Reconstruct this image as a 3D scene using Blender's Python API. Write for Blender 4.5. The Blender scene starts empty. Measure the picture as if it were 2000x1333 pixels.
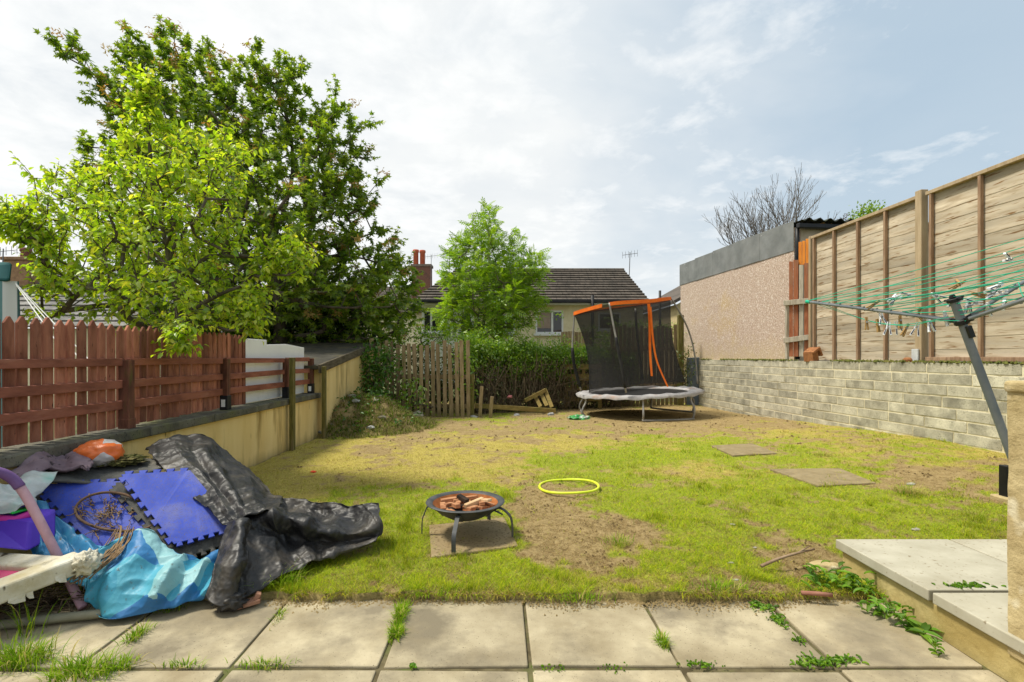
import bpy, math, random
import numpy as np
from mathutils import Vector, Matrix, noise as mnoise

random.seed(7)
RNG = np.random.default_rng(11)
SC = bpy.context.scene
COL = SC.collection
H = 1.25                      # camera height (m)
VX, VY = 980.0, 697.0         # vanishing point of the garden's long axis in the photo's pixels


def P(px, py, Y):
    return Vector(((px - VX) / 1000 * Y, Y, H - (py - VY) / 1000 * Y))


def PZ(px, py, z):
    return P(px, py, (H - z) * 1000 / (py - VY))


def ss(t):
    t = np.clip(t, 0, 1)
    return t * t * (3 - 2 * t)


# ---------------------------------------------------------------- numpy noise
def _hash(ix, iy, s):
    h = np.sin(ix * 127.1 + iy * 311.7 + s * 74.7) * 43758.5453
    return h - np.floor(h)


def vnoise(x, y, s=0):
    ix, iy = np.floor(x), np.floor(y)
    fx, fy = x - ix, y - iy
    fx, fy = fx * fx * (3 - 2 * fx), fy * fy * (3 - 2 * fy)
    a, b = _hash(ix, iy, s), _hash(ix + 1, iy, s)
    c, d = _hash(ix, iy + 1, s), _hash(ix + 1, iy + 1, s)
    return (a + (b - a) * fx) * (1 - fy) + (c + (d - c) * fx) * fy


def fbm(x, y, s=0, o=4):
    v, a, t = 0, .5, 0
    for k in range(o):
        v = v + a * vnoise(x * 2 ** k, y * 2 ** k, s + k * 3.1)
        t += a
        a *= .5
    return v / t


# ---------------------------------------------------------------- materials
def lin(c):
    return tuple(((v / 255) / 12.92 if v / 255 <= .04045 else ((v / 255 + .055) / 1.055) ** 2.4) for v in c)


def new_mat(name):
    m = bpy.data.materials.new(name)
    m.use_nodes = True
    nt = m.node_tree
    nt.nodes.clear()
    out = nt.nodes.new('ShaderNodeOutputMaterial')
    return m, nt, out


class NT:
    """small helper for node trees"""

    def __init__(s, nt):
        s.nt = nt

    def n(s, kind, **kw):
        nd = s.nt.nodes.new(kind)
        for k, v in kw.items():
            if k.startswith('i_'):
                nd.inputs[k[2:].replace('_', ' ')].default_value = v
            else:
                setattr(nd, k, v)
        return nd

    def l(s, a, b):
        s.nt.links.new(a, b)

    def math(s, op, a, b=None, clamp=False):
        nd = s.nt.nodes.new('ShaderNodeMath')
        nd.operation = op
        nd.use_clamp = clamp
        for i, v in enumerate((a, b)):
            if v is None:
                continue
            if isinstance(v, (int, float)):
                nd.inputs[i].default_value = v
            else:
                s.l(v, nd.inputs[i])
        return nd.outputs[0]

    def mix(s, fac, a, b, blend='MIX'):
        nd = s.nt.nodes.new('ShaderNodeMix')
        nd.data_type = 'RGBA'
        nd.blend_type = blend
        for sock, v in ((nd.inputs[0], fac), (nd.inputs[6], a), (nd.inputs[7], b)):
            if isinstance(v, (int, float)):
                sock.default_value = v
            elif isinstance(v, tuple):
                sock.default_value = (*v[:3], 1)
            else:
                s.l(v, sock)
        return nd.outputs[2]

    def ramp(s, fac, stops, interp='LINEAR'):
        nd = s.nt.nodes.new('ShaderNodeValToRGB')
        cr = nd.color_ramp
        cr.interpolation = interp
        while len(cr.elements) < len(stops):
            cr.elements.new(.5)
        for e, (p, c) in zip(cr.elements, stops):
            e.position = p
            e.color = (*c[:3], 1) if isinstance(c, tuple) else (c, c, c, 1)
        s.l(fac, nd.inputs[0])
        return nd.outputs[0]

    def noise(s, vec, scale, detail=5, rough=.6, dist=0):
        nd = s.nt.nodes.new('ShaderNodeTexNoise')
        nd.inputs['Scale'].default_value = scale
        nd.inputs['Detail'].default_value = detail
        nd.inputs['Roughness'].default_value = rough
        nd.inputs['Distortion'].default_value = dist
        s.l(vec, nd.inputs['Vector'])
        return nd.outputs['Fac']

    def coord(s, kind='Object', scale=(1, 1, 1), rot=(0, 0, 0)):
        tc = s.n('ShaderNodeTexCoord')
        mp = s.n('ShaderNodeMapping')
        mp.inputs['Scale'].default_value = scale
        mp.inputs['Rotation'].default_value = rot
        s.l(tc.outputs[kind], mp.inputs['Vector'])
        return mp.outputs[0]


def pm(name, c1, c2, scale=4, rough=.85, bump=.25, bscale=40, island=0., c3=None, s3=1.2, t3=(.5, .7),
       speck=None, spscale=90, spt=(.62, .7), stretch=(1, 1, 1), rot=(0, 0, 0), spec=.25, metallic=0., detail=6, bdist=.004,
       gmoss=None, ramp=(.35, .65), rv=0.):
    """mottled surface: two tones by noise, a third in patches, specks, and a tone of its own per piece"""
    m, nt, out = new_mat(name)
    t = NT(nt)
    v = t.coord('Object', stretch, rot)
    vi = v
    geo = None
    if island:
        geo = t.n('ShaderNodeNewGeometry')
        off = t.n('ShaderNodeVectorMath', operation='ADD')
        sc = t.n('ShaderNodeVectorMath', operation='SCALE')
        cmb = t.n('ShaderNodeCombineXYZ')
        for k in range(3):
            t.l(geo.outputs['Random Per Island'], cmb.inputs[k])
        t.l(cmb.outputs[0], sc.inputs[0])
        sc.inputs['Scale'].default_value = 37.0
        t.l(v, off.inputs[0])
        t.l(sc.outputs[0], off.inputs[1])
        vi = off.outputs[0]
    f = t.noise(vi, scale, detail)
    col = t.ramp(f, [(ramp[0], c1), (ramp[1], c2)])
    if c3 is not None:
        f3 = t.noise(vi, s3, 5, .65)
        k = t.ramp(f3, [(t3[0], 0.), (t3[1], 1.)])
        col = t.mix(k, col, c3)
    if speck is not None:
        f4 = t.noise(v, spscale, 2, .5)
        k = t.ramp(f4, [(spt[0], 0.), (spt[1], 1.)])
        col = t.mix(k, col, speck)
    if gmoss is not None:            # stain that hugs a height: (z, soft, colour)
        tc = t.n('ShaderNodeTexCoord')
        sp = t.n('ShaderNodeSeparateXYZ')
        t.l(tc.outputs['Object'], sp.inputs[0])
        z0, soft, mc = gmoss
        w = t.math('ADD', sp.outputs[2], t.math('MULTIPLY', t.noise(v, 6, 4), soft * 1.5))
        k = t.math('DIVIDE', t.math('SUBTRACT', z0 + soft * .75, w), soft, clamp=True) if soft > 0 else \
            t.math('DIVIDE', t.math('SUBTRACT', w, z0 - soft * .75), -soft, clamp=True)
        col = t.mix(t.math('MULTIPLY', k, .8), col, mc)
    if island:
        hsv = t.n('ShaderNodeHueSaturation')
        t.l(col, hsv.inputs['Color'])
        val = t.math('ADD', t.math('MULTIPLY', geo.outputs['Random Per Island'], island * 2), 1 - island)
        t.l(val, hsv.inputs['Value'])
        col = hsv.outputs[0]
    b = t.n('ShaderNodeBsdfPrincipled')
    t.l(col, b.inputs['Base Color'])
    if rv:
        t.l(t.math('ADD', t.math('MULTIPLY', t.noise(v, scale * 2, 4), rv), rough - rv / 2), b.inputs['Roughness'])
    else:
        b.inputs['Roughness'].default_value = rough
    b.inputs['Specular IOR Level'].default_value = spec
    b.inputs['Metallic'].default_value = metallic
    if bump:
        bn = t.n('ShaderNodeBump')
        bn.inputs['Strength'].default_value = bump
        bn.inputs['Distance'].default_value = bdist
        t.l(t.noise(v, bscale, 5, .65), bn.inputs['Height'])
        t.l(bn.outputs[0], b.inputs['Normal'])
    t.l(b.outputs[0], out.inputs[0])
    return m


def leaf_mat(name, cols, trans=.45, gloss=.05, tb=1.3, rough=.4):
    m, nt, out = new_mat(name)
    t = NT(nt)
    geo = t.n('ShaderNodeNewGeometry')
    n = len(cols)
    col = t.ramp(geo.outputs['Random Per Island'], [(i / max(1, n - 1), c) for i, c in enumerate(cols)])
    at = t.n('ShaderNodeAttribute', attribute_name='Col')
    col = t.mix(1.0, col, at.outputs['Color'], 'MULTIPLY')
    d = t.n('ShaderNodeBsdfDiffuse')
    tr = t.n('ShaderNodeBsdfTranslucent')
    t.l(col, d.inputs[0])
    t.l(t.mix(1.0, col, (tb * 1.06, tb * 1.06, .5 * tb), 'MULTIPLY'), tr.inputs[0])
    mx = t.n('ShaderNodeMixShader')
    mx.inputs[0].default_value = trans
    t.l(d.outputs[0], mx.inputs[1])
    t.l(tr.outputs[0], mx.inputs[2])
    g = t.n('ShaderNodeBsdfGlossy')
    g.inputs['Roughness'].default_value = rough
    mg = t.n('ShaderNodeMixShader')
    mg.inputs[0].default_value = gloss
    t.l(mx.outputs[0], mg.inputs[1])
    t.l(g.outputs[0], mg.inputs[2])
    t.l(mg.outputs[0], out.inputs[0])
    return m


def attr_mat(name, trans=.35, rough=.9):
    m, nt, out = new_mat(name)
    t = NT(nt)
    a = t.n('ShaderNodeAttribute', attribute_name='Col')
    d = t.n('ShaderNodeBsdfDiffuse')
    tr = t.n('ShaderNodeBsdfTranslucent')
    t.l(a.outputs['Color'], d.inputs[0])
    t.l(a.outputs['Color'], tr.inputs[0])
    mx = t.n('ShaderNodeMixShader')
    mx.inputs[0].default_value = trans
    t.l(d.outputs[0], mx.inputs[1])
    t.l(tr.outputs[0], mx.inputs[2])
    t.l(mx.outputs[0], out.inputs[0])
    return m


# ---------------------------------------------------------------- objects
ORG = {}


def tag(o, label=None, cat=None, group=None, kind=None):
    if label:
        o['label'] = label
    if cat:
        o['category'] = cat
    if group:
        o['group'] = group
    if kind:
        o['kind'] = kind
    return o


def thing(name, label, cat, loc, group=None):
    o = bpy.data.objects.new(name, None)
    COL.objects.link(o)
    o.location = loc
    o.empty_display_size = .1
    ORG[o] = Vector(loc)
    return tag(o, label, cat, group)


def link(name, me, mat, parent=None, org=None, smooth=False):
    o = bpy.data.objects.new(name, me)
    COL.objects.link(o)
    if mat is not None:
        for m in (mat if isinstance(mat, (list, tuple)) else [mat]):
            me.materials.append(m)
    if smooth:
        me.polygons.foreach_set('use_smooth', np.ones(len(me.polygons), dtype=bool))
    if parent is not None:
        ORG[o] = ORG[parent]
        o.parent = parent
    else:
        ORG[o] = Vector(org) if org is not None else Vector((0, 0, 0))
        o.location = ORG[o]
    return o


class MB:
    def __init__(s):
        s.v, s.f, s.mi = [], [], []

    def add(s, vs, fs, mi=0):
        b = len(s.v)
        s.v += [tuple(v) for v in vs]
        s.f += [tuple(b + i for i in f) for f in fs]
        s.mi += [mi] * len(fs)
        return s

    def hexa(s, p, mi=0):
        """8 corners: bottom ring 0-3, top ring 4-7"""
        return s.add(p, [(3, 2, 1, 0), (4, 5, 6, 7), (0, 1, 5, 4), (1, 2, 6, 5), (2, 3, 7, 6), (3, 0, 4, 7)], mi)

    def box(s, x0, x1, y0, y1, z0, z1, mi=0):
        return s.hexa([(x0, y0, z0), (x1, y0, z0), (x1, y1, z0), (x0, y1, z0), (x0, y0, z1), (x1, y0, z1), (x1, y1, z1), (x0, y1, z1)], mi)

    def obox(s, c, u, v, w, mi=0):
        """box about c with half vectors u,v,w"""
        c, u, v, w = map(Vector, (c, u, v, w))
        return s.hexa([c - u - v - w, c + u - v - w, c + u + v - w, c - u + v - w, c - u - v + w, c + u - v + w, c + u + v + w, c - u + v + w], mi)

    def bar(s, a, b, w, h, up=(0, 0, 1), mi=0):
        a, b = Vector(a), Vector(b)
        d = (b - a)
        side = d.cross(Vector(up))
        if side.length < 1e-6:
            side = d.cross(Vector((1, 0, 0)))
        side.normalize()
        u2 = side.cross(d).normalized()
        return s.obox((a + b) / 2, d / 2, side * w / 2, u2 * h / 2, mi)

    def tube(s, pts, r, n=8, mi=0, cap=True):
        pts = [Vector(p) for p in pts]
        if not isinstance(r, (list, tuple)):
            r = [r] * len(pts)
        rings = []
        ref = None
        for i, p in enumerate(pts):
            d = (pts[min(i + 1, len(pts) - 1)] - pts[max(i - 1, 0)]).normalized()
            if ref is None:
                ref = d.orthogonal().normalized()
            ref = (ref - d * ref.dot(d))
            ref = ref.normalized() if ref.length > 1e-6 else d.orthogonal().normalized()
            bn = d.cross(ref)
            rings.append([p + (ref * math.cos(2 * math.pi * k / n) + bn * math.sin(2 * math.pi * k / n)) * r[i] for k in range(n)])
        vs = [v for rg in rings for v in rg]
        fs = []
        for i in range(len(pts) - 1):
            for k in range(n):
                fs.append((i * n + k, i * n + (k + 1) % n, (i + 1) * n + (k + 1) % n, (i + 1) * n + k))
        if cap:
            fs.append(tuple(range(n - 1, -1, -1)))
            fs.append(tuple((len(pts) - 1) * n + k for k in range(n)))
        return s.add(vs, fs, mi)

    def lathe(s, prof, c, n=32, ax=None, mi=0):
        """profile of (r,z) about c"""
        vs, fs = [], []
        for r, z in prof:
            for k in range(n):
                a = 2 * math.pi * k / n
                vs.append((c[0] + r * math.cos(a), c[1] + r * math.sin(a), c[2] + z))
        for i in range(len(prof) - 1):
            for k in range(n):
                fs.append((i * n + k, i * n + (k + 1) % n, (i + 1) * n + (k + 1) % n, (i + 1) * n + k))
        return s.add(vs, fs, mi)

    def prism(s, pts, d, mi=0):
        """polygon extruded along d"""
        n = len(pts)
        d = Vector(d)
        vs = [Vector(p) for p in pts] + [Vector(p) + d for p in pts]
        fs = [tuple(range(n - 1, -1, -1)), tuple(range(n, 2 * n))] + [(i, (i + 1) % n, n + (i + 1) % n, n + i) for i in range(n)]
        return s.add(vs, fs, mi)

    def build(s, name, mat, parent=None, org=None, smooth=False, bevel=0., seg=1, auto=None):
        me = bpy.data.meshes.new(name)
        o0 = ORG[parent] if parent is not None else (Vector(org) if org is not None else Vector((0, 0, 0)))
        me.from_pydata([(v[0] - o0[0], v[1] - o0[1], v[2] - o0[2]) for v in s.v], [], s.f)
        if any(s.mi):
            me.polygons.foreach_set('material_index', s.mi)
        me.update()
        o = link(name, me, mat, parent, org, smooth)
        if bevel:
            b = o.modifiers.new('Bevel', 'BEVEL')
            b.width = bevel
            b.segments = seg
            b.limit_method = 'ANGLE'
            b.angle_limit = math.radians(40)
        if auto is not None:
            me.polygons.foreach_set('use_smooth', np.ones(len(me.polygons), dtype=bool))
            try:
                me.set_sharp_from_angle(angle=math.radians(auto))
            except Exception:
                pass
        return o


def np_mesh(name, V, F, mat, parent=None, org=None, smooth=False, col=None):
    """V (n,3), F (m,k) numpy"""
    me = bpy.data.meshes.new(name)
    o0 = np.array(ORG[parent] if parent is not None else (org if org is not None else (0, 0, 0)))
    V = (np.asarray(V) - o0).astype(np.float32)
    F = np.asarray(F, dtype=np.int32)
    k = F.shape[1]
    me.vertices.add(len(V))
    me.vertices.foreach_set('co', V.ravel())
    me.loops.add(F.size)
    me.loops.foreach_set('vertex_index', F.ravel())
    me.polygons.add(len(F))
    me.polygons.foreach_set('loop_start', np.arange(0, F.size, k, dtype=np.int32))
    me.update(calc_edges=True)
    if col is not None:
        a = me.color_attributes.new('Col', 'FLOAT_COLOR', 'POINT')
        c = np.ones((len(V), 4), dtype=np.float32)
        c[:, :3] = col
        a.data.foreach_set('color', c.ravel())
    return link(name, me, mat, parent, org, smooth)


def norm(a):
    return a / np.maximum(np.linalg.norm(a, axis=-1, keepdims=True), 1e-9)


def scatter(tv, tf, pos, axis, nrm, scale):
    """copies of a template (axis along +y, normal +z) into one V,F"""
    tv, tf = np.asarray(tv, float), np.asarray(tf)
    y = norm(axis)
    x = norm(np.cross(y, nrm))
    z = np.cross(x, y)
    n, k = len(pos), len(tv)
    s = np.asarray(scale).reshape(-1, 1, 1) if np.ndim(scale) == 1 else np.asarray(scale)[:, None, :]
    t = tv[None] * s
    V = pos[:, None, :] + t[..., 0:1] * x[:, None] + t[..., 1:2] * y[:, None] + t[..., 2:3] * z[:, None]
    F = tf[None] + (np.arange(n) * k)[:, None, None]
    return V.reshape(-1, 3), F.reshape(-1, tf.shape[1])


def strips(base, hdir, length, width, droop, segs=4, lift=1.0):
    """curved grass blades / strap leaves: quads strip narrowing to a tip"""
    n = len(base)
    hd = norm(np.c_[hdir, np.zeros(n)])
    side = np.c_[-hd[:, 1], hd[:, 0], np.zeros(n)]
    V = np.zeros((n, (segs + 1) * 2, 3))
    for i in range(segs + 1):
        u = i / segs
        ang = droop * u
        out = length * (u * np.sin(ang * .75 + .08))
        up = length * u * np.cos(ang * .75 + .08) * lift
        c = base + hd * out[:, None] + np.array([0, 0, 1.]) * up[:, None]
        w = width * (1 - u ** 1.8) * .5
        V[:, 2 * i] = c - side * w[:, None]
        V[:, 2 * i + 1] = c + side * w[:, None]
    f = np.array([(2 * i, 2 * i + 1, 2 * i + 3, 2 * i + 2) for i in range(segs)])
    F = f[None] + (np.arange(n) * (segs + 1) * 2)[:, None, None]
    return V.reshape(-1, 3), F.reshape(-1, 4)


# Catmull-Rom surface through rows of 3-D points
def crom(p, n):
    p = np.asarray(p, float)
    k = len(p)
    t = np.linspace(0, k - 1, n)
    i = np.minimum(t.astype(int), k - 2)
    f = (t - i).reshape(-1, *([1] * (p.ndim - 1)))
    g = lambda j: p[np.clip(j, 0, k - 1)]
    p0, p1, p2, p3 = g(i - 1), g(i), g(i + 1), g(i + 2)
    return .5 * ((2 * p1) + (-p0 + p2) * f + (2 * p0 - 5 * p1 + 4 * p2 - p3) * f * f + (-p0 + 3 * p1 - 3 * p2 + p3) * f ** 3)


def cloth(name, rows, nu, nv, mat, parent=None, org=None, amp=.01, freq=6, crease=.02, cfreq=3, seed=0, thick=.0015, zmin=None, flat=False, edge=.012, aniso=(1, 1), fold=0., nf=4):
    g = np.array([[tuple(P(*q)) for q in r] for r in rows])
    g = crom(g, nv)
    g = crom(g.transpose(1, 0, 2), nu).transpose(1, 0, 2)          # nv,nu,3
    du = np.gradient(g, axis=1)
    dv = np.gradient(g, axis=0)
    nr = norm(np.cross(du, dv))
    if nr[..., 2].mean() < 0:
        nr = -nr
    # param lengths for wrinkle coords
    off = np.zeros(g.shape[:2])
    for j in range(g.shape[0]):
        for i in range(g.shape[1]):
            p = Vector(g[j, i]) + Vector((seed * 7.3, seed * 3.1, 0))
            q = Vector((p.x * aniso[0], p.y * aniso[1], p.z))
            w = q + Vector((mnoise.noise(p * 2.3), mnoise.noise(p * 2.3 + Vector((9, 0, 0))), 0)) * .25
            r1 = 1 - 2 * abs(mnoise.noise(w * cfreq))
            r2 = 1 - 2 * abs(mnoise.noise(w * cfreq * 2.3 + Vector((5, 2, 1))))
            off[j, i] = crease * (r1 - .3) + crease * .45 * (r2 - .3) + amp * mnoise.noise(p * freq)
            off[j, i] += amp * .6 * (1 - 2 * abs(mnoise.noise(p * freq * 2.7)))
            if fold:
                u_, v_ = i / (nu - 1), j / (nv - 1)
                ph = u_ * nf + .45 * math.sin(2.6 * v_ + seed) + .55 * mnoise.noise(p * 1.9 + Vector((3, 8, seed)))
                tri = abs((ph % 1.0) * 2 - 1)
                tri = tri * tri * (3 - 2 * tri) * .6 + tri * .4
                off[j, i] += fold * (tri - .5) * (.35 + .65 * math.sin(math.pi * min(1, v_ + .12))) * (.5 + abs(mnoise.noise(Vector((math.floor(ph) * 3.3, seed, 0)))) * 1.4)
    g = g + nr * off[..., None]
    # ragged edges
    for j in range(g.shape[0]):
        for i in (0, -1):
            g[j, i] += np.array(mnoise.noise_vector(Vector(g[j, i]) * 9)) * edge
    for i in range(g.shape[1]):
        for j in (0, -1):
            g[j, i] += np.array(mnoise.noise_vector(Vector(g[j, i]) * 9)) * edge
    if zmin is not None:
        g[..., 2] = np.maximum(g[..., 2], zmin)
    idx = np.arange(nu * nv).reshape(nv, nu)
    F = np.stack([idx[:-1, :-1], idx[:-1, 1:], idx[1:, 1:], idx[1:, :-1]], -1).reshape(-1, 4)
    o = np_mesh(name, g.reshape(-1, 3), F, mat, parent, org, smooth=not flat)
    sd = o.modifiers.new('Solid', 'SOLIDIFY')
    sd.thickness = thick
    sd.offset = 0
    return o
# ================================================================ camera, sky, sun
cam = bpy.data.cameras.new('camera')
cam_o = bpy.data.objects.new('camera', cam)
COL.objects.link(cam_o)
cam_o.location = (0, 0, H)
cam_o.rotation_euler = (math.radians(90), 0, 0)
cam.sensor_width = 36
cam.lens = 18
cam.shift_x = .01
cam.shift_y = .01525
cam.clip_start = .05
cam.clip_end = 2000
SC.camera = cam_o

SUN_EL, SUN_AZ = math.radians(62), math.radians(-86)     # azimuth from +Y towards +X
sdir = Vector((math.sin(SUN_AZ) * math.cos(SUN_EL), math.cos(SUN_AZ) * math.cos(SUN_EL), math.sin(SUN_EL)))
sun = bpy.data.lights.new('sun', 'SUN')
sun.energy = 2.0
sun.angle = math.radians(10)
sun.color = (1, .94, .82)
sun_o = bpy.data.objects.new('sun', sun)
COL.objects.link(sun_o)
sun_o.rotation_euler = (-sdir).to_track_quat('-Z', 'Y').to_euler()

wd = bpy.data.worlds.new('World')
SC.world = wd
wd.use_nodes = True
wd.node_tree.nodes.clear()
t = NT(wd.node_tree)
wo = t.n('ShaderNodeOutputWorld')
bg = t.n('ShaderNodeBackground')
sky = t.n('ShaderNodeTexSky', sky_type='NISHITA', sun_disc=False)
sky.sun_elevation = SUN_EL
sky.sun_rotation = SUN_AZ
sky.air_density = 1.2
sky.dust_density = 3.0
tc = t.n('ShaderNodeTexCoord')
sep = t.n('ShaderNodeSeparateXYZ')
t.l(tc.outputs['Generated'], sep.inputs[0])
dx, dy, dz = sep.outputs
zc = t.math('ADD', t.math('MAXIMUM', dz, 0.0), .16)
cv = t.n('ShaderNodeCombineXYZ')
t.l(t.math('DIVIDE', dx, zc), cv.inputs[0])
t.l(t.math('DIVIDE', dy, zc), cv.inputs[1])
cvec = cv.outputs[0]
big = t.noise(cvec, .75, 6, .58, .3)
mid = t.noise(cvec, 2.6, 8, .62, .4)
fine = t.noise(cvec, 7.0, 6, .6, .3)
# thin high cloud everywhere except a clearer quarter to the right and high up
clear = t.math('ADD', t.math('MULTIPLY', dx, .95), t.math('MULTIPLY', dz, .55))
veil = t.math('SUBTRACT', t.math('ADD', t.math('MULTIPLY', big, 1.1), .62), clear, )
veil = t.ramp(veil, [(.40, .30), (.98, 1.)])
puff = t.math('ADD', t.math('MULTIPLY', mid, .65), t.math('MULTIPLY', fine, .35))
puff = t.math('ADD', puff, t.math('MULTIPLY', t.math('ADD', dx, -.05), -.12))
puff = t.ramp(puff, [(.48, 0.), (.68, 1.)])
low = t.noise(cvec, 1.1, 5, .55, .2)
greyc = t.ramp(low, [(.32, (6.9, 7.3, 7.6)), (.62, (8.3, 8.45, 8.4))])
blue = t.mix(.72, sky.outputs[0], (3.5, 5.1, 6.5))
base = t.mix(veil, blue, greyc)
skyc = t.mix(t.math('MULTIPLY', puff, .78), base, (9.5, 9.5, 9.35))
t.l(skyc, bg.inputs[0])
bg.inputs[1].default_value = .0508
t.l(bg.outputs[0], wo.inputs[0])

SC.view_settings.view_transform = 'Standard'
SC.view_settings.look = 'None'
SC.view_settings.exposure = 1.2
SC.view_settings.gamma = 1
SC.render.engine = 'CYCLES'
SC.cycles.max_bounces = 8
SC.cycles.transparent_max_bounces = 16
SC.cycles.sample_clamp_indirect = 4

# ================================================================ ground
X_STEP = 1.957


def wall_x(y):                       # lawn-side face of the block wall
    return 5.72 - .045 * np.asarray(y, float)


def yfront(x):
    x = np.asarray(x, float)
    return 2.625 + .035 * (fbm(x * 3.1, x * 0 + 3.3, 5) - .5) + .05 * (fbm(x * 11, x * 0 + 1, 2) - .5)


def G(x, y):
    x, y = np.asarray(x, float), np.asarray(y, float)
    z = .034 + .17 * ss((x - 2.4) / 3.0) * (1 - ss((y - 5.6) / 6.5)) - .05 * ss((y - 8.2) / 4)
    z = z + .03 * (fbm(x * 1.1, y * 1.1, 1, 3) - .5) + .016 * (fbm(x * 5, y * 5, 4, 3) - .5)
    return z


def PG(px, py, lift=0.):
    z = .06
    for _ in range(12):
        p = PZ(px, py, z)
        z = .5 * z + .5 * (float(G(p.x, p.y)) + lift)
    return PZ(px, py, z)


# blobs seen in the photograph: (px, py, rx, ry, amount)
DIRT = [(1130, 1045, 130, 55, 1.0), (1050, 975, 75, 30, .55), (1040, 1010, 60, 40, .4), (1000, 838, 330, 20, .75), (1430, 812, 230, 20, .7), (760, 845, 110, 25, .7),
        (1660, 872, 150, 16, .75), (1830, 925, 120, 26, .9), (1780, 955, 90, 20, .5), (1280, 1035, 70, 22, .45), (1560, 1090, 80, 30, 1.0), (1600, 1110, 60, 30, .6),
        (660, 1080, 60, 18, .5), (1330, 935, 60, 14, .5), (920, 945, 70, 12, .35), (1290, 820, 160, 25, .9), (880, 1110, 60, 16, .25), (1090, 1165, 420, 8, .35),
        (1410, 985, 50, 10, .25), (1520, 830, 90, 20, .45), (690, 890, 110, 14, .3), (1940, 1020, 60, 20, .3), (1700, 1000, 60, 10, .2), (1100, 800, 400, 14, .8),
        (1440, 1150, 260, 12, .45), (780, 1150, 120, 12, .3), (1190, 1100, 110, 22, .5), (1000, 900, 60, 8, .3), (840, 870, 90, 10, .35)]
DRY = [(800, 890, 330, 45, .8), (620, 920, 120, 40, .8), (560, 960, 90, 40, .6), (1330, 935, 110, 24, .7), (1750, 890, 220, 34, .6), (1500, 830, 180, 28, .7),
       (1050, 860, 260, 20, .7), (640, 1020, 60, 40, .5), (900, 930, 200, 24, .5), (1240, 1070, 100, 40, .5), (1320, 1140, 200, 24, .45), (1850, 940, 130, 30, .6), (1030, 1130, 90, 30, .35)]
LUSH = [(1290, 890, 190, 24, .8), (1330, 965, 170, 26, .8), (1560, 990, 220, 40, .8), (960, 1130, 110, 30, .7), (1450, 1100, 120, 36, .5), (780, 1130, 160, 34, .6), (1780, 1020, 160, 30, .6),
        (1120, 900, 120, 16, .5), (850, 960, 120, 16, .25), (1640, 905, 130, 14, .4), (1240, 1165, 140, 20, .3), (1850, 870, 90, 16, .5), (1700, 950, 80, 16, .4)]


def field(blobs, x, y, s):
    z = G(x, y)
    px = VX + 1000 * x / y
    py = VY + 1000 * (H - z) / y
    wx = (fbm(x * 2.2, y * 2.2, 20 + s, 3) - .5)
    wy = (fbm(x * 2.2, y * 2.2, 30 + s, 3) - .5)
    v = 0
    for (a, b, rx, ry, w) in blobs:
        v = v + w * np.exp(-(((px - a) / rx + wx * 1.7) ** 2 + ((py - b) / ry + wy * 1.7) ** 2))
    return v


def masks(x, y):
    n1, n2, n3 = fbm(x * 2.3, y * 2.3, 7), fbm(x * 7, y * 7, 8), fbm(x * .9, y * .9, 9, 3)
    n4 = fbm(x * 16, y * 16, 12, 3)
    bare = field(DIRT, x, y, 0) + (n1 - .5) * 1.5 + (n2 - .5) * 1.3 + (n4 - .5) * 1.1 - .06 - .3 * field(LUSH, x, y, 2)
    bare = ss((bare - .02) / .55)
    dry = ss(-.2 + 1.4 * np.clip(field(DRY, x, y, 1) + (n3 - .45) * 1.0 + (n2 - .5) * 1.0 + (n4 - .5) * 1.1 + .2 - .85 * field(LUSH, x, y, 2), 0, 1))
    return bare, dry


def soil_mat(name, attr=True):
    m, nt, out = new_mat(name)
    t = NT(nt)
    v = t.coord('Object')
    n1 = t.noise(v, 9, 8, .7)
    n2 = t.noise(v, 60, 5, .7)
    dirt = t.ramp(n1, [(.3, (.18, .128, .056)), (.5, (.31, .228, .105)), (.75, (.42, .32, .155))])
    dirt = t.mix(t.ramp(n2, [(.42, 0.), (.6, .7)]), dirt, (.38, .285, .13))
    if attr:
        a = t.n('ShaderNodeAttribute', attribute_name='Col')
        sx = t.n('ShaderNodeSeparateColor')
        t.l(a.outputs['Color'], sx.inputs[0])
        turf = t.mix(sx.outputs[1], (.30, .39, .03), (.54, .44, .12))
        turf = t.mix(t.ramp(n2, [(.35, 0.), (.65, .75)]), turf, (.24, .20, .045))
        dirt = t.mix(sx.outputs[0], turf, dirt)
    b = t.n('ShaderNodeBsdfPrincipled')
    b.inputs['Roughness'].default_value = 1
    b.inputs['Specular IOR Level'].default_value = .1
    t.l(dirt, b.inputs['Base Color'])
    bn = t.n('ShaderNodeBump')
    bn.inputs['Strength'].default_value = .9
    bn.inputs['Distance'].default_value = .02
    t.l(t.math('ADD', t.noise(v, 45, 6, .75), t.math('MULTIPLY', t.noise(v, 12, 4), .6)), bn.inputs['Height'])
    t.l(bn.outputs[0], b.inputs['Normal'])
    t.l(b.outputs[0], out.inputs[0])
    return m


M_SOIL = soil_mat('turf soil')
M_EARTH = soil_mat('bare earth', False)

# far ground
mb = MB()
mb.add([(-250, -60, -.12), (250, -60, -.12), (250, 14.5, -.12), (-250, 14.5, -.12), (-250, 17, .35), (250, 17, .35), (-250, 400, .6), (250, 400, .6)],
       [(0, 1, 2, 3), (3, 2, 5, 4), (4, 5, 7, 6)])
tag(mb.build('ground', pm('far ground', (.05, .07, .02), (.12, .13, .05), 2)), kind='structure')

STEPPERS = [[PG(q[0], q[1], .015) for q in s] for s in (
    ((1388, 871, .04), (1470, 865, .04), (1518, 884, .04), (1432, 891, .04)),
    ((1503, 918, .055), (1640, 913, .055), (1712, 941, .055), (1598, 950, .055)),
    ((838, 1026, .05), (985, 1010, .05), (1012, 1066, .05), (842, 1088, .05)))]


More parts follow.
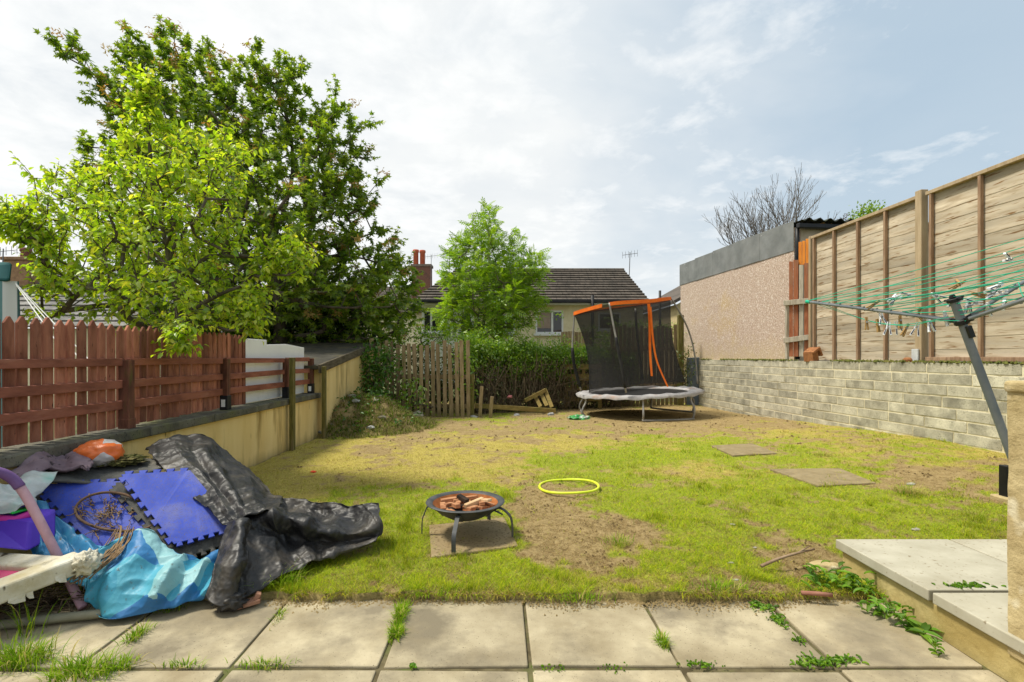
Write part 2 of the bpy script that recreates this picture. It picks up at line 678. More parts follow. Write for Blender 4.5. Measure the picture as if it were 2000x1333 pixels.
def in_poly(px, py, poly):
    ins = np.zeros(np.shape(px), bool)
    n = len(poly)
    for i in range(n):
        x1, y1 = poly[i][0], poly[i][1]
        x2, y2 = poly[(i + 1) % n][0], poly[(i + 1) % n][1]
        c = (y1 > py) != (y2 > py)
        ins ^= c & (px < (x2 - x1) * (py - y1) / (y2 - y1 + 1e-12) + x1)
    return ins


# lawn: one sheet, finer near the camera
NX, NY = 330, 330
ux = np.linspace(-2.76, 5.62, NX)
tt = np.linspace(0, 1, NY)
X, T = np.meshgrid(ux, tt)
YF = yfront(X)
Yg = YF * (14.6 / YF) ** T
Z = G(X, Yg)
bare_g, dry_g = masks(X, Yg)
Z = Z + .02 * (1 - bare_g) * (fbm(X * 14, Yg * 14, 41, 3) - .35) + bare_g * .018 * (fbm(X * 22, Yg * 22, 42, 3) - .5)
for s in STEPPERS:
    cs = sum(s, Vector()) / 4
    ins = in_poly(X, Yg, [(p.x, p.y) for p in s])
    Z = np.where(ins, np.minimum(Z, cs.z - .03), Z)
front = np.stack([X[0], YF[0] + .012, np.full(NX, -.06)], -1)
V = np.concatenate([front, np.stack([X, Yg, Z], -1).reshape(-1, 3)])
idx = np.arange(NX * (NY + 1)).reshape(NY + 1, NX)
F = np.stack([idx[:-1, :-1], idx[:-1, 1:], idx[1:, 1:], idx[1:, :-1]], -1).reshape(-1, 4)
C = np.zeros((len(V), 3))
C[:NX, 0] = 1
C[NX:, 0] = bare_g.ravel()
C[NX:, 1] = dry_g.ravel()
C[NX:2 * NX, 0] = .8
tag(np_mesh('lawn', V, F, M_SOIL, smooth=True, col=C), kind='structure')

# ---------------------------------------------------------------- grass blades
M_GRASS = attr_mat('grass blade', .4)
PAL = np.array([(.31, .43, .014), (.42, .51, .018), (.17, .28, .012), (.54, .54, .03)])
PDRY = np.array([(.50, .40, .095), (.43, .37, .06), (.56, .44, .15), (.34, .24, .08)])


NB = 420000
y = 2.6 / (1 - RNG.random(NB) * (1 - 2.6 / 13.2))
x = (RNG.random(NB) * 2.1 - 1.03) * y
ok = (x > -2.72) & (x < wall_x(y) - .01) & (y > yfront(x) - .005) & ~((x > X_STEP - .01) & (y < 3.0))
for s in STEPPERS:
    cs = sum(s, Vector()) / 4
    ok &= ~(in_poly(x, y, [(cs.x + (p.x - cs.x) * .93, cs.y + (p.y - cs.y) * .90) for p in s]) & (fbm(x * 8, y * 8, 61, 3) < .66))
x, y = x[ok], y[ok]
bare, dry = masks(x, y)
n = len(x)
clump = fbm(x * 9, y * 9, 51, 3)
lush = np.clip(field(LUSH, x, y, 2), 0, 1)
r = RNG.random(n)
green_keep = r < (1 - bare * .97) * (.35 + 1.1 * clump)
flat = ((~green_keep) & (RNG.random(n) < .55)) | (RNG.random(n) < .08 + .35 * ss((fbm(x * 10, y * 10, 66, 3) - .5) / .2))            # dead clippings lying on the soil
keep = green_keep | flat
x, y, bare, dry, flat, clump, lush = (a[keep] for a in (x, y, bare, dry, flat, clump, lush))
n = len(x)
z = G(x, y)
tuft_ = ss((fbm(x * 4.3, y * 4.3, 57, 3) - .56) / .12) * ss((fbm(x * 13, y * 13, 58, 2) - .42) / .2)
edge = np.exp(-((y - yfront(x)) / .12) ** 2)
hgt = (.58 + 1.1 * tuft_) * (.009 + .018 * RNG.random(n) + .03 * clump ** 2 * (1 + .6 * lush) + .03 * edge * RNG.random(n) * (1 - bare)) * (1 - .45 * dry)
far = np.clip(y / 4, .75, 2.4)
wid = (.0022 + .0016 * RNG.random(n)) * far ** 1.15
lean = (.9 + 1.5 * RNG.random(n) ** 1.5) * (1 - .55 * tuft_)
hgt[flat] = .003 + .008 * RNG.random(flat.sum())
ang = RNG.random(n) * 2 * math.pi
dv = np.stack([np.cos(ang), np.sin(ang)], -1)
out = hgt * lean
out[flat] = .012 + .035 * RNG.random(flat.sum())
wid[flat] *= .8
b0 = np.stack([x, y, z - .002 + .008 * (1 - bare)], -1)
b0[flat, 2] += .002
sd = np.stack([-dv[:, 1], dv[:, 0], np.zeros(n)], -1) * wid[:, None] * .5
tip = b0 + np.stack([dv[:, 0] * out, dv[:, 1] * out, hgt], -1)
V = np.stack([b0 - sd, b0 + sd, tip], 1).reshape(-1, 3)
F = np.arange(3 * n).reshape(-1, 3)
gc = PAL[RNG.integers(0, 4, n)] * (.75 + .5 * RNG.random(n))[:, None]
dc = PDRY[RNG.integers(0, 4, n)] * (.7 + .5 * RNG.random(n))[:, None]
wdry = np.where(RNG.random(n) < dry * .75 + .06, .85, .22 * dry)
gc = gc * (1 - .30 * tuft_)[:, None]
wdry[flat] = 1
db = np.array([(.36, .25, .10), (.22, .14, .055), (.13, .08, .035), (.44, .34, .15)])[RNG.integers(0, 4, n)] * (.7 + .5 * RNG.random(n))[:, None]
dc[flat] = db[flat]
col = gc * (1 - wdry[:, None]) + dc * wdry[:, None]
tag(np_mesh('grass', V, F, M_GRASS, col=np.repeat(col, 3, 0)), label='short patchy lawn grass, bright green to straw yellow', cat='grass', kind='stuff')

# clods of dark soil and thatch lying about the worn patches
n = 60000
y = 2.65 / (1 - RNG.random(n) * (1 - 2.65 / 12.5))
x = (RNG.random(n) * 2.1 - 1.03) * y
bz, _ = masks(x, y)
k = (x > -2.7) & (x < wall_x(y) - .05) & ~((x > X_STEP) & (y < 3.0)) & (RNG.random(n) < bz * (.02 + .6 * ss((fbm(x * 6, y * 6, 19) - .48) / .25)) + .015)
for s in STEPPERS:
    k &= ~in_poly(x, y, [(p.x, p.y) for p in s])
x, y = x[k], y[k]
n = len(x)
tv = [(-.5, -.4, 0), (.5, -.3, 0), (.1, .6, 0), (0, 0, .55)]
V, F = scatter(tv, [(0, 1, 3), (1, 2, 3), (2, 0, 3)], np.stack([x, y, G(x, y) + .004], -1), norm(RNG.normal(size=(n, 3)) * np.array([1, 1, .1])), np.tile((0, 0, 1.), (n, 1)), (.006 + .020 * RNG.random(n) ** 3) * np.clip(y / 4.5, .8, 2.2))
cc = np.array([(.19, .135, .062), (.25, .18, .083), (.31, .23, .11), (.14, .10, .048)])[RNG.integers(0, 4, n)]
tag(np_mesh('soil_clods', V, F, M_GRASS, col=np.repeat(cc, 4, 0)), 'crumbly dark clods and thatch on the worn lawn patches', 'soil', kind='stuff')
# crumbs of soil and dead clippings spilt on the slabs in front of the turf
n = 5200
x = RNG.uniform(-1.2, 1.95, n)
y = yfront(x) + .02 - np.abs(RNG.normal(size=n)) * .035 * (.4 + 1.6 * fbm(x * 2.3, x * 0 + 9, 14))
tv = [(-.5, -.4, 0), (.5, -.3, 0), (.1, .6, 0), (0, 0, .7)]
V, F = scatter(tv, [(0, 1, 3), (1, 2, 3), (2, 0, 3)], np.stack([x, y, np.where(y > yfront(x), .03, .001)], -1), norm(RNG.normal(size=(n, 3)) * np.array([1, 1, .1])), np.tile((0, 0, 1.), (n, 1)), .004 + .011 * RNG.random(n) ** 2)
tag(np_mesh('soil_crumbs', V, F, M_EARTH), 'crumbs of dark soil spilt along the turf edge', 'soil', kind='stuff')
n = 2200
x = RNG.uniform(-1.2, 1.95, n)
y = yfront(x) + RNG.normal(size=n) * .016
k = fbm(x * 3, x * 0 + 4, 15) > .36
x, y = x[k], y[k]
n = len(x)
a = RNG.normal(size=n) * .9 - math.pi / 2
V, F = strips(np.stack([x, y, .022 + .012 * RNG.random(n)], -1), np.stack([np.cos(a), np.sin(a)], -1), RNG.uniform(.02, .062, n), RNG.uniform(.0022, .004, n), RNG.uniform(.8, 2.6, n), 3)
c = np.concatenate([PAL, PDRY])[RNG.integers(0, 8, n)] * RNG.uniform(.7, 1.1, n)[:, None]
tag(np_mesh('grass', V, F, M_GRASS, col=np.repeat(c, 8, 0)), 'grass lip hanging over the front edge of the turf', 'grass', kind='stuff')

# ================================================================ patio
M_SLAB = pm('weathered concrete slab', (.26, .212, .128), (.485, .42, .282), 3.4, .92, .6, 160, island=.15, c3=(.215, .182, .122), s3=2.3, t3=(.45, .64),
            speck=(.13, .105, .065), spscale=130, spt=(.66, .74), bdist=.0025, detail=14, ramp=(.32, .66))
mb = MB()
js = [-3.65, -3.03, -2.38, -1.72, -1.095, -.49, .113, .722, 1.352, 1.957]
rows = [(2.072, 2.64), (1.455, 2.045), (.83, 1.43), (.2, .81), (-.43, .18), (-1.06, -.45)]
for ri, (y0, y1) in enumerate(rows):
    for i in range(len(js) - 1):
        g = .0085
        a, b = js[i] + g, js[i + 1] - g
        d = random.uniform(-.008, .008)
        zz = [random.uniform(-.006, .004) for _ in range(4)]
        jt = lambda: random.uniform(-.005, .005)
        p = [(a + jt(), y0 + jt(), -.05), (b + jt(), y0 + jt(), -.05), (b + jt(), y1 + d, -.05), (a + jt(), y1 + d, -.05)]
        mb.hexa(p + [(q[0], q[1], z) for q, z in zip(p, zz)])
tag(mb.build('patio', M_SLAB, bevel=.006, seg=2), kind='structure')
mb = MB()
mb.box(-4.2, 2.2, -1.2, 2.66, -.1, -.013)
tag(mb.build('soil', pm('mossy joint soil', (.07, .055, .028), (.15, .125, .065), 14, 1, .6, 60, c3=(.10, .12, .03), s3=4)), kind='structure')

# ================================================================ stepping slabs in the lawn
M_STEP2 = pm('grey paving stone', (.20, .155, .08), (.32, .26, .15), 4, .95, .5, 90, c3=(.17, .13, .07), s3=3, speck=(.30, .23, .11), spscale=40, spt=(.55, .72))
for nm, s, lb in zip(('far', 'near', 'fire'), STEPPERS, (
        'grey paving slab sunk in the lawn, the farther one near the block wall',
        'grey paving slab sunk in the lawn, the larger nearer one towards the block wall',
        'square paving slab with burnt soil under the fire bowl')):
    c = sum(s, Vector()) / 4
    mb = MB()
    top = [Vector((p.x, p.y, p.z * .5 + c.z * .5 + .001)) for p in s]
    mb.hexa([p - Vector((0, 0, .06)) for p in top] + top)
    tag(mb.build('paving_slab', M_STEP2 if nm != 'fire' else pm('soil stained paving stone', (.23, .175, .09), (.37, .29, .17), 3, .95, .5, 90, c3=(.24, .175, .085), s3=2.5, t3=(.42, .6), speck=(.12, .085, .04), spscale=50, spt=(.56, .68)), org=(c.x, c.y, c.z), bevel=.008, seg=2), lb, 'paving slab')

# ================================================================ rendered pier and raised step on the right
M_REND = pm('cream cement render', (.36, .275, .13), (.58, .475, .26), 4.5, .95, .8, 22, c3=(.25, .185, .075), s3=2.6, t3=(.48, .68), speck=(.62, .55, .38), spscale=7, spt=(.60, .68), bdist=.014, detail=10)
M_RENDY = pm('ochre stained render', (.36, .27, .095), (.56, .46, .21), 3.2, .95, .6, 40, c3=(.22, .175, .05), s3=3.0, t3=(.5, .72), bdist=.008)
M_PALE = pm('pale stone slab', (.38, .355, .27), (.47, .445, .35), 5, .85, .2, 90, island=.05, c3=(.33, .30, .215), s3=1.7, t3=(.5, .75), speck=(.24, .20, .13), spscale=50, spt=(.64, .74), bdist=.002)
st = thing('garden_step', 'raised cream step topped with pale stone slabs beside the rendered pier', 'step', (2.4, 2.4, 0))
mb = MB()
mb.box(X_STEP + .012, 3.6, 1.2, 2.965, -.08, .132)
mb.build('step_base', M_RENDY, st, bevel=.012, seg=2)
mb = MB()
xs = [(X_STEP - .012, 2.60), (2.612, 3.2)]
for i, (a, b) in enumerate(xs):
    mb.hexa([(a, 2.335, .135), (b, 2.335, .135), (b, 2.985, .135), (a, 2.985, .135), (a, 2.335, .187), (b, 2.335, .187), (b, 2.985, .187), (a, 2.985, .187)])
    mb.hexa([(a + .004, 1.9, .133), (b, 1.9, .133), (b, 2.318, .133), (a + .004, 2.318, .133), (a + .004, 1.9, .183), (b, 1.9, .183), (b, 2.318, .183), (a + .004, 2.318, .183)])
mb.build('paving_slab', M_PALE, st, bevel=.005, seg=2)

pr = thing('garden_pier', 'cream rendered garden pier with a projecting capping at the right edge', 'pier', (2.2, 1.7, 0))
mb = MB()
n = 14
for k in range(1):
    mb.box(X_STEP + .004, 2.5, 1.1, 1.985, .1, 1.118)
po = mb.build('pier_body', M_REND, pr)
su = po.modifiers.new('Sub', 'SUBSURF')
su.subdivision_type = 'SIMPLE'
su.levels = su.render_levels = 5
tx = bpy.data.textures.new('render unevenness', 'CLOUDS')
tx.noise_scale = .12
dm = po.modifiers.new('Disp', 'DISPLACE')
dm.texture = tx
dm.strength = .012
dm.mid_level = .5
mb = MB()
mb.box(X_STEP - .008, 2.5, 1.1, 1.995, 1.112, 1.158)
mb.build('capping', M_REND, pr, bevel=.014, seg=3)

bp = thing('drain_post', 'short black plastic post in a concrete foot beside the pier', 'post', (3.95, 4.05, .1))
mb = MB()
a = P(1960, 900, 4.0)
mb.box(a.x - .004, a.x + .06, 3.97, 4.04, .12, .40)
mb.build('post', pm('black plastic', (.008, .008, .009), (.015, .015, .016), rough=.4, bump=0), bp, bevel=.006)
mb = MB()
mb.box(a.x - .04, a.x + .09, 3.92, 4.08, .04, .16)
mb.build('concrete_foot', M_REND, bp, bevel=.01)
# ================================================================ block wall on the right
M_BLOCK = pm('weathered concrete block', (.33, .31, .235), (.56, .53, .41), 5, .95, .6, 60, island=.17, gmoss=(.89, -.16, (.13, .125, .075)), c3=(.20, .19, .145), s3=2.4, t3=(.5, .72), speck=(.09, .085, .06), spscale=120, spt=(.6, .68), bdist=.006)
M_MORT = pm('pale mortar', (.58, .52, .35), (.72, .66, .48), 6, .95, .4, 50, c3=(.26, .22, .12), s3=2, t3=(.5, .7))
M_MOSS = pm('wall moss', (.07, .09, .015), (.17, .18, .04), 20, 1, .8, 60, c3=(.24, .20, .06), s3=9, bdist=.02)
bw = thing('block_wall', 'low wall of grey concrete blocks with pale mortar beside the lawn', 'wall', (5.3, 8, 0))
WD = Vector((-.045, 1, 0)).normalized()
WN = Vector((-1, -.045, 0)).normalized()
W0 = Vector((wall_x(3.6), 3.6, 0))
WL = 9.72
TOPZ, CO = 1.172, .1395


def wp(s, o, z):
    """point on the wall: along s, outward o, height z"""
    return W0 + WD * s + WN * o + Vector((0, 0, z))


mb = MB()
mb.hexa([wp(0, -.2, -.2), wp(0, -.001, -.2), wp(WL, -.001, -.2), wp(WL, -.2, -.2), wp(0, -.2, TOPZ - .012), wp(0, -.001, TOPZ - .012), wp(WL, -.001, TOPZ - .012), wp(WL, -.2, TOPZ - .012)])
mb.build('mortar', M_MORT, bw)
mb = MB()
for r in range(10):
    z1 = TOPZ - r * CO
    z0 = z1 - CO + .019
    s = -random.uniform(.05, .55)
    while s < WL:
        L = random.choice((.575, .58, .585, .575, .44)) if r % 3 else .58
        a, b = max(s, 0), min(s + L, WL)
        if b - a > .06:
            g, o = random.uniform(.007, .011), random.uniform(.002, .006)
            ja, jb = random.uniform(-.003, .003), random.uniform(-.003, .003)
            p = [wp(a + g, -.18, z0 + ja), wp(a + g, o, z0 + ja), wp(b - g, o, z0 + jb), wp(b - g, -.18, z0 + jb)]
            q = [wp(a + g, -.18, z1 + ja), wp(a + g, o, z1 + ja), wp(b - g, o, z1 + jb), wp(b - g, -.18, z1 + jb)]
            mb.hexa(p + q)
        s += L
mb.build('blocks', M_BLOCK, bw, bevel=.0035, seg=2)
# moss along the top
pos, nv = [], 1500
s_ = RNG.random(nv) * WL
o_ = -RNG.random(nv) ** 1.4 * .17 + .008
kp = fbm(s_ * 1.6, o_ * 0 + 2, 61, 3) > .42
s_, o_ = s_[kp], o_[kp]
base = np.array(W0)[None] + np.outer(s_, np.array(WD)) + np.outer(o_, np.array(WN))
base[:, 2] = TOPZ - .003
tv = [(-.5, 0, 0), (.5, 0, 0), (0, .5, .6), (0, -.5, .2), (.2, .2, .9)]
tf = [(0, 1, 4), (1, 2, 4), (2, 0, 4), (0, 3, 1)]
ax = norm(RNG.normal(size=(len(base), 3)) * np.array([1, 1, .05]))
V, F = scatter(tv, tf, base, ax, np.tile((0, 0, 1.), (len(base), 1)), .02 + .03 * RNG.random(len(base)))
np_mesh('moss', V, F, M_MOSS, bw)

# ================================================================ lap-board fence on the wall
M_LAP = pm('weathered lap board', (.33, .262, .175), (.62, .54, .41), 3.0, .9, .5, 30, island=.24, c3=(.33, .285, .215), s3=1.5, t3=(.44, .68), speck=(.20, .115, .05), spscale=4.5, spt=(.60, .70), stretch=(1, .8, 8), bdist=.004, detail=8)
M_LAPF = pm('fence batten timber', (.19, .115, .07), (.32, .215, .135), 4, .9, .3, 30, island=.2, stretch=(6, 6, .8))
M_LAPP = pm('fence post timber', (.30, .225, .135), (.41, .32, .205), 4, .9, .3, 30, island=.15, c3=(.17, .11, .06), s3=2, t3=(.52, .75), stretch=(6, 6, .8))
FX, FT = 5.6, 3.405


def lap_fence(y0, y1, zb, battens, label, new=False):
    t_ = thing('lap_fence', label, 'fence', (FX, (y0 + y1) / 2, zb), 'lap board fence panels on the block wall')
    mb = MB()
    nb = 15
    for i in range(nb):
        z0 = zb + (FT - zb) * i / nb
        z1 = zb + (FT - zb) * (i + 1) / nb + .03
        if i == nb - 1:
            z1 = FT - .01
        seg = 26
        lo, hi = [], []
        vs, fs = [], []
        ph = random.random() * 9
        for k in range(seg + 1):
            yy = y0 + (y1 - y0) * k / seg
            wv = .004 * math.sin(yy * 3 + ph) + .010 * mnoise.noise(Vector((yy * 3, i * 3.3, 0)))
            wt = .006 * mnoise.noise(Vector((yy * 2, i * 5.1, 4)))
            vs += [(FX - .002, yy, z0 + wv), (FX + .003, yy, z1 + wt), (FX + .006, yy, z0 + wv), (FX + .012, yy, z1 + wt)]
        for k in range(seg):
            a = 4 * k
            fs += [(a, a + 1, a + 5, a + 4), (a + 2, a + 6, a + 7, a + 3), (a, a + 4, a + 6, a + 2)]
        mb.add(vs, fs)
    mb.build('boards', M_LAP, t_)
    for yb in battens:
        mb = MB()
        mb.box(FX - .055, FX - .014, yb - .019, yb + .019, zb + .005, FT - .045)
        mb.build('batten', M_LAPF, t_, bevel=.003)
    mb = MB()
    mb.box(FX - .06, FX + .03, y0, y1, FT - .045, FT)
    mb.build('top_rail', M_LAPP, t_, bevel=.003)
    if new:
        mb = MB()
        mb.box(FX - .062, FX + .0, y0, y1, zb - .005, zb + .045)
        mb.build('bottom_rail', M_LAPF, t_, bevel=.003)
    return t_


def yb(px):
    return FX * 1000 / (px - VX)


lap_fence(yb(1800), yb(1590), 1.19, [yb(1594), yb(1633), yb(1680), yb(1734)], 'grey brown lap board fence panel beside the broken red boards, moss along its foot')
lap_fence(4.12, yb(1816), 1.20, [yb(1824), yb(1921), 5.02, 4.16], 'warm brown lap board fence panel with a bottom rail, behind the rotary airer pole', True)
lap_fence(1.9, 4.0, 1.20, [3.4, 2.7], 'brown lap board fence panel out beyond the pier', True)
for px, lab in ((1804, 'tall grey timber fence post between the two lap board panels'), (1585, 'grey timber fence post at the end of the lap board fence')):
    mb = MB()
    yy = yb(px)
    dz = .05 if px == 1804 else .02
    hw = .052 if px == 1804 else .03
    mb.box(FX - (.075 if px == 1804 else .04), FX + .02, yy - hw, yy + hw, 1.13, FT + dz)
    c = (FX, yy, 1.13)
    if px == 1804:
        tp = thing('fence_post', lab, 'post', c)
        mb.build('post', M_LAPP, tp, bevel=.004)
        mb = MB()
        mb.box(FX - .105, FX - .08, yy - .03, yy + .075, 1.19, 1.35)
        mb.build('post_bracket', pm('galvanised bracket', (.42, .44, .45), (.55, .57, .58), 9, .6, .1), tp, bevel=.004)
    else:
        tag(mb.build('fence_post', M_LAPP, org=c, bevel=.004), lab, 'post')

# ================================================================ broken boards between fence and garage
M_RED = pm('faded red fence board', (.20, .065, .03), (.33, .125, .06), 5, .9, .3, 30, island=.22, c3=(.24, .14, .085), s3=3, t3=(.5, .75), stretch=(5, 5, .8))
M_GREYW = pm('silvered timber', (.30, .27, .21), (.44, .40, .32), 5, .9, .3, 30, island=.15, c3=(.22, .18, .13), s3=3, stretch=(6, 6, .8))
M_ORANGE = pm('orange stained board', (.55, .17, .02), (.68, .25, .035), 5, .75, .2, 30, island=.15, stretch=(5, 5, .8))
bf = thing('board_fence', 'broken fence of upright red and grey boards beside the pebbledash wall', 'fence', (5.45, 9.5, 1.15))


def onl(px, py):                        # on the plane of the broken boards
    k = (px - 1535) / (1590 - 1535)
    return P(px, py, 9.62 * (1 - k) + 9.30 * k)


def vboard(x0, x1, yt, ybm, mat, par, name='board', off=0.0, th=.02, tilt=0):
    a, b, c, d = onl(x0, ybm), onl(x1, ybm), onl(x1 + tilt, yt), onl(x0 + tilt, yt)
    dd = Vector((.35, 1, 0)).normalized()
    mb = MB()
    pts = [p + dd * off for p in (a, b, c, d)]
    mb.prism(pts, dd * th)
    return mb.build(name, mat, par, bevel=.003)


for i, (x0, x1, yt, yb_, m) in enumerate(((1541.5, 1549, 511, 697, M_RED), (1550, 1559.5, 508, 697, M_RED), (1561, 1569, 518, 697, M_GREYW), (1571, 1579.5, 514, 697, M_RED))):
    vboard(x0, x1, yt, yb_, m, bf, off=.0 + .006 * (i % 2))
for i, (x0, x1, yt) in enumerate(((1561, 1567, 472), (1568, 1574, 470), (1575, 1581, 466))):
    vboard(x0, x1, yt, 517, M_ORANGE, bf, name='orange_board', off=.035)
for x0, y0, x1, y1 in ((1530, 593, 1581, 588), (1530, 666, 1580, 659)):
    a, b = onl(x0, y0), onl(x1, y1)
    mb = MB()
    f = Vector((-.35, -1, 0)).normalized() * .03
    mb.bar(a + f, b + f, .045, .095)
    mb.build('rail', M_GREYW, bf, bevel=.004)
mb = MB()
a = onl(1538, 640)
mb.box(a.x - .02, a.x + .03, a.y - .01, a.y + .05, 1.15, P(1538, 596, a.y).z)
mb.build('end_post', M_GREYW, bf, bevel=.004)

# small wooden bird box lying on the wall and a brick lump
M_TERRA = pm('orange timber', (.19, .075, .03), (.33, .15, .06), 9, .85, .3, 40, island=.15, stretch=(3, 3, 1))
c = P(1584, 700, 8.9)
bb = thing('bird_box', 'small weathered orange wooden bird box lying on the block wall', 'bird box', (c.x, c.y, TOPZ))
mb = MB()
mb.obox((c.x, c.y, TOPZ + .075), Vector((.075, .04, .01)), Vector((-.04, .07, 0)), Vector((-.01, 0, .075)))
mb.build('box_body', M_TERRA, bb, bevel=.004)
mb = MB()
mb.obox((c.x + .0, c.y - .02, TOPZ + .185), Vector((.07, .03, .045)), Vector((-.04, .08, 0)), Vector((-.012, 0, .012)))
mb.obox((c.x + .10, c.y + .02, TOPZ + .165), Vector((.04, .02, -.07)), Vector((-.04, .08, 0)), Vector((.012, 0, .010)))
mb.build('roof', M_TERRA, bb, bevel=.003)
mb = MB()
c = P(1787, 701, 6.9)
mb.lathe([(0, -.02), (.055, -.02), (.06, .02), (.035, .045), (0, .05)], (5.47, c.y, TOPZ + .02), 9)
tag(mb.build('brick_lump', M_TERRA, org=(5.47, c.y, TOPZ), bevel=.004), 'broken orange brick lump on the wall beside the tall fence post', 'brick')

# bird feeder above the fence
M_PINE = pm('varnished pine', (.55, .30, .08), (.68, .42, .14), 9, .6, .2, 40, stretch=(2, 2, 6))
c = P(1602, 446, 9.9)
bfd = thing('bird_house', 'small honey coloured wooden bird house on a stake above the fence', 'bird house', (c.x, c.y, 3.1))
mb = MB()
mb.box(c.x - .10, c.x + .10, c.y - .09, c.y + .09, c.z - .06, c.z + .05)
mb.build('box_body', M_PINE, bfd, bevel=.004)
mb = MB()
mb.prism([(c.x - .15, c.y - .13, c.z + .05), (c.x + .15, c.y - .13, c.z + .05), (c.x + .13, c.y - .13, c.z + .085), (c.x - .10, c.y - .13, c.z + .11)], (0, .26, 0))
mb.build('roof', M_PINE, bfd, bevel=.003)
mb = MB()
mb.box(c.x - .02, c.x + .02, c.y + .095, c.y + .13, 1.0, c.z + .03)
mb.build('stake', M_LAPF, bfd)

# ================================================================ pebbledash garage
M_PEB = pm('pinkish pebbledash', (.36, .26, .20), (.61, .485, .39), 44, .95, .9, 50, gmoss=(1.7, .8, (.52, .41, .23)), c3=(.52, .37, .14), s3=.42, t3=(.50, .70), speck=(.70, .62, .54), spscale=34, spt=(.57, .64), bdist=.012, detail=3)
M_FELT = pm('grey mineral felt', (.14, .15, .148), (.22, .23, .228), 3, .7, .2, 120, island=.1, c3=(.20, .205, .20), s3=1.4, t3=(.5, .8), speck=(.42, .43, .42), spscale=11, spt=(.74, .76), rv=.2)
M_DARKM = pm('dark painted metal', (.012, .013, .015), (.024, .025, .028), 5, .45, .1)
gr = thing('garage', 'pinkish pebbledash garage with a grey felt fascia and corrugated roof', 'garage', (6, 12, 0))
GD = Vector((-.11, 1, 0)).normalized()
GN = Vector((1, .11, 0)).normalized()
G0 = Vector((5.55, 9.72, 0))
GL = 4.72


def gp(s, o, z):
    return G0 + GD * s + GN * o + Vector((0, 0, z))


mb = MB()
mb.hexa([gp(0, 0, -.2), gp(0, 3.2, -.2), gp(GL, 3.2, -.2), gp(GL, 0, -.2), gp(0, 0, 3.70), gp(0, 3.2, 3.70), gp(GL, 3.2, 3.74), gp(GL, 0, 3.74)])
mb.build('wall', M_PEB, gr)
cuts = [0, .62, 1.42, 2.3, 3.35, 4.10, GL + .02]
cuts = [0, 1.05, 2.02, 2.95, 3.85, GL + .03]
for i in range(len(cuts) - 1):
    mb = MB()
    s0, s1 = cuts[i], cuts[i + 1] + .012
    o = -.012 - .005 * (i % 2)
    zb0, zb1 = 3.262 + (.0 if i else .0), 3.255
    zt = 3.835 + .012 * math.sin(i)
    mb.hexa([gp(s0, o, zb0), gp(s0, o + .008, zb0), gp(s1, o + .008, zb1), gp(s1, o, zb1), gp(s0, o, zt), gp(s0, o + .008, zt), gp(s1, o + .008, zt + .01), gp(s1, o, zt + .01)])
    mb.build('fascia_sheet', M_FELT, gr, bevel=.003)
# corrugated roof
mb = MB()
nx = 150
vs, fs = [], []
for k in range(nx + 1):
    o = .01 + 3.35 * k / nx
    zz = .028 * math.cos(2 * math.pi * (o + .06) / .21)
    for s in (-.22, GL + .02):
        for d in (0, .012):
            p = gp(s, o, 3.80 + zz + d + (.02 if s > 0 else 0))
            vs.append(p)
for k in range(nx):
    a = 4 * k
    fs += [(a, a + 4, a + 6, a + 2), (a + 1, a + 3, a + 7, a + 5), (a, a + 1, a + 5, a + 4), (a + 2, a + 6, a + 7, a + 3)]
mb.add(vs, fs)
mb.build('corrugated_roof', pm('dark mossy corrugated sheet', (.02, .022, .02), (.05, .055, .045), 6, .8, .2, c3=(.06, .07, .03), s3=4), gr, auto=30)
mb = MB()
mb.bar(gp(-.14, -.03, 3.70), gp(-.14, 3.2, 3.70), .10, .085)
mb.build('gutter', M_DARKM, gr, bevel=.01)
mb = MB()
mb.tube([gp(-.06, .02, 3.68), gp(-.05, .03, 3.3), gp(-.05, .03, 1.2)], .036, 10)
mb.build('downpipe', M_DARKM, gr, smooth=True)
mb = MB()
mb.hexa([gp(-.02, .12, 1.0), gp(-.02, 3.15, 1.0), gp(-.004, 3.15, 1.0), gp(-.004, .12, 1.0), gp(-.02, .12, 3.66), gp(-.02, 3.15, 3.66), gp(-.004, 3.15, 3.66), gp(-.004, .12, 3.66)])
mb.build('front_boarding', pm('cream boarding', (.40, .33, .24), (.50, .43, .33), 5), gr)

# blue grey sheet at the wall's far end
mb = MB()
a = P(1357, 730, 13.42)
mb.hexa([(a.x - .22, 13.36, -.1), (a.x + .18, 13.34, -.1), (a.x + .18, 13.40, -.1), (a.x - .22, 13.42, -.1), (a.x - .22, 13.36, 1.22), (a.x + .18, 13.34, 1.24), (a.x + .18, 13.40, 1.24), (a.x - .22, 13.42, 1.22)])
tag(mb.build('metal_sheet', pm('blue grey sheet', (.10, .13, .165), (.15, .18, .21), 4, .6, .1), org=(a.x, 13.4, 0), bevel=.01), 'blue grey sheet standing on end at the far end of the block wall', 'sheet')

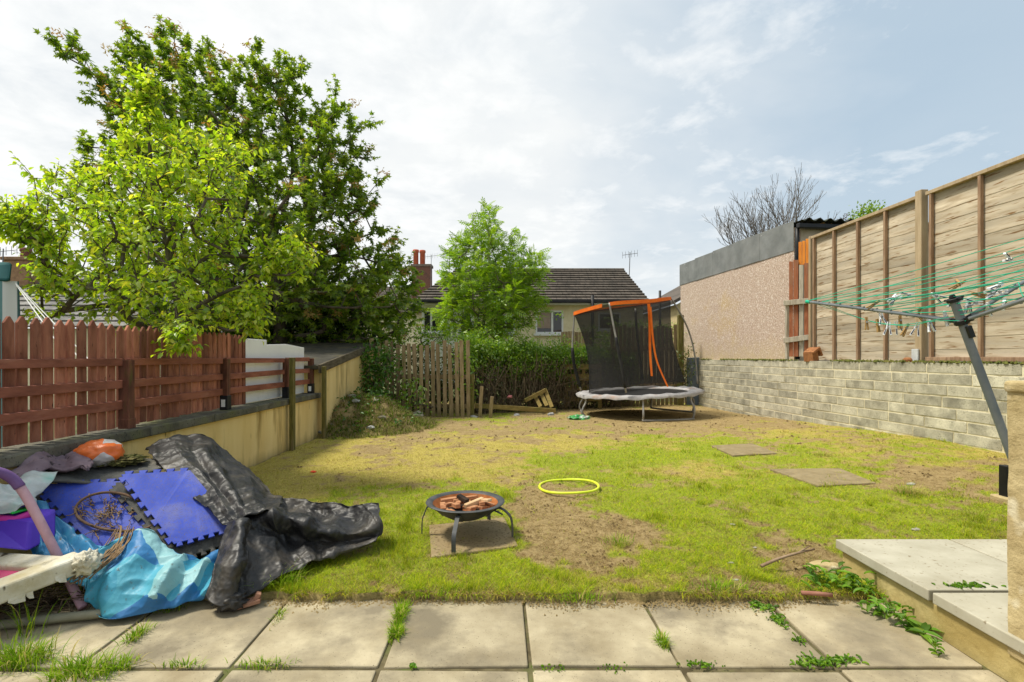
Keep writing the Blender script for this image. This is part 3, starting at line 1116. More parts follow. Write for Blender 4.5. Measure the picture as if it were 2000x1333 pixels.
# ================================================================ left wall with red fence
M_YEL = pm('ochre painted render', (.68, .49, .19), (.80, .62, .29), 2.2, .95, .35, 35, c3=(.33, .225, .075), s3=2.6, t3=(.55, .68), stretch=(1, 1, .16), speck=(.22, .15, .05), spscale=14, spt=(.68, .75), bdist=.008, gmoss=(.16, .22, (.20, .15, .045)))
M_COPE = pm('dark mossy coping', (.085, .08, .06), (.17, .16, .125), 6, .95, .5, 50, island=.12, c3=(.12, .125, .05), s3=3, speck=(.045, .042, .035), spscale=60, bdist=.006)
LX = -2.78
gw = thing('garden_wall', 'low ochre rendered wall with a dark stone coping under the red fence', 'wall', (LX, 4, 0))
mb = MB()
mb.box(LX - .2, LX, .3, 7.72, -.15, .625)
mb.build('render', M_YEL, gw)
mb = MB()
y_ = .3
while y_ < 7.7:
    y2 = min(y_ + random.uniform(.85, .98), 7.74)
    dz = random.uniform(-.006, .006)
    mb.box(LX - .24, LX + .045 + random.uniform(-.006, .006), y_ + .004, y2 - .004, .627, .702 + dz)
    y_ = y2
mb.build('coping', M_COPE, gw, bevel=.012, seg=2)

M_PIK = pm('red brown stained picket', (.21, .074, .044), (.41, .165, .10), 4, .85, .35, 30, island=.42, c3=(.46, .21, .14), s3=2.4, t3=(.55, .8), speck=(.06, .02, .012), spscale=16, spt=(.7, .74), stretch=(4, 4, .9), bdist=.004)
M_RAIL = pm('red brown rail', (.17, .058, .036), (.29, .105, .066), 4, .8, .3, 30, island=.12, c3=(.34, .15, .10), s3=3, t3=(.55, .8), stretch=(4, .9, 4))
M_PST = pm('red brown post', (.085, .034, .022), (.19, .075, .046), 4, .85, .3, 30, c3=(.10, .10, .025), s3=2.2, t3=(.56, .72), stretch=(5, 5, 1))
M_WHITEP = pm('white plastic', (.83, .83, .82), (.88, .88, .87), 3, .45, .04, 20, c3=(.66, .66, .64), s3=2, t3=(.55, .8))
rf = thing('picket_fence', 'red brown picket fence with three rails standing on the ochre wall', 'fence', (LX - .09, 4, .7))
FXP = LX - .075
posts = [1.05, 2.45, 3.90, 5.29, 6.78, 7.66]
bays = [(posts[i], posts[i + 1]) for i in range(3)] + [(5.29, 5.86)]
y_ = 1.10
for a, b in bays:
    mb = MB()
    while y_ < b - .02 and y_ < 5.80:
        w = random.uniform(.060, .070)
        zt = 1.495 + random.uniform(-.012, .012)
        zb = .712 + random.uniform(0, .012)
        th = .018
        ln = random.uniform(-.007, .007)
        xo = FXP - .055 + random.uniform(-.003, .003)
        pts = [(xo, y_, zb), (xo, y_ + w, zb), (xo, y_ + w + ln, zt - .04), (xo, y_ + w * .58 + ln, zt), (xo, y_ + w * .42 + ln, zt), (xo, y_ + ln, zt - .04)]
        mb.prism(pts, (th, 0, 0))
        y_ += w + random.uniform(.014, .026)
    mb.build('pickets', M_PIK, rf, bevel=.002)
for zc, hh in ((1.205, .056), (1.045, .062), (.885, .066)):
    for a, b in [(posts[i], posts[i + 1]) for i in range(5)]:
        mb = MB()
        mb.bar((FXP - .018, a + .037, zc + random.uniform(-.006, .006)), (FXP - .018, b - .037, zc + random.uniform(-.006, .006)), .03, hh)
        mb.build('rail', M_RAIL, rf, bevel=.003)
for i, py_ in enumerate(posts):
    mb = MB()
    mb.box(FXP - .035, FXP + .036, py_ - .036, py_ + .036, .705, 1.225)
    mb.build('post', M_PST, rf, bevel=.004)
    mb = MB()
    mb.box(FXP - .04, FXP + .041, py_ - .041, py_ + .041, .703, .85 if i > 2 else .78)
    mb.build('post_socket', M_DARKM if i > 2 else M_PST, rf, bevel=.003)
    if i in (3, 5):
        mb = MB()
        mb.box(FXP - .02, FXP + .02, py_ - .046, py_ - .0425, .735, .81)
        mb.build('reflector', M_WHITEP, rf)
# white panels behind the rails
wpn = thing('plastic_boarding', 'white plastic door boarding standing behind the open fence rails', 'plastic boarding', (FXP - .09, 6.6, .7))
xw = FXP - .085
mb = MB()
yv = lambda px: xw * 1000 / (px - VX)
mb.box(xw - .03, xw, 5.80, yv(521), .715, P(500, 662, 5.95).z)
mb.build('tall_sheet', M_WHITEP, wpn, bevel=.004)
mb = MB()
p = [(xw - .035, yv(521) + .006, .715), (xw - .035, 7.63, .715), (xw - .035, 7.63, 1.385), (xw - .035, 7.0, 1.42), (xw - .035, yv(521) + .006, 1.40)]
mb.prism(p, (.03, 0, 0))
for z in (.83, .99, 1.16):
    mb.box(xw - .004, xw + .004, 6.1, 6.5, z, z + .02)
mb.build('long_sheet', M_WHITEP, wpn, bevel=.003)

M_GPOST = pm('green mossy timber', (.085, .075, .02), (.17, .15, .04), 5, .95, .4, 30, c3=(.20, .15, .08), s3=3, stretch=(5, 5, 1))
for (px, pyt, pyb, Y, w, lab) in ((571, 699, 890, 6.62, .085, 'slim green mossy timber post leaning on the ochre wall, topped level with the fence'),
                                   (633, 716, 868, 7.62, .075, 'green mossy timber post at the corner of the felt roofed shed')):
    a, b = P(px, pyb, Y), P(px, pyt, Y)
    mb = MB()
    mb.bar((a.x, a.y, -.05), b, w, .05, up=(1, 0, 0))
    tag(mb.build('timber_post', M_GPOST, org=(a.x, a.y, 0), bevel=.004), lab, 'post')

# ================================================================ ochre shed with felt roof
sh = thing('shed', 'low ochre rendered shed with a sloping dark felt roof', 'shed', (-3.8, 9.3, 0))
mb = MB()
SX = LX + .05
mb.hexa([(SX - 2.2, 7.78, -.2), (SX, 7.78, -.2), (SX, 11.0, -.2), (SX - 2.2, 11.0, -.2), (SX - 2.2, 7.78, 1.06), (SX, 7.78, 1.06), (SX, 11.0, 1.46), (SX - 2.2, 11.0, 1.46)])
mb.build('wall', M_YEL, sh)
mb = MB()
mb.hexa([(SX - 2.35, 7.62, 1.055), (SX + .0, 7.62, 1.055), (SX + .0, 11.1, 1.49), (SX - 2.35, 11.1, 1.49), (SX - 2.35, 7.62, 1.12), (SX + .0, 7.62, 1.12), (SX + .0, 11.1, 1.555), (SX - 2.35, 11.1, 1.555)])
mb.build('roof', pm('old mossy roofing felt', (.03, .028, .022), (.07, .065, .05), 4, .95, .5, 60, c3=(.10, .085, .04), s3=3, bdist=.01), sh, bevel=.01)
mb = MB()
mb.bar((SX + .02, 7.60, 1.065), (SX + .02, 11.1, 1.502), .035, .13)
mb.build('bargeboard', pm('rotten grey timber', (.075, .06, .038), (.15, .125, .085), 6, .95, .4, 30, stretch=(5, 1, 5)), sh, bevel=.006)

# ================================================================ old palings at the back
M_PALE_W = pm('old weathered paling', (.19, .135, .068), (.33, .245, .14), 5, .95, .4, 30, island=.25, c3=(.15, .135, .045), s3=2.2, t3=(.52, .75), stretch=(5, 5, .8), gmoss=(.35, .5, (.10, .095, .028)))
pf = thing('paling_fence', 'weathered grey brown paling fence leaning at the back of the lawn', 'fence', (-1.5, 10.5, 0))
mb = MB()
pxs = [728, 743, 756, 767, 778, 790, 801, 812, 823, 835, 846, 858, 870, 881, 893, 904, 915]
for i, px in enumerate(pxs):
    Y = 10.7 - .25 * i / 16 - (.0 if px > 770 else -.15)
    a = P(px + random.uniform(-1, 1), 818, Y)
    top = P(px + random.uniform(-1.5, 1.5) - 2, 668 + random.uniform(-5, 7) - (0 if i else 4), Y + .06)
    w = .082 + random.uniform(-.006, .006)
    d = Vector((top.x - a.x, top.y - a.y, top.z + .1))
    b = Vector((a.x, a.y, -.1))
    mb.prism([b - Vector((w / 2, 0, 0)), b + Vector((w / 2, 0, 0)), b + d + Vector((w / 2, 0, 0)), b + d - Vector((w / 2, 0, random.uniform(-.02, .02)))], (0, .02, 0))
mb.build('palings', M_PALE_W, pf, bevel=.003)
for z in (.83, .22):
    mb = MB()
    y_ = 10.72
    mb.bar(P(722, 697 + (H - z) * 1000 / 10.95, 10.95), P(927, 697 + (H - z) * 1000 / 10.55, 10.55), .04, .085)
    mb.build('rail', M_PALE_W, pf, bevel=.004)
mb = MB()
a = P(922, 820, 10.58)
mb.box(a.x - .045, a.x + .045, 10.53, 10.61, -.1, .9)
mb.build('post', M_GPOST, pf, bevel=.004)

# board fence behind the trampoline
bk = thing('back_fence', 'dark upright board fence behind the trampoline net', 'fence', (2.9, 13.2, 0))
mb = MB()
for i in range(17):
    px = 1196 + i * 8.2
    Y = 12.9 + .035 * i
    a, tpt = P(px, 780, Y), P(px + random.uniform(-1, 1), 638 + random.uniform(-4, 4), Y)
    w = .088
    mb.box(a.x - w / 2, a.x + w / 2, Y, Y + .02, -.12, tpt.z)
mb.build('boards', M_PALE_W, bk, bevel=.003)
for z in (1.45, .55):
    mb = MB()
    mb.bar((2.65, 12.87, z), (4.62, 13.48, z), .04, .09)
    mb.build('rail', M_PALE_W, bk, bevel=.003)
mb = MB()
a = P(1329, 700, 13.3)
mb.box(a.x - .07, a.x + .07, 13.24, 13.36, -.1, P(1329, 616, 13.3).z)
mb.build('post', M_GPOST, bk, bevel=.005)

# pallet on edge beside the trampoline, planks and broken pallet under the hedge
M_PAL = pm('mossy pallet timber', (.165, .115, .035), (.27, .20, .07), 5, .95, .4, 30, island=.22, c3=(.12, .12, .03), s3=3, stretch=(1, 4, 4))
a, b = P(1104, 790, 12.4), P(1175, 790, 12.4)
pl = thing('pallet', 'mossy wooden pallet standing on edge behind the left of the trampoline', 'pallet', (a.x, 12.4, 0))
for (y0, y1) in ((712, 722), (731, 744), (752, 763), (775, 784)):
    mb = MB()
    z0, z1 = P(0, y1, 12.4).z, P(0, y0, 12.4).z
    mb.box(a.x, b.x, 12.38, 12.40, z0, z1)
    mb.build('slat', M_PAL, pl, bevel=.003)
for px in (1106, 1140, 1172):
    x = P(px, 0, 12.4).x
    mb = MB()
    mb.box(x - .04, x + .04, 12.402, 12.50, -.08, P(0, 711, 12.4).z)
    mb.build('bearer', M_PAL, pl, bevel=.004)
bpz = ((918, 792, 1085, 803, 10.9, 'long rotten plank lying under the hedge'),)
for (x0, y0, x1, y1, Y, lab) in bpz:
    mb = MB()
    mb.bar(P(x0, y0, Y), P(x1, y1, Y + .3), .05, .10)
    c = P((x0 + x1) / 2, (y0 + y1) / 2, Y)
    tag(mb.build('plank', M_PAL, org=c, bevel=.005), lab, 'plank')
bpl = thing('broken_pallet', 'broken pallet of splayed boards propped against the hedge stems', 'pallet', P(1065, 795, 11.5))
for (x0, y0, x1, y1) in ((1055, 765, 1068, 793), (1064, 760, 1078, 796), (1042, 768, 1056, 795)):
    mb = MB()
    mb.bar(P(x0, y0, 11.7), P(x1, y1, 11.3), .085, .02, up=(0, -1, 0))
    mb.build('board', M_PAL, bpl, bevel=.003)
mb = MB()
mb.bar(P(1025, 783, 11.4), P(1066, 762, 11.6), .05, .08)
mb.build('bearer', M_PAL, bpl, bevel=.003)
for (px, yt, yb_, Y, lab) in ((937, 755, 815, 10.5, 'short broken paling stump right of the paling fence'), (957, 775, 818, 10.4, 'stub of mossy timber post in front of the long plank')):
    a, b = P(px, yb_, Y), P(px + 4, yt, Y)
    mb = MB()
    mb.bar((a.x, a.y, -.05), b, .07, .05, up=(0, 1, 0))
    tag(mb.build('timber_stump', M_PALE_W, org=(a.x, a.y, 0), bevel=.004), lab, 'timber stump')
# ================================================================ rotary airer
M_ALU = pm('grey painted tube', (.13, .15, .165), (.18, .20, .21), 6, .45, .05, c3=(.24, .25, .25), s3=3, t3=(.5, .8))
M_LINE = pm('green washing line', (.012, .36, .21), (.03, .46, .28), 20, .5, 0)
M_BLKP = pm('black moulded plastic', (.01, .01, .011), (.02, .02, .02), 6, .4, 0)
hub = P(1878, 628, 2.9)
foot = Vector((3.075, 2.9, .187))
ax_ = (hub - foot).normalized()
head = hub + ax_ * .13
ra = thing('rotary_airer', 'leaning grey rotary airer strung with green washing line', 'rotary airer', foot)
mb = MB()
mb.tube([foot, hub + ax_ * .12], .0215, 16)
mb.build('pole', M_ALU, ra, smooth=False, auto=40)
mb = MB()
side = Vector((ax_.z, 0, -ax_.x))
mb.tube([hub - ax_ * .018, hub + ax_ * .012], .036, 14)
for d in ((0, 1, 0), side, (0, -1, 0)):
    d = Vector(d)
    mb.bar(hub, hub + d * .075 + ax_ * .012, .018, .026, up=ax_)
mb.build('arm_hub', M_BLKP, ra, bevel=.004)
mb = MB()
mb.tube([head - ax_ * .012, head + ax_ * .010], .034, 12)
mb.tube([head + ax_ * .012, head + ax_ * .03], [.018, .012], 10)
for d in ((0, 1, 0), side, (0, -1, 0)):
    mb.bar(head, head + Vector(d) * .06, .014, .012, up=ax_)
mb.build('top_cap', M_BLKP, ra, bevel=.003)
mb = MB()
mb.bar(hub - ax_ * .03 + Vector((-.0, -.03, 0)), hub - ax_ * .10 + Vector((0, -.03, 0)), .018, .03)
mb.build('locking_lever', M_BLKP, ra, bevel=.003)
tips = [P(1580, 590, 4.2), hub + 1.32 * (side * .93 + ax_ * .24).normalized() + Vector((0, 0, 0)), Vector((2.5, 1.62, 1.72))]
tips[1] = Vector((3.70, 2.9, 2.14))
for tp in tips:
    mb = MB()
    d = (tp - hub).normalized()
    mb.tube([hub + d * .06, tp], .0115, 10)
    for f in np.linspace(.28, .99, 9):
        q = hub.lerp(tp, f)
        mb.tube([q - ax_ * .014, q + ax_ * .018], .007, 6)
    mb.build('arm', M_ALU, ra, auto=40)
    mb = MB()
    mb.tube([head + d * .02, hub.lerp(tp, .3)], .0028, 6)
    mb.tube([tp - d * .02, tp + d * .03], .0145, 10)
    mb.build('stay', M_LINE if tp is not tips[1] else M_LINE, ra)
mb = MB()


def sagline(a, b, s, n=10, r=.0027):
    mb.tube([a.lerp(b, k / n) - Vector((0, 0, s * 4 * (k / n) * (1 - k / n))) for k in range(n + 1)], r, 5, cap=False)


for f in np.linspace(.3, .99, 7):
    for i, j in ((0, 1), (1, 2), (2, 0)):
        a, b = hub.lerp(tips[i], f) + ax_ * .015, hub.lerp(tips[j], f) + ax_ * .015
        sagline(a, b, .012 + .03 * random.random() * (1 if f < .9 else .3))
low1 = [hub.lerp(tips[0], .9), P(1700, 628, 3.6), P(1742, 634, 3.4), P(1800, 630, 3.15), hub.lerp(tips[2], .25)]
low2 = [hub.lerp(tips[0], .98), P(1660, 616, 3.8), P(1712, 630, 3.5), P(1775, 637, 3.2), P(1820, 628, 3.0), hub + Vector((0, -.05, 0))]
for lw in (low1, low2):
    mb.tube([Vector(q) for q in crom([tuple(v) for v in lw], 24)], .002, 5, cap=False)
mb.build('washing_line', M_LINE, ra)

# pegs: one white, one wooden, then copies
M_PEGW = pm('white peg plastic', (.72, .73, .76), (.78, .79, .81), 8, .35, 0)
M_PEGB = pm('dark blue peg grip', (.02, .025, .06), (.03, .035, .08), 8, .4, 0)
M_PEGT = pm('weathered peg wood', (.26, .15, .05), (.38, .24, .09), 30, .8, .2)
M_WIRE = pm('peg spring wire', (.30, .29, .27), (.36, .35, .33), 9, .35, 0, metallic=.8)


def make_peg(white):
    t_ = thing('clothes_peg', 'x', 'clothes peg', (0, 0, 0))
    for s in (-1, 1):
        mb = MB()
        if white:
            mb.prism([(s * .003, -.004, .006), (s * .008, -.004, .004), (s * .010, -.004, -.028), (s * .021, -.004, -.066), (s * .012, -.004, -.068), (s * .003, -.004, -.030)], (0, .010, 0))
        else:
            mb.prism([(s * .001, -.005, .008), (s * .006, -.005, .006), (s * .007, -.005, -.03), (s * .010, -.005, -.066), (s * .003, -.005, -.066), (s * .001, -.005, -.03)], (0, .010, 0))
        mb.build('jaw', M_PEGW if white else M_PEGT, t_, bevel=.001)
        if white:
            mb = MB()
            mb.prism([(s * .0095, -.0052, -.032), (s * .017, -.0052, -.060), (s * .0125, -.0052, -.061), (s * .007, -.0052, -.034)], (0, .0124, 0))
            mb.build('grip', M_PEGB, t_)
    mb = MB()
    mb.tube([(.0, -.008, -.022), (.0, .008, -.022)], .0055, 8)
    mb.build('spring', M_WIRE, t_)
    return t_


ORD = ['first', 'second', 'third', 'fourth', 'fifth', 'sixth', 'seventh', 'eighth', 'ninth']
pegs_w = {'white peg hanging below the long airer arm, %s white one from its tip': [(1720, 621), (1736, 639), (1750, 638), (1793, 639), (1813, 631), (1845, 618)],
          'white peg on the line above the long airer arm, %s white from its tip': [(1750, 585), (1759, 586), (1784, 585), (1820, 583)],
          'white plastic peg beside the black airer head, %s towards the right arm': [(1878, 590), (1892, 592)],
          'white plastic peg along the steep airer arm, %s from the pole': [(1917, 600), (1928, 603), (1946, 580), (1957, 562), (1966, 578), (1963, 594), (1977, 517)]}
pegs_t = {'wooden peg hanging below the long airer arm, %s wooden one from its tip': [(1692, 630), (1713, 634), (1758, 627), (1773, 643), (1796, 627)],
          'wooden peg on the lines above the airer arms, %s wooden one from the left': [(1716, 597), (1797, 610), (1868, 556), (1883, 558), (1901, 582)]}
for white, sets in ((True, pegs_w), (False, pegs_t)):
    proto = make_peg(white)
    first = True
    for lb, lst in sets.items():
        for k, (px, py) in enumerate(lst):
            if first:
                o = proto
                first = False
            else:
                o = proto.copy()
                COL.objects.link(o)
                for ch in list(proto.children):
                    c = ch.copy()
                    COL.objects.link(c)
                    c.parent = o
            Yp = float(np.interp(px, [1690, 1760, 1850, 1900, 1980], [3.6, 3.35, 3.0, 2.86, 2.84]))
            q = P(px, py - 8, Yp)
            o.location = q
            o.scale = (1.25, 1.25, 1.25)
            above = 'above' in lb or 'steep' in lb
            o.rotation_euler = (random.uniform(-.3, .3), random.uniform(-.25, .25) + (random.choice((-1, 1)) * random.uniform(.5, 1.7) if above else random.choice((0, .5, -.5, 0))), random.uniform(-.9, .9))
            tag(o, lb % ORD[k], 'clothes peg', 'pegs clipped on the rotary airer')

# ================================================================ trampoline
M_GALV = pm('galvanised tube', (.22, .215, .20), (.34, .33, .31), 8, .45, .05, c3=(.16, .09, .05), s3=4, t3=(.56, .75), metallic=.35)
M_PAD = pm('faded grey trampoline pad', (.30, .29, .29), (.44, .43, .43), 7, .8, .3, 30, c3=(.36, .24, .18), s3=3, t3=(.55, .7), bdist=.01)
M_MATB = pm('black woven mat', (.012, .012, .013), (.022, .022, .022), 20, .7, .1)
M_ORNG = pm('orange fabric band', (.72, .135, .012), (.82, .19, .02), 8, .7, .2, 40)
M_FOAM = pm('black foam sleeve', (.012, .012, .013), (.03, .03, .03), 10, .8, .2)
m, nt, out = new_mat('black mesh net')
t = NT(nt)
d = t.n('ShaderNodeBsdfDiffuse')
d.inputs[0].default_value = (.04, .04, .041, 1)
tr = t.n('ShaderNodeBsdfTransparent')
mx = t.n('ShaderNodeMixShader')
v = t.coord('Object')
t.l(t.math('ADD', t.math('MULTIPLY', t.noise(v, 3, 3), .12), .62), mx.inputs[0])
t.l(tr.outputs[0], mx.inputs[1])
t.l(d.outputs[0], mx.inputs[2])
t.l(mx.outputs[0], out.inputs[0])
M_NET = m
TC = Vector((2.91, 10.9, .50))
TR = 1.25
tz = lambda x, y: .50 + .045 * (x - TC.x) + .0 * (y - TC.y)


def tp_(a, r, dz=0):
    a = math.radians(a)
    x, y = TC.x + r * math.cos(a), TC.y + r * math.sin(a)
    return Vector((x, y, tz(x, y) + dz))


tm = thing('trampoline', 'round trampoline with leaning black net, orange top band and bent legs', 'trampoline', (TC.x, TC.y, 0))
mb = MB()
ring = [tp_(i * 7.5, TR, -.02) for i in range(49)]
mb.tube(ring, .021, 8, cap=False)
mb.build('frame_ring', M_GALV, tm, smooth=True)
vs, fs = [], []
n = 72
for i in range(n):
    a = i * 360 / n
    wb = .012 * math.sin(i * 1.7) + .01 * math.sin(i * .6)
    for r, dz in ((TR + .045 + wb, -.045 + wb), (TR + .05 + wb, .012), (TR - .04, .035 + wb), (TR - .24 + wb, .012), (TR - .25, -.01)):
        vs.append(tp_(a, r, dz))
for i in range(n):
    for k in range(4):
        a, b = i * 5 + k, ((i + 1) % n) * 5 + k
        fs.append((a, b, b + 1, a + 1))
mb = MB()
mb.add(vs, fs)
mb.build('spring_pad', M_PAD, tm, smooth=True)
mb = MB()
mb.add([tp_(i * 5, TR - .22, -.015) for i in range(72)] + [tp_(0, 0, -.02)], [(i, (i + 1) % 72, 72) for i in range(72)])
mb.build('jump_mat', M_MATB, tm)
for a0, a1 in ((-101, -52), (152, 197), (12, 62)):
    pts = []
    for a, up in ((a0, 1), (a1, 0)):
        l = [tp_(a, TR - .01, -.03), tp_(a, TR - .015, -.14), tp_(a, TR + .05, -.26), tp_(a, TR + .06, -.36)]
        b = tp_(a, TR + .03, 0)
        l.append(Vector((b.x, b.y, .065)))
        mid = tp_((a0 + a1) / 2, TR, 0)
        b2 = Vector((b.x, b.y, 0)).lerp(Vector((mid.x, mid.y, 0)), .13)
        l.append(Vector((b2.x, b2.y, .022 + .02)))
        pts += l if up else l[::-1]
    pts = [Vector(q) for q in crom([tuple(p) for p in pts], 44)]
    mb = MB()
    mb.tube(pts, .0205, 8)
    mb.build('leg', M_GALV, tm, smooth=True)
TOP = [P(1121, 613, 10.5), P(1190, 594, 9.8), P(1265, 588, 9.95), P(1310, 583, 10.9), P(1262, 594, 12.0), P(1172, 605, 11.7)]
BOT = [P(1150, 768, 10.55), P(1222, 766, 9.95), P(1300, 753, 10.1), P(1338, 746, 10.9), P(1278, 749, 11.85), P(1192, 757, 11.7)]


def loop(pts, n):
    p = [tuple(q) for q in pts]
    k = len(p)
    ext = p[-2:] + p + p[:3]
    g = crom(ext, (len(ext) - 1) * n + 1)
    return g[2 * n:(2 + k) * n]


nl = 12
LT, LB = loop(TOP, nl), loop(BOT, nl)
cT, cB = LT.mean(0), LB.mean(0)
rows = []
for j in range(13):
    u = j / 12
    g = LB * (1 - u) + LT * u
    c = cB * (1 - u) + cT * u
    pinch = 1 - .11 * math.sin(math.pi * u)
    g = c + (g - c) * np.array([pinch, pinch, 1])
    rows.append(g)
rows = np.array(rows)
nr = rows.shape[1]
idx = np.arange(13 * nr).reshape(13, nr)
idx2 = np.roll(idx, -1, 1)
F = np.stack([idx[:-1], idx2[:-1], idx2[1:], idx[1:]], -1).reshape(-1, 4)
np_mesh('net', rows.reshape(-1, 3), F, M_NET, tm, smooth=True)


def band(i0, i1, h, name):
    vs, fs = [], []
    for i in range(i0, i1 + 1):
        p = LT[i % nr]
        o = norm((p - cT) * np.array([1, 1, 0])) * .012
        vs += [p + o + (0, 0, .03), p + o + (0, 0, .03 - h)]
    for k in range(i1 - i0):
        fs.append((2 * k, 2 * k + 1, 2 * k + 3, 2 * k + 2))
    mb = MB()
    mb.add(vs, fs)
    o = mb.build(name, M_ORNG, tm)
    s = o.modifiers.new('Solid', 'SOLIDIFY')
    s.thickness = .012


band(0, nl - 2, .07, 'orange_band')
band(nl + 0, 3 * nl, .07, 'orange_band')
band(3 * nl + 2, 6 * nl - 1, .07, 'orange_band')
# door strips
for pts, w in (([(1266, 594, 9.92), (1268, 640, 10.0), (1269, 690, 10.05), (1272, 735, 10.0)], .055), ([(1269, 600, 9.91), (1274, 660, 9.98), (1282, 705, 10.0), (1303, 756, 9.9)], .042)):
    g = crom([tuple(P(*q)) for q in pts], 20)
    mb = MB()
    vs = []
    for k, p in enumerate(g):
        ww = w * (1 - .3 * k / 19) / 2
        tw = .4 * math.sin(k * .35)
        vs += [p + (-ww * math.cos(tw), -.03 - ww * math.sin(tw), 0), p + (ww * math.cos(tw), -.03 + ww * math.sin(tw), 0)]
    mb.add(vs, [(2 * k, 2 * k + 1, 2 * k + 3, 2 * k + 2) for k in range(19)])
    o = mb.build('door_strap', M_ORNG, tm)
    s = o.modifiers.new('Solid', 'SOLIDIFY')
    s.thickness = .01
for pts, sl in (([(1135, 765, 10.55), (1122, 715, 10.5), (1118, 680, 10.5), (1120, 640, 10.5), (1122, 613, 10.5)], 2),
                ([(1223, 768, 9.7), (1214, 715, 9.72), (1205, 670, 9.75), (1197, 630, 9.78), (1190, 592, 9.8)], 3),
                ([(1362, 750, 11.25), (1358, 700, 11.2), (1348, 655, 11.15), (1333, 620, 11.0), (1311, 583, 10.9)], 0),
                ([(1256, 748, 12.1), (1250, 700, 12.08), (1244, 650, 12.05), (1241, 603, 12.0)], 4)):
    g = [Vector(q) for q in crom([tuple(P(*q)) for q in pts], 17)]
    mb = MB()
    mb.tube(g, .0185, 8)
    po = mb.build('net_pole', M_GALV, tm, smooth=True)
    if sl:
        mb = MB()
        k = {2: 9, 3: 10, 4: 16}[sl]
        mb.tube(g[1:k], .031, 8)
        mb.build('foam_sleeve', M_FOAM, po, smooth=True) if False else mb.build('foam_sleeve', M_FOAM, tm, smooth=True)

# green plastic scrap beside the trampoline leg
M_GPL = pm('green plastic film', (.02, .22, .05), (.10, .42, .12), 12, .4, .2, c3=(.6, .65, .6), s3=10, t3=(.5, .6))


def blob(name, c, r, mat, label=None, cat=None, amp=.25, freq=4, seed=0, sub=4, crease=.25, zmin=None, parent=None, tilt=None, flat=False):
    import bmesh
    bm = bmesh.new()
    bmesh.ops.create_icosphere(bm, subdivisions=sub, radius=1)
    for v in bm.verts:
        p = v.co.copy()
        q = p * freq * .5 + Vector((seed * 3.7, seed, seed * 1.3))
        k = 1 + amp * mnoise.noise(q) + crease * (1 - 2 * abs(mnoise.noise(q * 1.7))) * .5 - crease * .25 + amp * .3 * mnoise.noise(q * 4)
        w = Vector((p.x * r[0], p.y * r[1], p.z * r[2])) * k
        if tilt:
            w.rotate(tilt)
        v.co = w
        if zmin is not None and v.co.z + c[2] < zmin:
            v.co.z = zmin - c[2]
    me = bpy.data.meshes.new(name)
    bm.to_mesh(me)
    bm.free()
    o = link(name, me, mat, None, c, smooth=not flat)
    if parent is not None:
        o.parent = parent
        o.location = Vector(c) - ORG[parent]
    if label:
        tag(o, label, cat)
    return o


c = PZ(1130, 817, .03)
blob('plastic_scrap', c, (.20, .14, .06), M_GPL, 'crumpled green plastic film by the left trampoline leg', 'plastic scrap', .5, 5, 3, 4, .5, 0.0)

# ================================================================ fire bowl
M_IRON = pm('blackened steel', (.055, .058, .06), (.095, .098, .10), 9, .55, .12, 60, c3=(.12, .10, .085), s3=6, t3=(.55, .75), metallic=.3)
M_RUST = pm('rusty steel', (.24, .075, .018), (.44, .165, .05), 9, .85, .3, 60, c3=(.13, .06, .03), s3=5)
FC = P(909, 979, 3.5)
FR = .265
fb = thing('fire_bowl', 'black steel fire bowl on four curved legs with a rusty inside', 'fire bowl', (FC.x, FC.y, .05))
prof = [(0.0, -.118), (.06, -.114), (.12, -.095), (.17, -.066), (.205, -.030), (.222, -.008), (.236, .002), (FR, .004), (FR + .004, 0), (FR, -.005), (.232, -.006), (.205, -.040), (.16, -.078), (.11, -.104), (0, -.125)]
mb = MB()
mb.lathe(prof[5:], FC, 48)
mb.build('bowl', M_IRON, fb, auto=50)
mb = MB()
mb.lathe([(r, z + .002) for r, z in prof[:6]], FC, 48)
mb.build('rusty_lining', M_RUST, fb, smooth=True)
for px, py, a in ((824, 1040, 0), (886, 1077, 0), (1001, 1046, 0), (955, 1013, 0)):
    g_ = PZ(px, py, .06)
    d = Vector((g_.x - FC.x, g_.y - FC.y, 0))
    dn = d.normalized()
    q = lambda r, z: Vector((FC.x, FC.y, 0)) + dn * r + Vector((0, 0, z))
    R_ = d.length
    pts = [q(.150, FC.z - .092), q(.215, FC.z - .040), q(.255, FC.z - .030), q(min(R_ * .93, .31), FC.z - .068), q(R_ * .99, .145), q(R_, .052)]
    g = [Vector(v) for v in crom([tuple(p) for p in pts], 22)]
    mb = MB()
    sd = Vector((-dn.y, dn.x, 0))
    vs = []
    for k, p in enumerate(g):
        dd = (g[min(k + 1, 21)] - g[max(k - 1, 0)]).normalized()
        nn = dd.cross(sd)
        for s1, s2 in ((-1, -1), (1, -1), (1, 1), (-1, 1)):
            vs.append(p + sd * .0135 * s1 + nn * .0035 * s2)
    fs = [(4 * k + a, 4 * k + (a + 1) % 4, 4 * k + 4 + (a + 1) % 4, 4 * k + 4 + a) for k in range(21) for a in range(4)] + [(3, 2, 1, 0), (84, 85, 86, 87)]
    mb.add(vs, fs)
    mb.build('leg', M_IRON, fb, auto=40)
mb = MB()
hp = [FC + Vector((.20, -.10, -.035)), FC + Vector((.235, -.12, -.045)), FC + Vector((.25, -.10, -.06)), FC + Vector((.22, -.07, -.05))]
mb.tube([Vector(v) for v in crom([tuple(p) for p in hp], 14)], .006, 8)
mb.build('handle', M_IRON, fb, smooth=True)
M_CHAR = pm('charred timber', (.012, .010, .009), (.05, .032, .02), 9, .9, .4, 40)
M_FIRE = pm('reddish kindling', (.28, .115, .05), (.50, .26, .13), 9, .85, .3, 40, c3=(.16, .06, .03), s3=5, island=.1, stretch=(1, 5, 5))
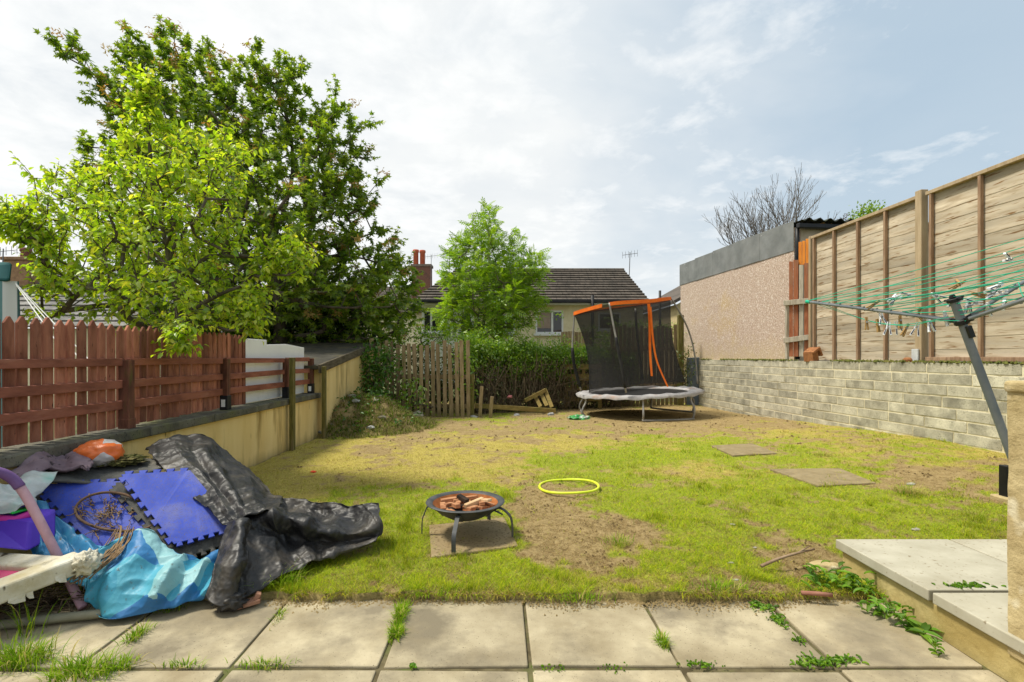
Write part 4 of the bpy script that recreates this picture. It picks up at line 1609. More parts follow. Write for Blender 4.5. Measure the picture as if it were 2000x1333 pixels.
M_FIREP = pm('pale kindling', (.50, .33, .17), (.62, .44, .26), 9, .85, .3, 40, stretch=(1, 5, 5))
wood = [(-.11, .02, .0, 55, .10, M_FIRE), (-.15, -.02, -.005, 100, .09, M_FIRE), (-.07, -.03, -.02, 20, .10, M_CHAR), (-.03, -.08, -.03, -25, .11, M_CHAR), (0.0, .06, .0, 5, .18, M_FIRE), (.06, .00, .015, 38, .15, M_FIREP),
        (.10, .05, .02, -50, .22, M_FIREP), (.08, -.05, -.02, 20, .10, M_CHAR), (.12, -.03, -.01, 60, .08, M_FIRE), (-.10, -.07, -.02, 130, .09, M_FIRE), (.03, -.03, -.005, -15, .12, M_FIRE), (-.05, .03, .005, 75, .08, M_FIRE),
        (.15, .03, .0, -40, .12, M_FIRE), (-.12, .06, .02, 15, .11, M_FIRE), (.02, .09, .025, -10, .12, M_FIRE), (-.06, -.05, .012, 110, .10, M_FIRE), (.05, -.08, .0, 65, .10, M_FIRE), (-.02, .04, .035, 140, .09, M_CHAR), (.11, .0, .012, 100, .09, M_FIRE), (-.02, -.01, -.01, 50, .10, M_CHAR)]
for i, (x, y, z, a, L, m) in enumerate(wood):
    a = math.radians(a)
    c = FC + Vector((x, y, z - .028))
    mb = MB()
    sw, sh_ = random.uniform(.014, .022), random.uniform(.009, .016)
    tl = random.uniform(-.25, .25)
    u = Vector((math.cos(a) * math.cos(tl), math.sin(a) * math.cos(tl), math.sin(tl)))
    s_ = Vector((-math.sin(a), math.cos(a), 0))
    w_ = u.cross(s_)
    mb.obox(c, u * L / 2, s_ * sw, w_ * sh_)
    o = mb.build('firewood', m, org=c, bevel=.003)
    lab = {M_FIRE: 'reddish brown offcut of kindling in the fire bowl', M_CHAR: 'charred black offcut of kindling in the fire bowl', M_FIREP: 'pale split timber lying over the kindling in the fire bowl'}[m]
    if m is M_FIREP:
        lab = 'short pale block lying on top of the kindling in the fire bowl' if L < .2 else 'longest pale stick slanting across the kindling in the fire bowl'
    tag(o, lab, 'firewood', 'kindling in the fire bowl')

# ================================================================ hula hoop
M_HOOP = pm('neon yellow plastic', (.62, .74, .03), (.70, .80, .06), 6, .4, 0)
hc = PG(1111, 951, .02)
mb = MB()
R = .262
pts = []
for k in range(65):
    a = 2 * math.pi * k / 64
    x, y = hc.x + R * math.cos(a) * 1.03, hc.y + .285 * math.sin(a)
    pts.append((x, y, hc.z + .006 + .012 * math.sin(a + 2.2) + .004 * math.sin(3 * a)))
mb.tube(pts, .0115, 10, cap=False)
tag(mb.build('hula_hoop', M_HOOP, org=(hc.x, hc.y, .05), smooth=True), 'neon yellow hula hoop lying on the lawn behind the fire bowl', 'hula hoop')
# bits on the lawn
M_WHITEB = pm('dirty white scrap', (.28, .26, .21), (.40, .38, .32), 20, .8, .2)
for px, py, r, lab in ((1432, 1025, .022, 'white stone chip on the grass between the hoop and the pale step'), (1427, 1100, .02, 'small white shell of rubbish on the grass near the patio'), (1475, 1070, .014, 'pale crumb of plaster on the lawn near the dry stick'),
                       (1780, 946, .04, 'pale flat stone chip in the grass by the largest lawn slab'), (1790, 1035, .03, 'white scrap in the grass behind the pale step'), (1438, 1133, .016, 'white crumb in the grass at the patio edge')):
    c = PG(px, py, .006)
    blob('stone_chip', c, (r * 1.0, r * .6, r * .35), M_WHITEB, lab, 'stone chip', .4, 4, px * .1, 2, .2)
c = PG(612, 922, .012)
blob('plastic_scrap', c, (.03, .022, .014), pm('red plastic', (.7, .05, .02), (.75, .08, .03), rough=.5), 'tiny red plastic scrap on the dry grass near the wall', 'plastic scrap', .3, 4, 5, 2, .2)
# ================================================================ heap of rubbish by the left wall
def crumple(mat, scale=8., strength=.5, dist=.02):
    """faceted creases of stiff sheet"""
    nt = mat.node_tree
    t = NT(nt)
    bs = [n for n in nt.nodes if n.type == 'BSDF_PRINCIPLED'][0]
    v = t.coord('Object')
    nz = t.n('ShaderNodeTexNoise')
    nz.inputs['Scale'].default_value = 5
    t.l(v, nz.inputs['Vector'])
    w = t.n('ShaderNodeVectorMath', operation='MULTIPLY_ADD')
    t.l(nz.outputs['Color'], w.inputs[0])
    w.inputs[1].default_value = (.12, .12, .12)
    t.l(v, w.inputs[2])
    h = None
    for k, a in ((1, 1.), (2.3, .42), (5.1, .16)):
        vo = t.n('ShaderNodeTexVoronoi')
        vo.inputs['Scale'].default_value = scale * k
        t.l(w.outputs[0], vo.inputs['Vector'])
        x = t.math('MULTIPLY', vo.outputs['Distance'], a)
        h = x if h is None else t.math('ADD', h, x)
    bn = t.n('ShaderNodeBump')
    bn.inputs['Strength'].default_value = strength
    bn.inputs['Distance'].default_value = dist
    t.l(h, bn.inputs['Height'])
    t.l(bn.outputs[0], bs.inputs['Normal'])
    return mat


def blackplastic(name, c1, c2, dust, rough=.45):
    return pm(name, c1, c2, 5, rough, .45, 34, c3=dust, s3=2.6, t3=(.52, .74), spec=.42, bdist=.008, rv=.25)


M_TARP = blackplastic('black polythene', (.011, .011, .012), (.023, .023, .024), (.085, .072, .055), .50)
crumple(M_TARP, 5.2, .7, .03)
m, nt, out = new_mat('blue and turquoise sheet')
t = NT(nt)
v = t.coord('Object')
vo = t.n('ShaderNodeTexVoronoi')
vo.inputs['Scale'].default_value = 4.4
wv = t.n('ShaderNodeVectorMath', operation='MULTIPLY_ADD')
wv.inputs[1].default_value = (.32, .32, .32)
nz = t.n('ShaderNodeTexNoise')
nz.inputs['Scale'].default_value = 1.6
t.l(v, nz.inputs['Vector'])
t.l(nz.outputs['Color'], wv.inputs[0])
t.l(v, wv.inputs[2])
t.l(wv.outputs[0], vo.inputs['Vector'])
sc_ = t.n('ShaderNodeSeparateColor')
t.l(vo.outputs['Color'], sc_.inputs[0])
col = t.ramp(sc_.outputs[0], [(0, (.02, .13, .33)), (.24, (.025, .18, .40)), (.26, (.04, .27, .40)), (.60, (.055, .31, .43)), (.70, (.10, .35, .44)), (.74, (.20, .42, .45)), (1, (.27, .48, .50))])
f = t.ramp(t.noise(v, 34, 4, .7), [(.60, 0.), (.70, .75)])
col = t.mix(f, col, (.08, .07, .05))
b = t.n('ShaderNodeBsdfPrincipled')
t.l(col, b.inputs['Base Color'])
b.inputs['Roughness'].default_value = .55
b.inputs['Specular IOR Level'].default_value = .5
bn = t.n('ShaderNodeBump')
bn.inputs['Strength'].default_value = .35
bn.inputs['Distance'].default_value = .006
t.l(t.noise(v, 24, 4, .6), bn.inputs['Height'])
t.l(bn.outputs[0], b.inputs['Normal'])
t.l(b.outputs[0], out.inputs[0])
M_CYAN = m
crumple(M_CYAN, 6, .5, .025)
M_BLUES = pm('mid blue sheet', (.02, .14, .30), (.045, .23, .42), 4, .5, .4, 22, c3=(.05, .30, .42), s3=3, speck=(.10, .09, .07), spscale=40, spt=(.64, .7), spec=.4, bdist=.006)
M_FOAMB = pm('royal blue foam', (.028, .06, .38), (.05, .095, .55), 5, .65, .2, 150, speck=(.09, .08, .16), spscale=150, spt=(.56, .70), c3=(.15, .155, .29), s3=4.5, t3=(.46, .72), bdist=.002)
M_FOAMG = pm('dark grey foam', (.055, .055, .052), (.11, .11, .10), 12, .85, .7, 70, c3=(.18, .165, .13), s3=4, t3=(.5, .75), bdist=.006)
M_DARKH = pm('dark damp rubbish', (.012, .011, .010), (.05, .042, .032), 12, .95, .6, 30, c3=(.08, .07, .05), s3=6)

# the heap's own body of damp rubbish that everything lies on
g_h = blob('rubbish_heap', (-2.16, 3.3, -.05), (.52, .50, .34), M_DARKH, 'dark heap of damp garden rubbish under the sheets and mats', 'rubbish heap', .2, 5, 2, 5, .2, 0.0)

tp0 = thing('black_tarpaulin', 'crumpled black polythene sheet draped over the rubbish heap and trailing onto the lawn', 'tarpaulin', (-1.5, 3, 0))
cloth('upper_fold', [
    [(284, 874, 3.62), (330, 857, 3.80), (360, 855, 3.9), (386, 850, 3.94), (437, 880, 3.9), (475, 915, 3.8), (520, 958, 3.66), (545, 975, 3.55)],
    [(305, 902, 3.36), (345, 885, 3.48), (380, 880, 3.52), (405, 890, 3.5), (445, 918, 3.46), (485, 950, 3.40), (522, 972, 3.36), (548, 984, 3.36)],
    [(350, 950, 3.12), (385, 935, 3.2), (408, 938, 3.22), (432, 945, 3.2), (465, 966, 3.16), (495, 985, 3.12), (525, 990, 3.14), (546, 992, 3.2)],
    [(402, 993, 2.98), (420, 982, 3.02), (436, 980, 3.03), (455, 982, 3.02), (478, 988, 3.0), (502, 996, 2.98), (526, 998, 3.0), (544, 996, 3.1)],
    [(436, 1028, 2.88), (448, 1026, 2.88), (458, 1024, 2.88), (470, 1020, 2.88), (486, 1014, 2.88), (506, 1007, 2.9), (526, 1002, 2.95), (540, 998, 3.04)],
], 130, 120, M_TARP, tp0, amp=.005, freq=13, crease=.020, cfreq=4.6, seed=1, fold=.05, nf=3.5, zmin=.05, edge=.025)
cloth('trailing_fold', [
    [(462, 1004, 3.16), (500, 975, 3.42), (560, 974, 3.52), (620, 982, 3.50), (690, 989, 3.44), (738, 981, 3.36)],
    [(466, 1012, 3.06), (505, 992, 3.28), (560, 1000, 3.40), (622, 1012, 3.40), (690, 1016, 3.34), (742, 1000, 3.3)],
    [(470, 1016, 2.92), (512, 1004, 2.94), (565, 1008, 2.98), (628, 1034, 3.02), (690, 1040, 3.12), (744, 1025, 3.22)],
    [(458, 1052, 2.80), (508, 1040, 2.90), (565, 1050, 3.0), (632, 1058, 3.06), (690, 1056, 3.14), (742, 1046, 3.2)],
    [(446, 1090, 2.68), (480, 1095, 2.70), (545, 1090, 2.82), (615, 1080, 2.95), (675, 1068, 3.05), (738, 1053, 3.15)],
    [(425, 1130, 2.58), (470, 1135, 2.60), (535, 1115, 2.72), (605, 1094, 2.88), (665, 1078, 3.0), (732, 1058, 3.13)],
    [(402, 1160, 2.51), (462, 1172, 2.54), (530, 1138, 2.66), (598, 1104, 2.84), (655, 1084, 2.98), (724, 1062, 3.11)],
], 170, 150, M_TARP, tp0, amp=.005, freq=13, crease=.022, cfreq=4.4, seed=2, fold=.055, nf=4, zmin=.05, edge=.025)
cloth('side_fold', [
    [(446, 1022, 2.86), (458, 1018, 2.80), (474, 1014, 2.78), (488, 1018, 2.82)],
    [(432, 1080, 2.68), (446, 1078, 2.62), (466, 1078, 2.60), (480, 1082, 2.64)],
    [(414, 1130, 2.56), (430, 1134, 2.51), (450, 1138, 2.50), (468, 1140, 2.54)],
    [(400, 1160, 2.50), (418, 1180, 2.46), (440, 1184, 2.46), (466, 1170, 2.50)],
], 40, 90, M_TARP, tp0, amp=.005, freq=13, crease=.016, cfreq=5, seed=4, zmin=.01, edge=.012)
o = blob('plastic_knot', P(450, 1172, 2.53), (.075, .06, .05), M_TARP, 'knotted bundle of black polythene on the patio edge', 'plastic knot', .5, 7, 4, 4, .6, 0.005)

tag(cloth('turquoise_sheet', [
    [(190, 1082, 2.62), (250, 1056, 2.70), (298, 1042, 2.75), (348, 1094, 2.69), (400, 1096, 2.72), (450, 1066, 2.77)],
    [(186, 1098, 2.59), (245, 1076, 2.64), (300, 1072, 2.67), (350, 1102, 2.65), (398, 1104, 2.68), (444, 1086, 2.72)],
    [(182, 1120, 2.55), (240, 1102, 2.57), (300, 1105, 2.58), (350, 1112, 2.60), (395, 1110, 2.66), (436, 1105, 2.69)],
    [(172, 1150, 2.50), (230, 1135, 2.49), (300, 1140, 2.50), (350, 1142, 2.54), (390, 1138, 2.60), (428, 1128, 2.64)],
    [(178, 1180, 2.47), (225, 1172, 2.44), (300, 1170, 2.46), (345, 1165, 2.50), (385, 1160, 2.55), (418, 1150, 2.59)],
    [(198, 1203, 2.44), (245, 1206, 2.42), (300, 1194, 2.45), (340, 1182, 2.48), (380, 1170, 2.53), (410, 1162, 2.56)],
], 130, 120, M_CYAN, org=(-1.8, 2.6, 0), amp=.005, freq=8, crease=.030, cfreq=3.6, seed=5, fold=.085, nf=4.2, zmin=.012, edge=.03), 'turquoise and sky blue plastic sheet crumpled at the front of the heap', 'plastic sheet')
tag(cloth('blue_sheet', [
    [(38, 965, 2.74), (70, 985, 2.76), (110, 1010, 2.78), (160, 1050, 2.74), (210, 1075, 2.70)],
    [(48, 1005, 2.68), (80, 1025, 2.70), (120, 1045, 2.70), (165, 1072, 2.66), (210, 1090, 2.63)],
    [(58, 1045, 2.62), (90, 1060, 2.63), (130, 1075, 2.62), (170, 1095, 2.59), (205, 1110, 2.57)],
    [(65, 1080, 2.58), (100, 1092, 2.58), (140, 1108, 2.56), (172, 1122, 2.54), (200, 1135, 2.52)],
    [(95, 1120, 2.55), (125, 1130, 2.54), (150, 1140, 2.53), (175, 1150, 2.52), (195, 1160, 2.50)],
], 90, 90, M_BLUES, org=(-2.2, 2.7, 0), amp=.006, freq=8, crease=.024, cfreq=4, seed=9, fold=.06, nf=3, zmin=.03, edge=.02), 'darker blue sheet tucked under the left blue foam mat', 'plastic sheet')


def jigsaw(corners, teeth, mat, label, th=.013, tl=.022, org=None, name='foam_mat', bow=0.):
    """foam mat with interlocking teeth; corners TL,TR,BR,BL as (px,py,Y); teeth per side"""
    c = [P(*q) for q in corners]
    nrm = (c[1] - c[0]).cross(c[3] - c[0]).normalized()
    if nrm.z < 0:
        nrm = -nrm
    ce = sum(c, Vector()) / 4
    pts = []
    for i in range(4):
        a, b = c[i], c[(i + 1) % 4]
        e = (b - a)
        L = e.length
        e.normalize()
        o = e.cross(nrm)
        if o.dot((a + b) / 2 - ce) < 0:
            o = -o
        k = teeth[i]
        if k == 0:
            pts.append(a)
            continue
        st_ = L / k
        pts.append(a)
        for j in range(k):
            s = st_ * j
            for ss_, oo in ((.28, 0), (.18, 1), (.82, 1), (.72, 0)):
                pts.append(a + e * (s + st_ * ss_) + o * tl * oo)
    # planar outline, triangulated and thickened
    o0 = Vector(org) if org is not None else ce
    import bmesh
    bm = bmesh.new()
    vs = []
    for p in pts:
        q = p - o0
        q = q + nrm * (bow * (((p - ce).length / .3) ** 2) + random.uniform(-.0015, .0015))
        vs.append(bm.verts.new(q))
    f = bm.faces.new(vs)
    bmesh.ops.triangulate(bm, faces=[f])
    me = bpy.data.meshes.new(name)
    bm.to_mesh(me)
    bm.free()
    o = link(name, me, mat, None, o0)
    s = o.modifiers.new('Solid', 'SOLIDIFY')
    s.thickness = th
    s.offset = 0
    b = o.modifiers.new('Bevel', 'BEVEL')
    b.width = .002
    b.segments = 1
    tag(o, label, 'foam mat', 'jigsaw foam mats on the heap')
    return o


jigsaw([(237, 928, 3.05), (372, 920, 3.17), (462, 1030, 2.97), (340, 1064, 2.81)], [5, 0, 6, 8], M_FOAMB, 'clean royal blue foam mat with jigsaw edges lying half under the black sheet')
jigsaw([(218, 950, 3.04), (370, 940, 3.17), (460, 1058, 2.95), (350, 1094, 2.79)], [5, 0, 6, 8], M_FOAMG, 'grey ribbed foam mat sticking out beneath the clean blue mat')
jigsaw([(70, 948, 2.96), (262, 940, 3.12), (335, 1030, 2.94), (186, 1072, 2.76)], [6, 0, 6, 8], M_FOAMB, 'dirty blue foam mat with dead roots and a hoop lying on it')
jigsaw([(60, 966, 2.92), (262, 958, 3.10), (340, 1050, 2.90), (190, 1102, 2.72)], [6, 0, 6, 8], M_FOAMG, 'torn grey foam mat under the dirty blue mat')
tag(cloth('foam_mat', [
    [(60, 925, 2.96), (110, 906, 3.18), (180, 903, 3.36), (260, 898, 3.46), (328, 900, 3.5)],
    [(66, 932, 2.94), (120, 920, 3.1), (190, 917, 3.26), (265, 908, 3.38), (330, 905, 3.44)],
    [(80, 940, 2.92), (130, 942, 2.98), (195, 944, 3.07), (255, 935, 3.15), (322, 914, 3.34)],
], 60, 24, M_FOAMG, org=(-2.3, 3.2, .4), amp=.002, freq=6, crease=.003, cfreq=4, seed=3, thick=.014, edge=.012), 'dark grey ribbed foam mat curled across the top of the heap', 'foam mat', 'jigsaw foam mats on the heap')

# cloths, bags and balls
M_MAUVE = pm('dirty mauve cloth', (.15, .105, .125), (.24, .18, .21), 6, .9, .3, 60, speck=(.06, .045, .05), spscale=24, spt=(.64, .7))
tag(cloth('mauve_cushion', [
    [(18, 925, 2.86), (60, 894, 3.0), (90, 886, 3.15), (125, 900, 3.2), (150, 886, 3.25), (178, 902, 3.2)],
    [(28, 935, 2.82), (62, 905, 2.94), (92, 896, 3.05), (128, 908, 3.1), (152, 898, 3.15), (178, 910, 3.12)],
    [(40, 948, 2.80), (75, 928, 2.88), (100, 918, 2.98), (130, 922, 3.02), (155, 918, 3.06), (172, 922, 3.06)],
], 60, 40, M_MAUVE, org=(-2.5, 3, .5), amp=.006, freq=8, crease=.022, cfreq=4, seed=11, thick=.02, edge=.01), 'dirty mauve fabric cushion cover slumped on top of the heap', 'cushion')
m, nt, out = new_mat('orange and white film')
t = NT(nt)
v = t.coord('Object')
vo = t.n('ShaderNodeTexVoronoi')
vo.inputs['Scale'].default_value = 8.5
t.l(v, vo.inputs['Vector'])
sc_ = t.n('ShaderNodeSeparateColor')
t.l(vo.outputs['Color'], sc_.inputs[0])
col = t.ramp(sc_.outputs[0], [(0, (.82, .16, .025)), (.58, (.80, .20, .05)), (.6, (.62, .58, .56)), (1, (.55, .50, .50))])
b = t.n('ShaderNodeBsdfPrincipled')
b.inputs['Roughness'].default_value = .35
t.l(col, b.inputs['Base Color'])
t.l(b.outputs[0], out.inputs[0])
c = P(194, 886, 3.3)
blob('plastic_bag', c, (.135, .12, .088), m, 'puffed orange and white plastic bag on top of the heap', 'plastic bag', .12, 5, 7, 4, .22)
c = P(233, 899, 3.35)
blob('moss_clump', c, (.14, .10, .03), pm('dead moss', (.07, .075, .02), (.20, .19, .06), 26, 1, .9, 50, c3=(.16, .12, .06), s3=8, bdist=.02), 'clump of pulled moss and turf beside the orange bag', 'moss clump', .5, 9, 8, 5, .3)
M_BAG = pm('thin grey green plastic bag', (.42, .47, .46), (.60, .63, .63), 6, .35, .5, 18, c3=(.26, .50, .44), s3=4, spec=.5, bdist=.01)
tag(cloth('plastic_bag', [
    [(-30, 940, 2.66), (20, 955, 2.74), (60, 932, 2.84), (110, 930, 2.94)],
    [(-30, 965, 2.62), (20, 965, 2.68), (60, 950, 2.76), (100, 945, 2.86)],
    [(-30, 985, 2.58), (15, 990, 2.62), (50, 985, 2.68), (80, 962, 2.78)],
    [(-30, 1004, 2.56), (10, 1003, 2.60), (40, 996, 2.64), (56, 985, 2.70)],
], 60, 60, M_BAG, org=(-2.6, 2.7, .4), amp=.006, freq=9, crease=.03, cfreq=5, seed=14, edge=.02), 'thin pale grey green carrier bag draped at the left of the heap', 'plastic bag')
mb = MB()
p0 = [P(-40, 1068, 2.45), P(55, 1078, 2.52), P(58, 1020, 2.6), P(-40, 1008, 2.6)]
mb.prism(p0, (0, .16, .02))
tag(mb.build('toy_box', pm('purple plastic', (.075, .03, .42), (.10, .045, .50), 4, .45, .1, c3=(.03, .03, .30), s3=3), org=p0[1], bevel=.012, seg=2), 'glossy purple plastic box buried at the left of the heap', 'plastic box')
mb = MB()
mb.tube([P(-20, 1012, 2.6), P(30, 1016, 2.62), P(62, 1004, 2.66)], .02, 8)
tag(mb.build('toy_strip', pm('magenta plastic', (.50, .03, .28), (.55, .05, .32), rough=.5), org=P(30, 1016, 2.6), smooth=True), 'magenta plastic strip above the purple box', 'plastic strip')
mb = MB()
mb.bar(P(18, 1002, 2.62), P(58, 992, 2.7), .05, .012)
tag(mb.build('plastic_strip', pm('bright green plastic', (.02, .45, .06), (.03, .5, .08), rough=.4), org=P(38, 998, 2.65), bevel=.003), 'bright green plastic strip under the pale carrier bag', 'plastic strip')

# bent foam covered pole
m_pl, m_pk = pm('purple foam tube', (.14, .075, .21), (.20, .12, .28), 8, .8, .2), pm('pink foam tube', (.52, .30, .36), (.62, .40, .45), 8, .75, .2, c3=(.40, .24, .27), s3=5)
pth = [Vector(q) for q in crom([tuple(P(*q)) for q in ((-60, 918, 2.40), (-10, 921, 2.46), (22, 934, 2.50), (46, 962, 2.52), (72, 1008, 2.53), (100, 1062, 2.55), (125, 1112, 2.57), (146, 1156, 2.55), (162, 1188, 2.52))], 60)]
pt = thing('foam_pole', 'bent foam covered pole, purple at the top and pink below', 'foam pole', pth[-1])
mb = MB()
mb.tube(pth[:21], .0235, 14)
mb.build('purple_sleeve', m_pl, pt, smooth=True)
mb = MB()
mb.tube(pth[20:], .0205, 14)
mb.build('pink_sleeve', m_pk, pt, smooth=True)

# padded frame with pink panel
M_PADW = pm('peeling white vinyl', (.52, .48, .36), (.68, .65, .54), 7, .7, .5, 40, c3=(.42, .36, .20), s3=4, t3=(.48, .7), speck=(.12, .10, .06), spscale=18, spt=(.66, .72), bdist=.01)
A, B, D = P(160, 1103, 2.46), P(-150, 1222, 2.08), P(-50, 1090, 2.56)
Cc = B + D - A
pf_ = thing('padded_panel', 'dirty white padded frame with a pink panel and peeling tape', 'padded panel', Cc)
up = (D - A).cross(B - A).normalized()
if up.z < 0:
    up = -up
for a, b in ((A, B), (D, A), (Cc, D), (B, Cc)):
    mb = MB()
    mid = (A + B + Cc + D) / 4
    d = (b - a).normalized()
    inn = (mid - (a + b) / 2)
    inn = (inn - d * inn.dot(d)).normalized()
    mb.obox((a + b) / 2 + inn * .045, (b - a) / 2 + d * (.0 if (a is A) else -.09), inn * .05, up * .042)
    mb.build('padded_edge', M_PADW, pf_, bevel=.014, seg=3)
mb = MB()
mb.hexa([q + up * k for k in (-.02, .015) for q in [A.lerp(mid, .1), B.lerp(mid, .1), Cc.lerp(mid, .1), D.lerp(mid, .1)]])
mb.build('pink_panel', pm('hot pink panel', (.68, .07, .20), (.74, .10, .26), 4, .6, .1, c3=(.55, .12, .2), s3=5), pf_)
for k in range(4):
    q = A.lerp(B, (.16, .38, .46, .74)[k]) + up * random.uniform(-.04, .0)
    d = (B - A).normalized()
    ot = d.cross(up).normalized()
    if ot.y > 0:
        ot = -ot
    mb = MB()
    w, L = (.02, .012, .03, .016)[k], (.05, .03, .035, .06)[k]
    mb.add([q - d * w + ot * .004, q + d * w + ot * .004, q + d * w * 1.1 + ot * .012 - up * L * .35, q - d * w * .8 + ot * .010 - up * L * .45, q + d * w * .5 + ot * .03 - up * L * .55, q - d * w * .7 + ot * .026 - up * L * .8], [(0, 1, 2, 3), (3, 2, 4, 5)])
    o = mb.build('peeling_tape', M_PADW, pf_)
    s = o.modifiers.new('Solid', 'SOLIDIFY')
    s.thickness = .002
c = A + Vector((.02, .0, .01))
o = blob('frayed_stuffing', c, (.05, .05, .05), M_PADW, amp=.5, freq=7, seed=6, sub=4, crease=.5, parent=pf_)
ORG[o] = ORG[pf_]

# corrugated hose
g = [Vector(q) for q in crom([tuple(P(*q)) for q in ((-60, 1228, 2.32), (40, 1216, 2.36), (120, 1207, 2.40), (200, 1198, 2.44), (290, 1180, 2.54))], 170)]
mb = MB()
mb.tube(g, [.0225 if k % 2 else .0185 for k in range(170)], 10)
tag(mb.build('corrugated_hose', pm('dirty grey hose', (.20, .19, .13), (.30, .28, .20), 8, .7, .2), org=g[80], smooth=True), 'dirty grey corrugated hose along the front of the heap', 'hose')

# hoop and roots on the dirty mat
def on_mat(px, py, lift=.0):
    c = [P(70, 948, 2.96), P(262, 940, 3.12), P(186, 1072, 2.76)]
    nrm = (c[1] - c[0]).cross(c[2] - c[0]).normalized()
    if nrm.z < 0:
        nrm = -nrm
    d = P(px, py, 1) - Vector((0, 0, H))
    o = Vector((0, 0, H))
    k = (c[0] + nrm * lift - o).dot(nrm) / d.dot(nrm)
    return o + d * k


M_HOOPW = pm('dead rusty hoop', (.10, .06, .035), (.22, .14, .09), 12, .9, .3)
pts = []
for k in range(49):
    a = 2 * math.pi * k / 48
    px, py = 226 + 78 * math.cos(a) + 6 * math.sin(2 * a), 1000 + 37 * math.sin(a) + 8 * math.cos(a)
    pts.append(on_mat(px, py, .025 + .02 * max(0, math.sin(-a))))
mb = MB()
mb.tube(pts, .0075, 8, cap=False)
tag(mb.build('wire_hoop', M_HOOPW, org=pts[0], smooth=True), 'rusty wire hoop tangled with roots on the dirty blue mat', 'hoop')
M_ROOT = pm('dry roots', (.17, .105, .055), (.32, .22, .12), 14, .95, .2)
mb = MB()
for k in range(60):
    a = random.uniform(0, 2 * math.pi)
    r0 = random.uniform(.1, .95)
    x, y = 205 + 62 * r0 * math.cos(a), 1003 + 34 * r0 * math.sin(a)
    q = []
    dx_, dy_ = random.uniform(-16, 16), random.uniform(-9, 9)
    for j in range(6):
        q.append(on_mat(x + dx_ * j * .5 + random.uniform(-4, 4), y + dy_ * j * .5 + random.uniform(-4, 4), .012 + .025 * random.random()))
    mb.tube([Vector(v) for v in crom([tuple(p) for p in q], 14)], random.uniform(.0012, .003), 4, cap=False)
for k in range(26):
    x = random.uniform(225, 262)
    q = [(x, 1035 + random.uniform(-8, 8), 2.74), (x - random.uniform(5, 20), 1060, 2.66), (x - random.uniform(25, 50), 1085, 2.58), (x - random.uniform(55, 85), 1112 + random.uniform(-8, 8), 2.51), (x - random.uniform(80, 112), 1138 + random.uniform(-12, 10), 2.47)]
    mb.tube([Vector(v) for v in crom([tuple(P(*p)) for p in q[:random.choice((4, 5, 5))]], 14)], random.uniform(.0015, .0032), 4, cap=False)
tag(mb.build('dry_roots', M_ROOT, org=on_mat(205, 1003)), 'tangle of dry brown roots hanging over the blue sheets', 'roots')
# roots and twigs in the dark hollow under the padded panel
mb = MB()
for k in range(70):
    x, y = random.uniform(-20, 165), random.uniform(1140, 1200)
    a = P(x, y, 2.52 + random.uniform(-.06, .1))
    q = [a + Vector((random.uniform(-.12, .12), random.uniform(-.08, .08), random.uniform(-.03, .05))) for _ in range(4)]
    mb.tube([Vector((v[0], v[1], max(v[2], .01))) for v in crom([tuple(p) for p in q], 9)], random.uniform(.001, .003), 4, cap=False)
tag(mb.build('twig_litter', pm('dark dead twigs', (.05, .035, .022), (.14, .10, .06), 14, .95, .2), org=P(90, 1170, 2.5)), 'dark dead twigs in the hollow under the padded panel', 'twigs')
# small scraps
c = P(486, 1177, 2.56)
mb = MB()
mb.obox((c.x, c.y, .022), (.05, .02, .008), (-.012, .03, 0), (0, 0, .010))
mb.obox((c.x + .035, c.y + .01, .045), (.012, .002, .02), (-.006, .014, 0), (.012, 0, -.003))
tag(mb.build('wood_scrap', pm('broken reddish wood', (.26, .12, .07), (.36, .20, .13), 10, .9, .3), org=(c.x, c.y, 0), bevel=.003), 'broken reddish wood scrap on the slab below the black sheet', 'wood scrap')
mb = MB()
a, b = P(500, 960, 3.46), P(537, 985, 3.38)
mb.tube([a, b], .009, 8)
tag(mb.build('stick', pm('pale bamboo', (.42, .34, .2), (.5, .42, .27), 9, .8, .2), org=b), 'pale stick poking out through the black sheet', 'stick')
mb = MB()
g = crom([tuple(PZ(*q)) for q in ((1487, 1106, .07), (1520, 1092, .10), (1560, 1080, .12), (1590, 1073, .11))], 12)
mb.tube([Vector(v) for v in g], [.010 - .0004 * k for k in range(12)], 7)
mb.tube([Vector(g[7]), Vector(g[7]) + Vector((.10, .05, .02))], [.005, .003], 5)
tag(mb.build('dead_branch', pm('dry branch', (.20, .13, .08), (.32, .23, .15), 12, .9, .3), org=Vector(g[0]), smooth=True), 'dry brown branch lying on the lawn left of the pale step', 'branch')
c = PZ(1612, 1108, .05)
blob('stone', c, (.09, .05, .03), M_REND, 'flat buff stone in the soil beside the step', 'stone', .4, 4, 12, 3, .2)
mb = MB()
mb.tube([PZ(1565, 1158, .05), PZ(1600, 1160, .055), PZ(1625, 1163, .05)], .011, 7)
tag(mb.build('dead_branch', pm('reddish root', (.24, .10, .07), (.34, .17, .12), 12, .9, .3), org=PZ(1590, 1160, .05), smooth=True), 'thick reddish root at the patio edge beside the weeds', 'root')
# ================================================================ trees
PEAR_V = [(0, 0, 0), (0, .5, -.02), (0, 1, -.2), (-.23, .30, .07), (-.19, .66, .0), (.23, .30, .07), (.19, .66, .0)]
PEAR_F = [(0, 1, 3), (1, 4, 3), (1, 2, 4), (0, 5, 1), (1, 5, 6), (1, 6, 2)]
_ang = [(-90, .08), (-12, .50), (14, .32), (38, .82), (64, .42), (90, 1.0), (116, .42), (142, .82), (166, .32), (192, .50)]
SYC_V = [(0, .22, .05)] + [(r * math.cos(math.radians(a)), .15 + r * math.sin(math.radians(a)), -.14 * r * r) for a, r in _ang]
SYC_F = [(0, i, i % 10 + 1) for i in range(1, 11)]
ASH_V, ASH_F = [], []


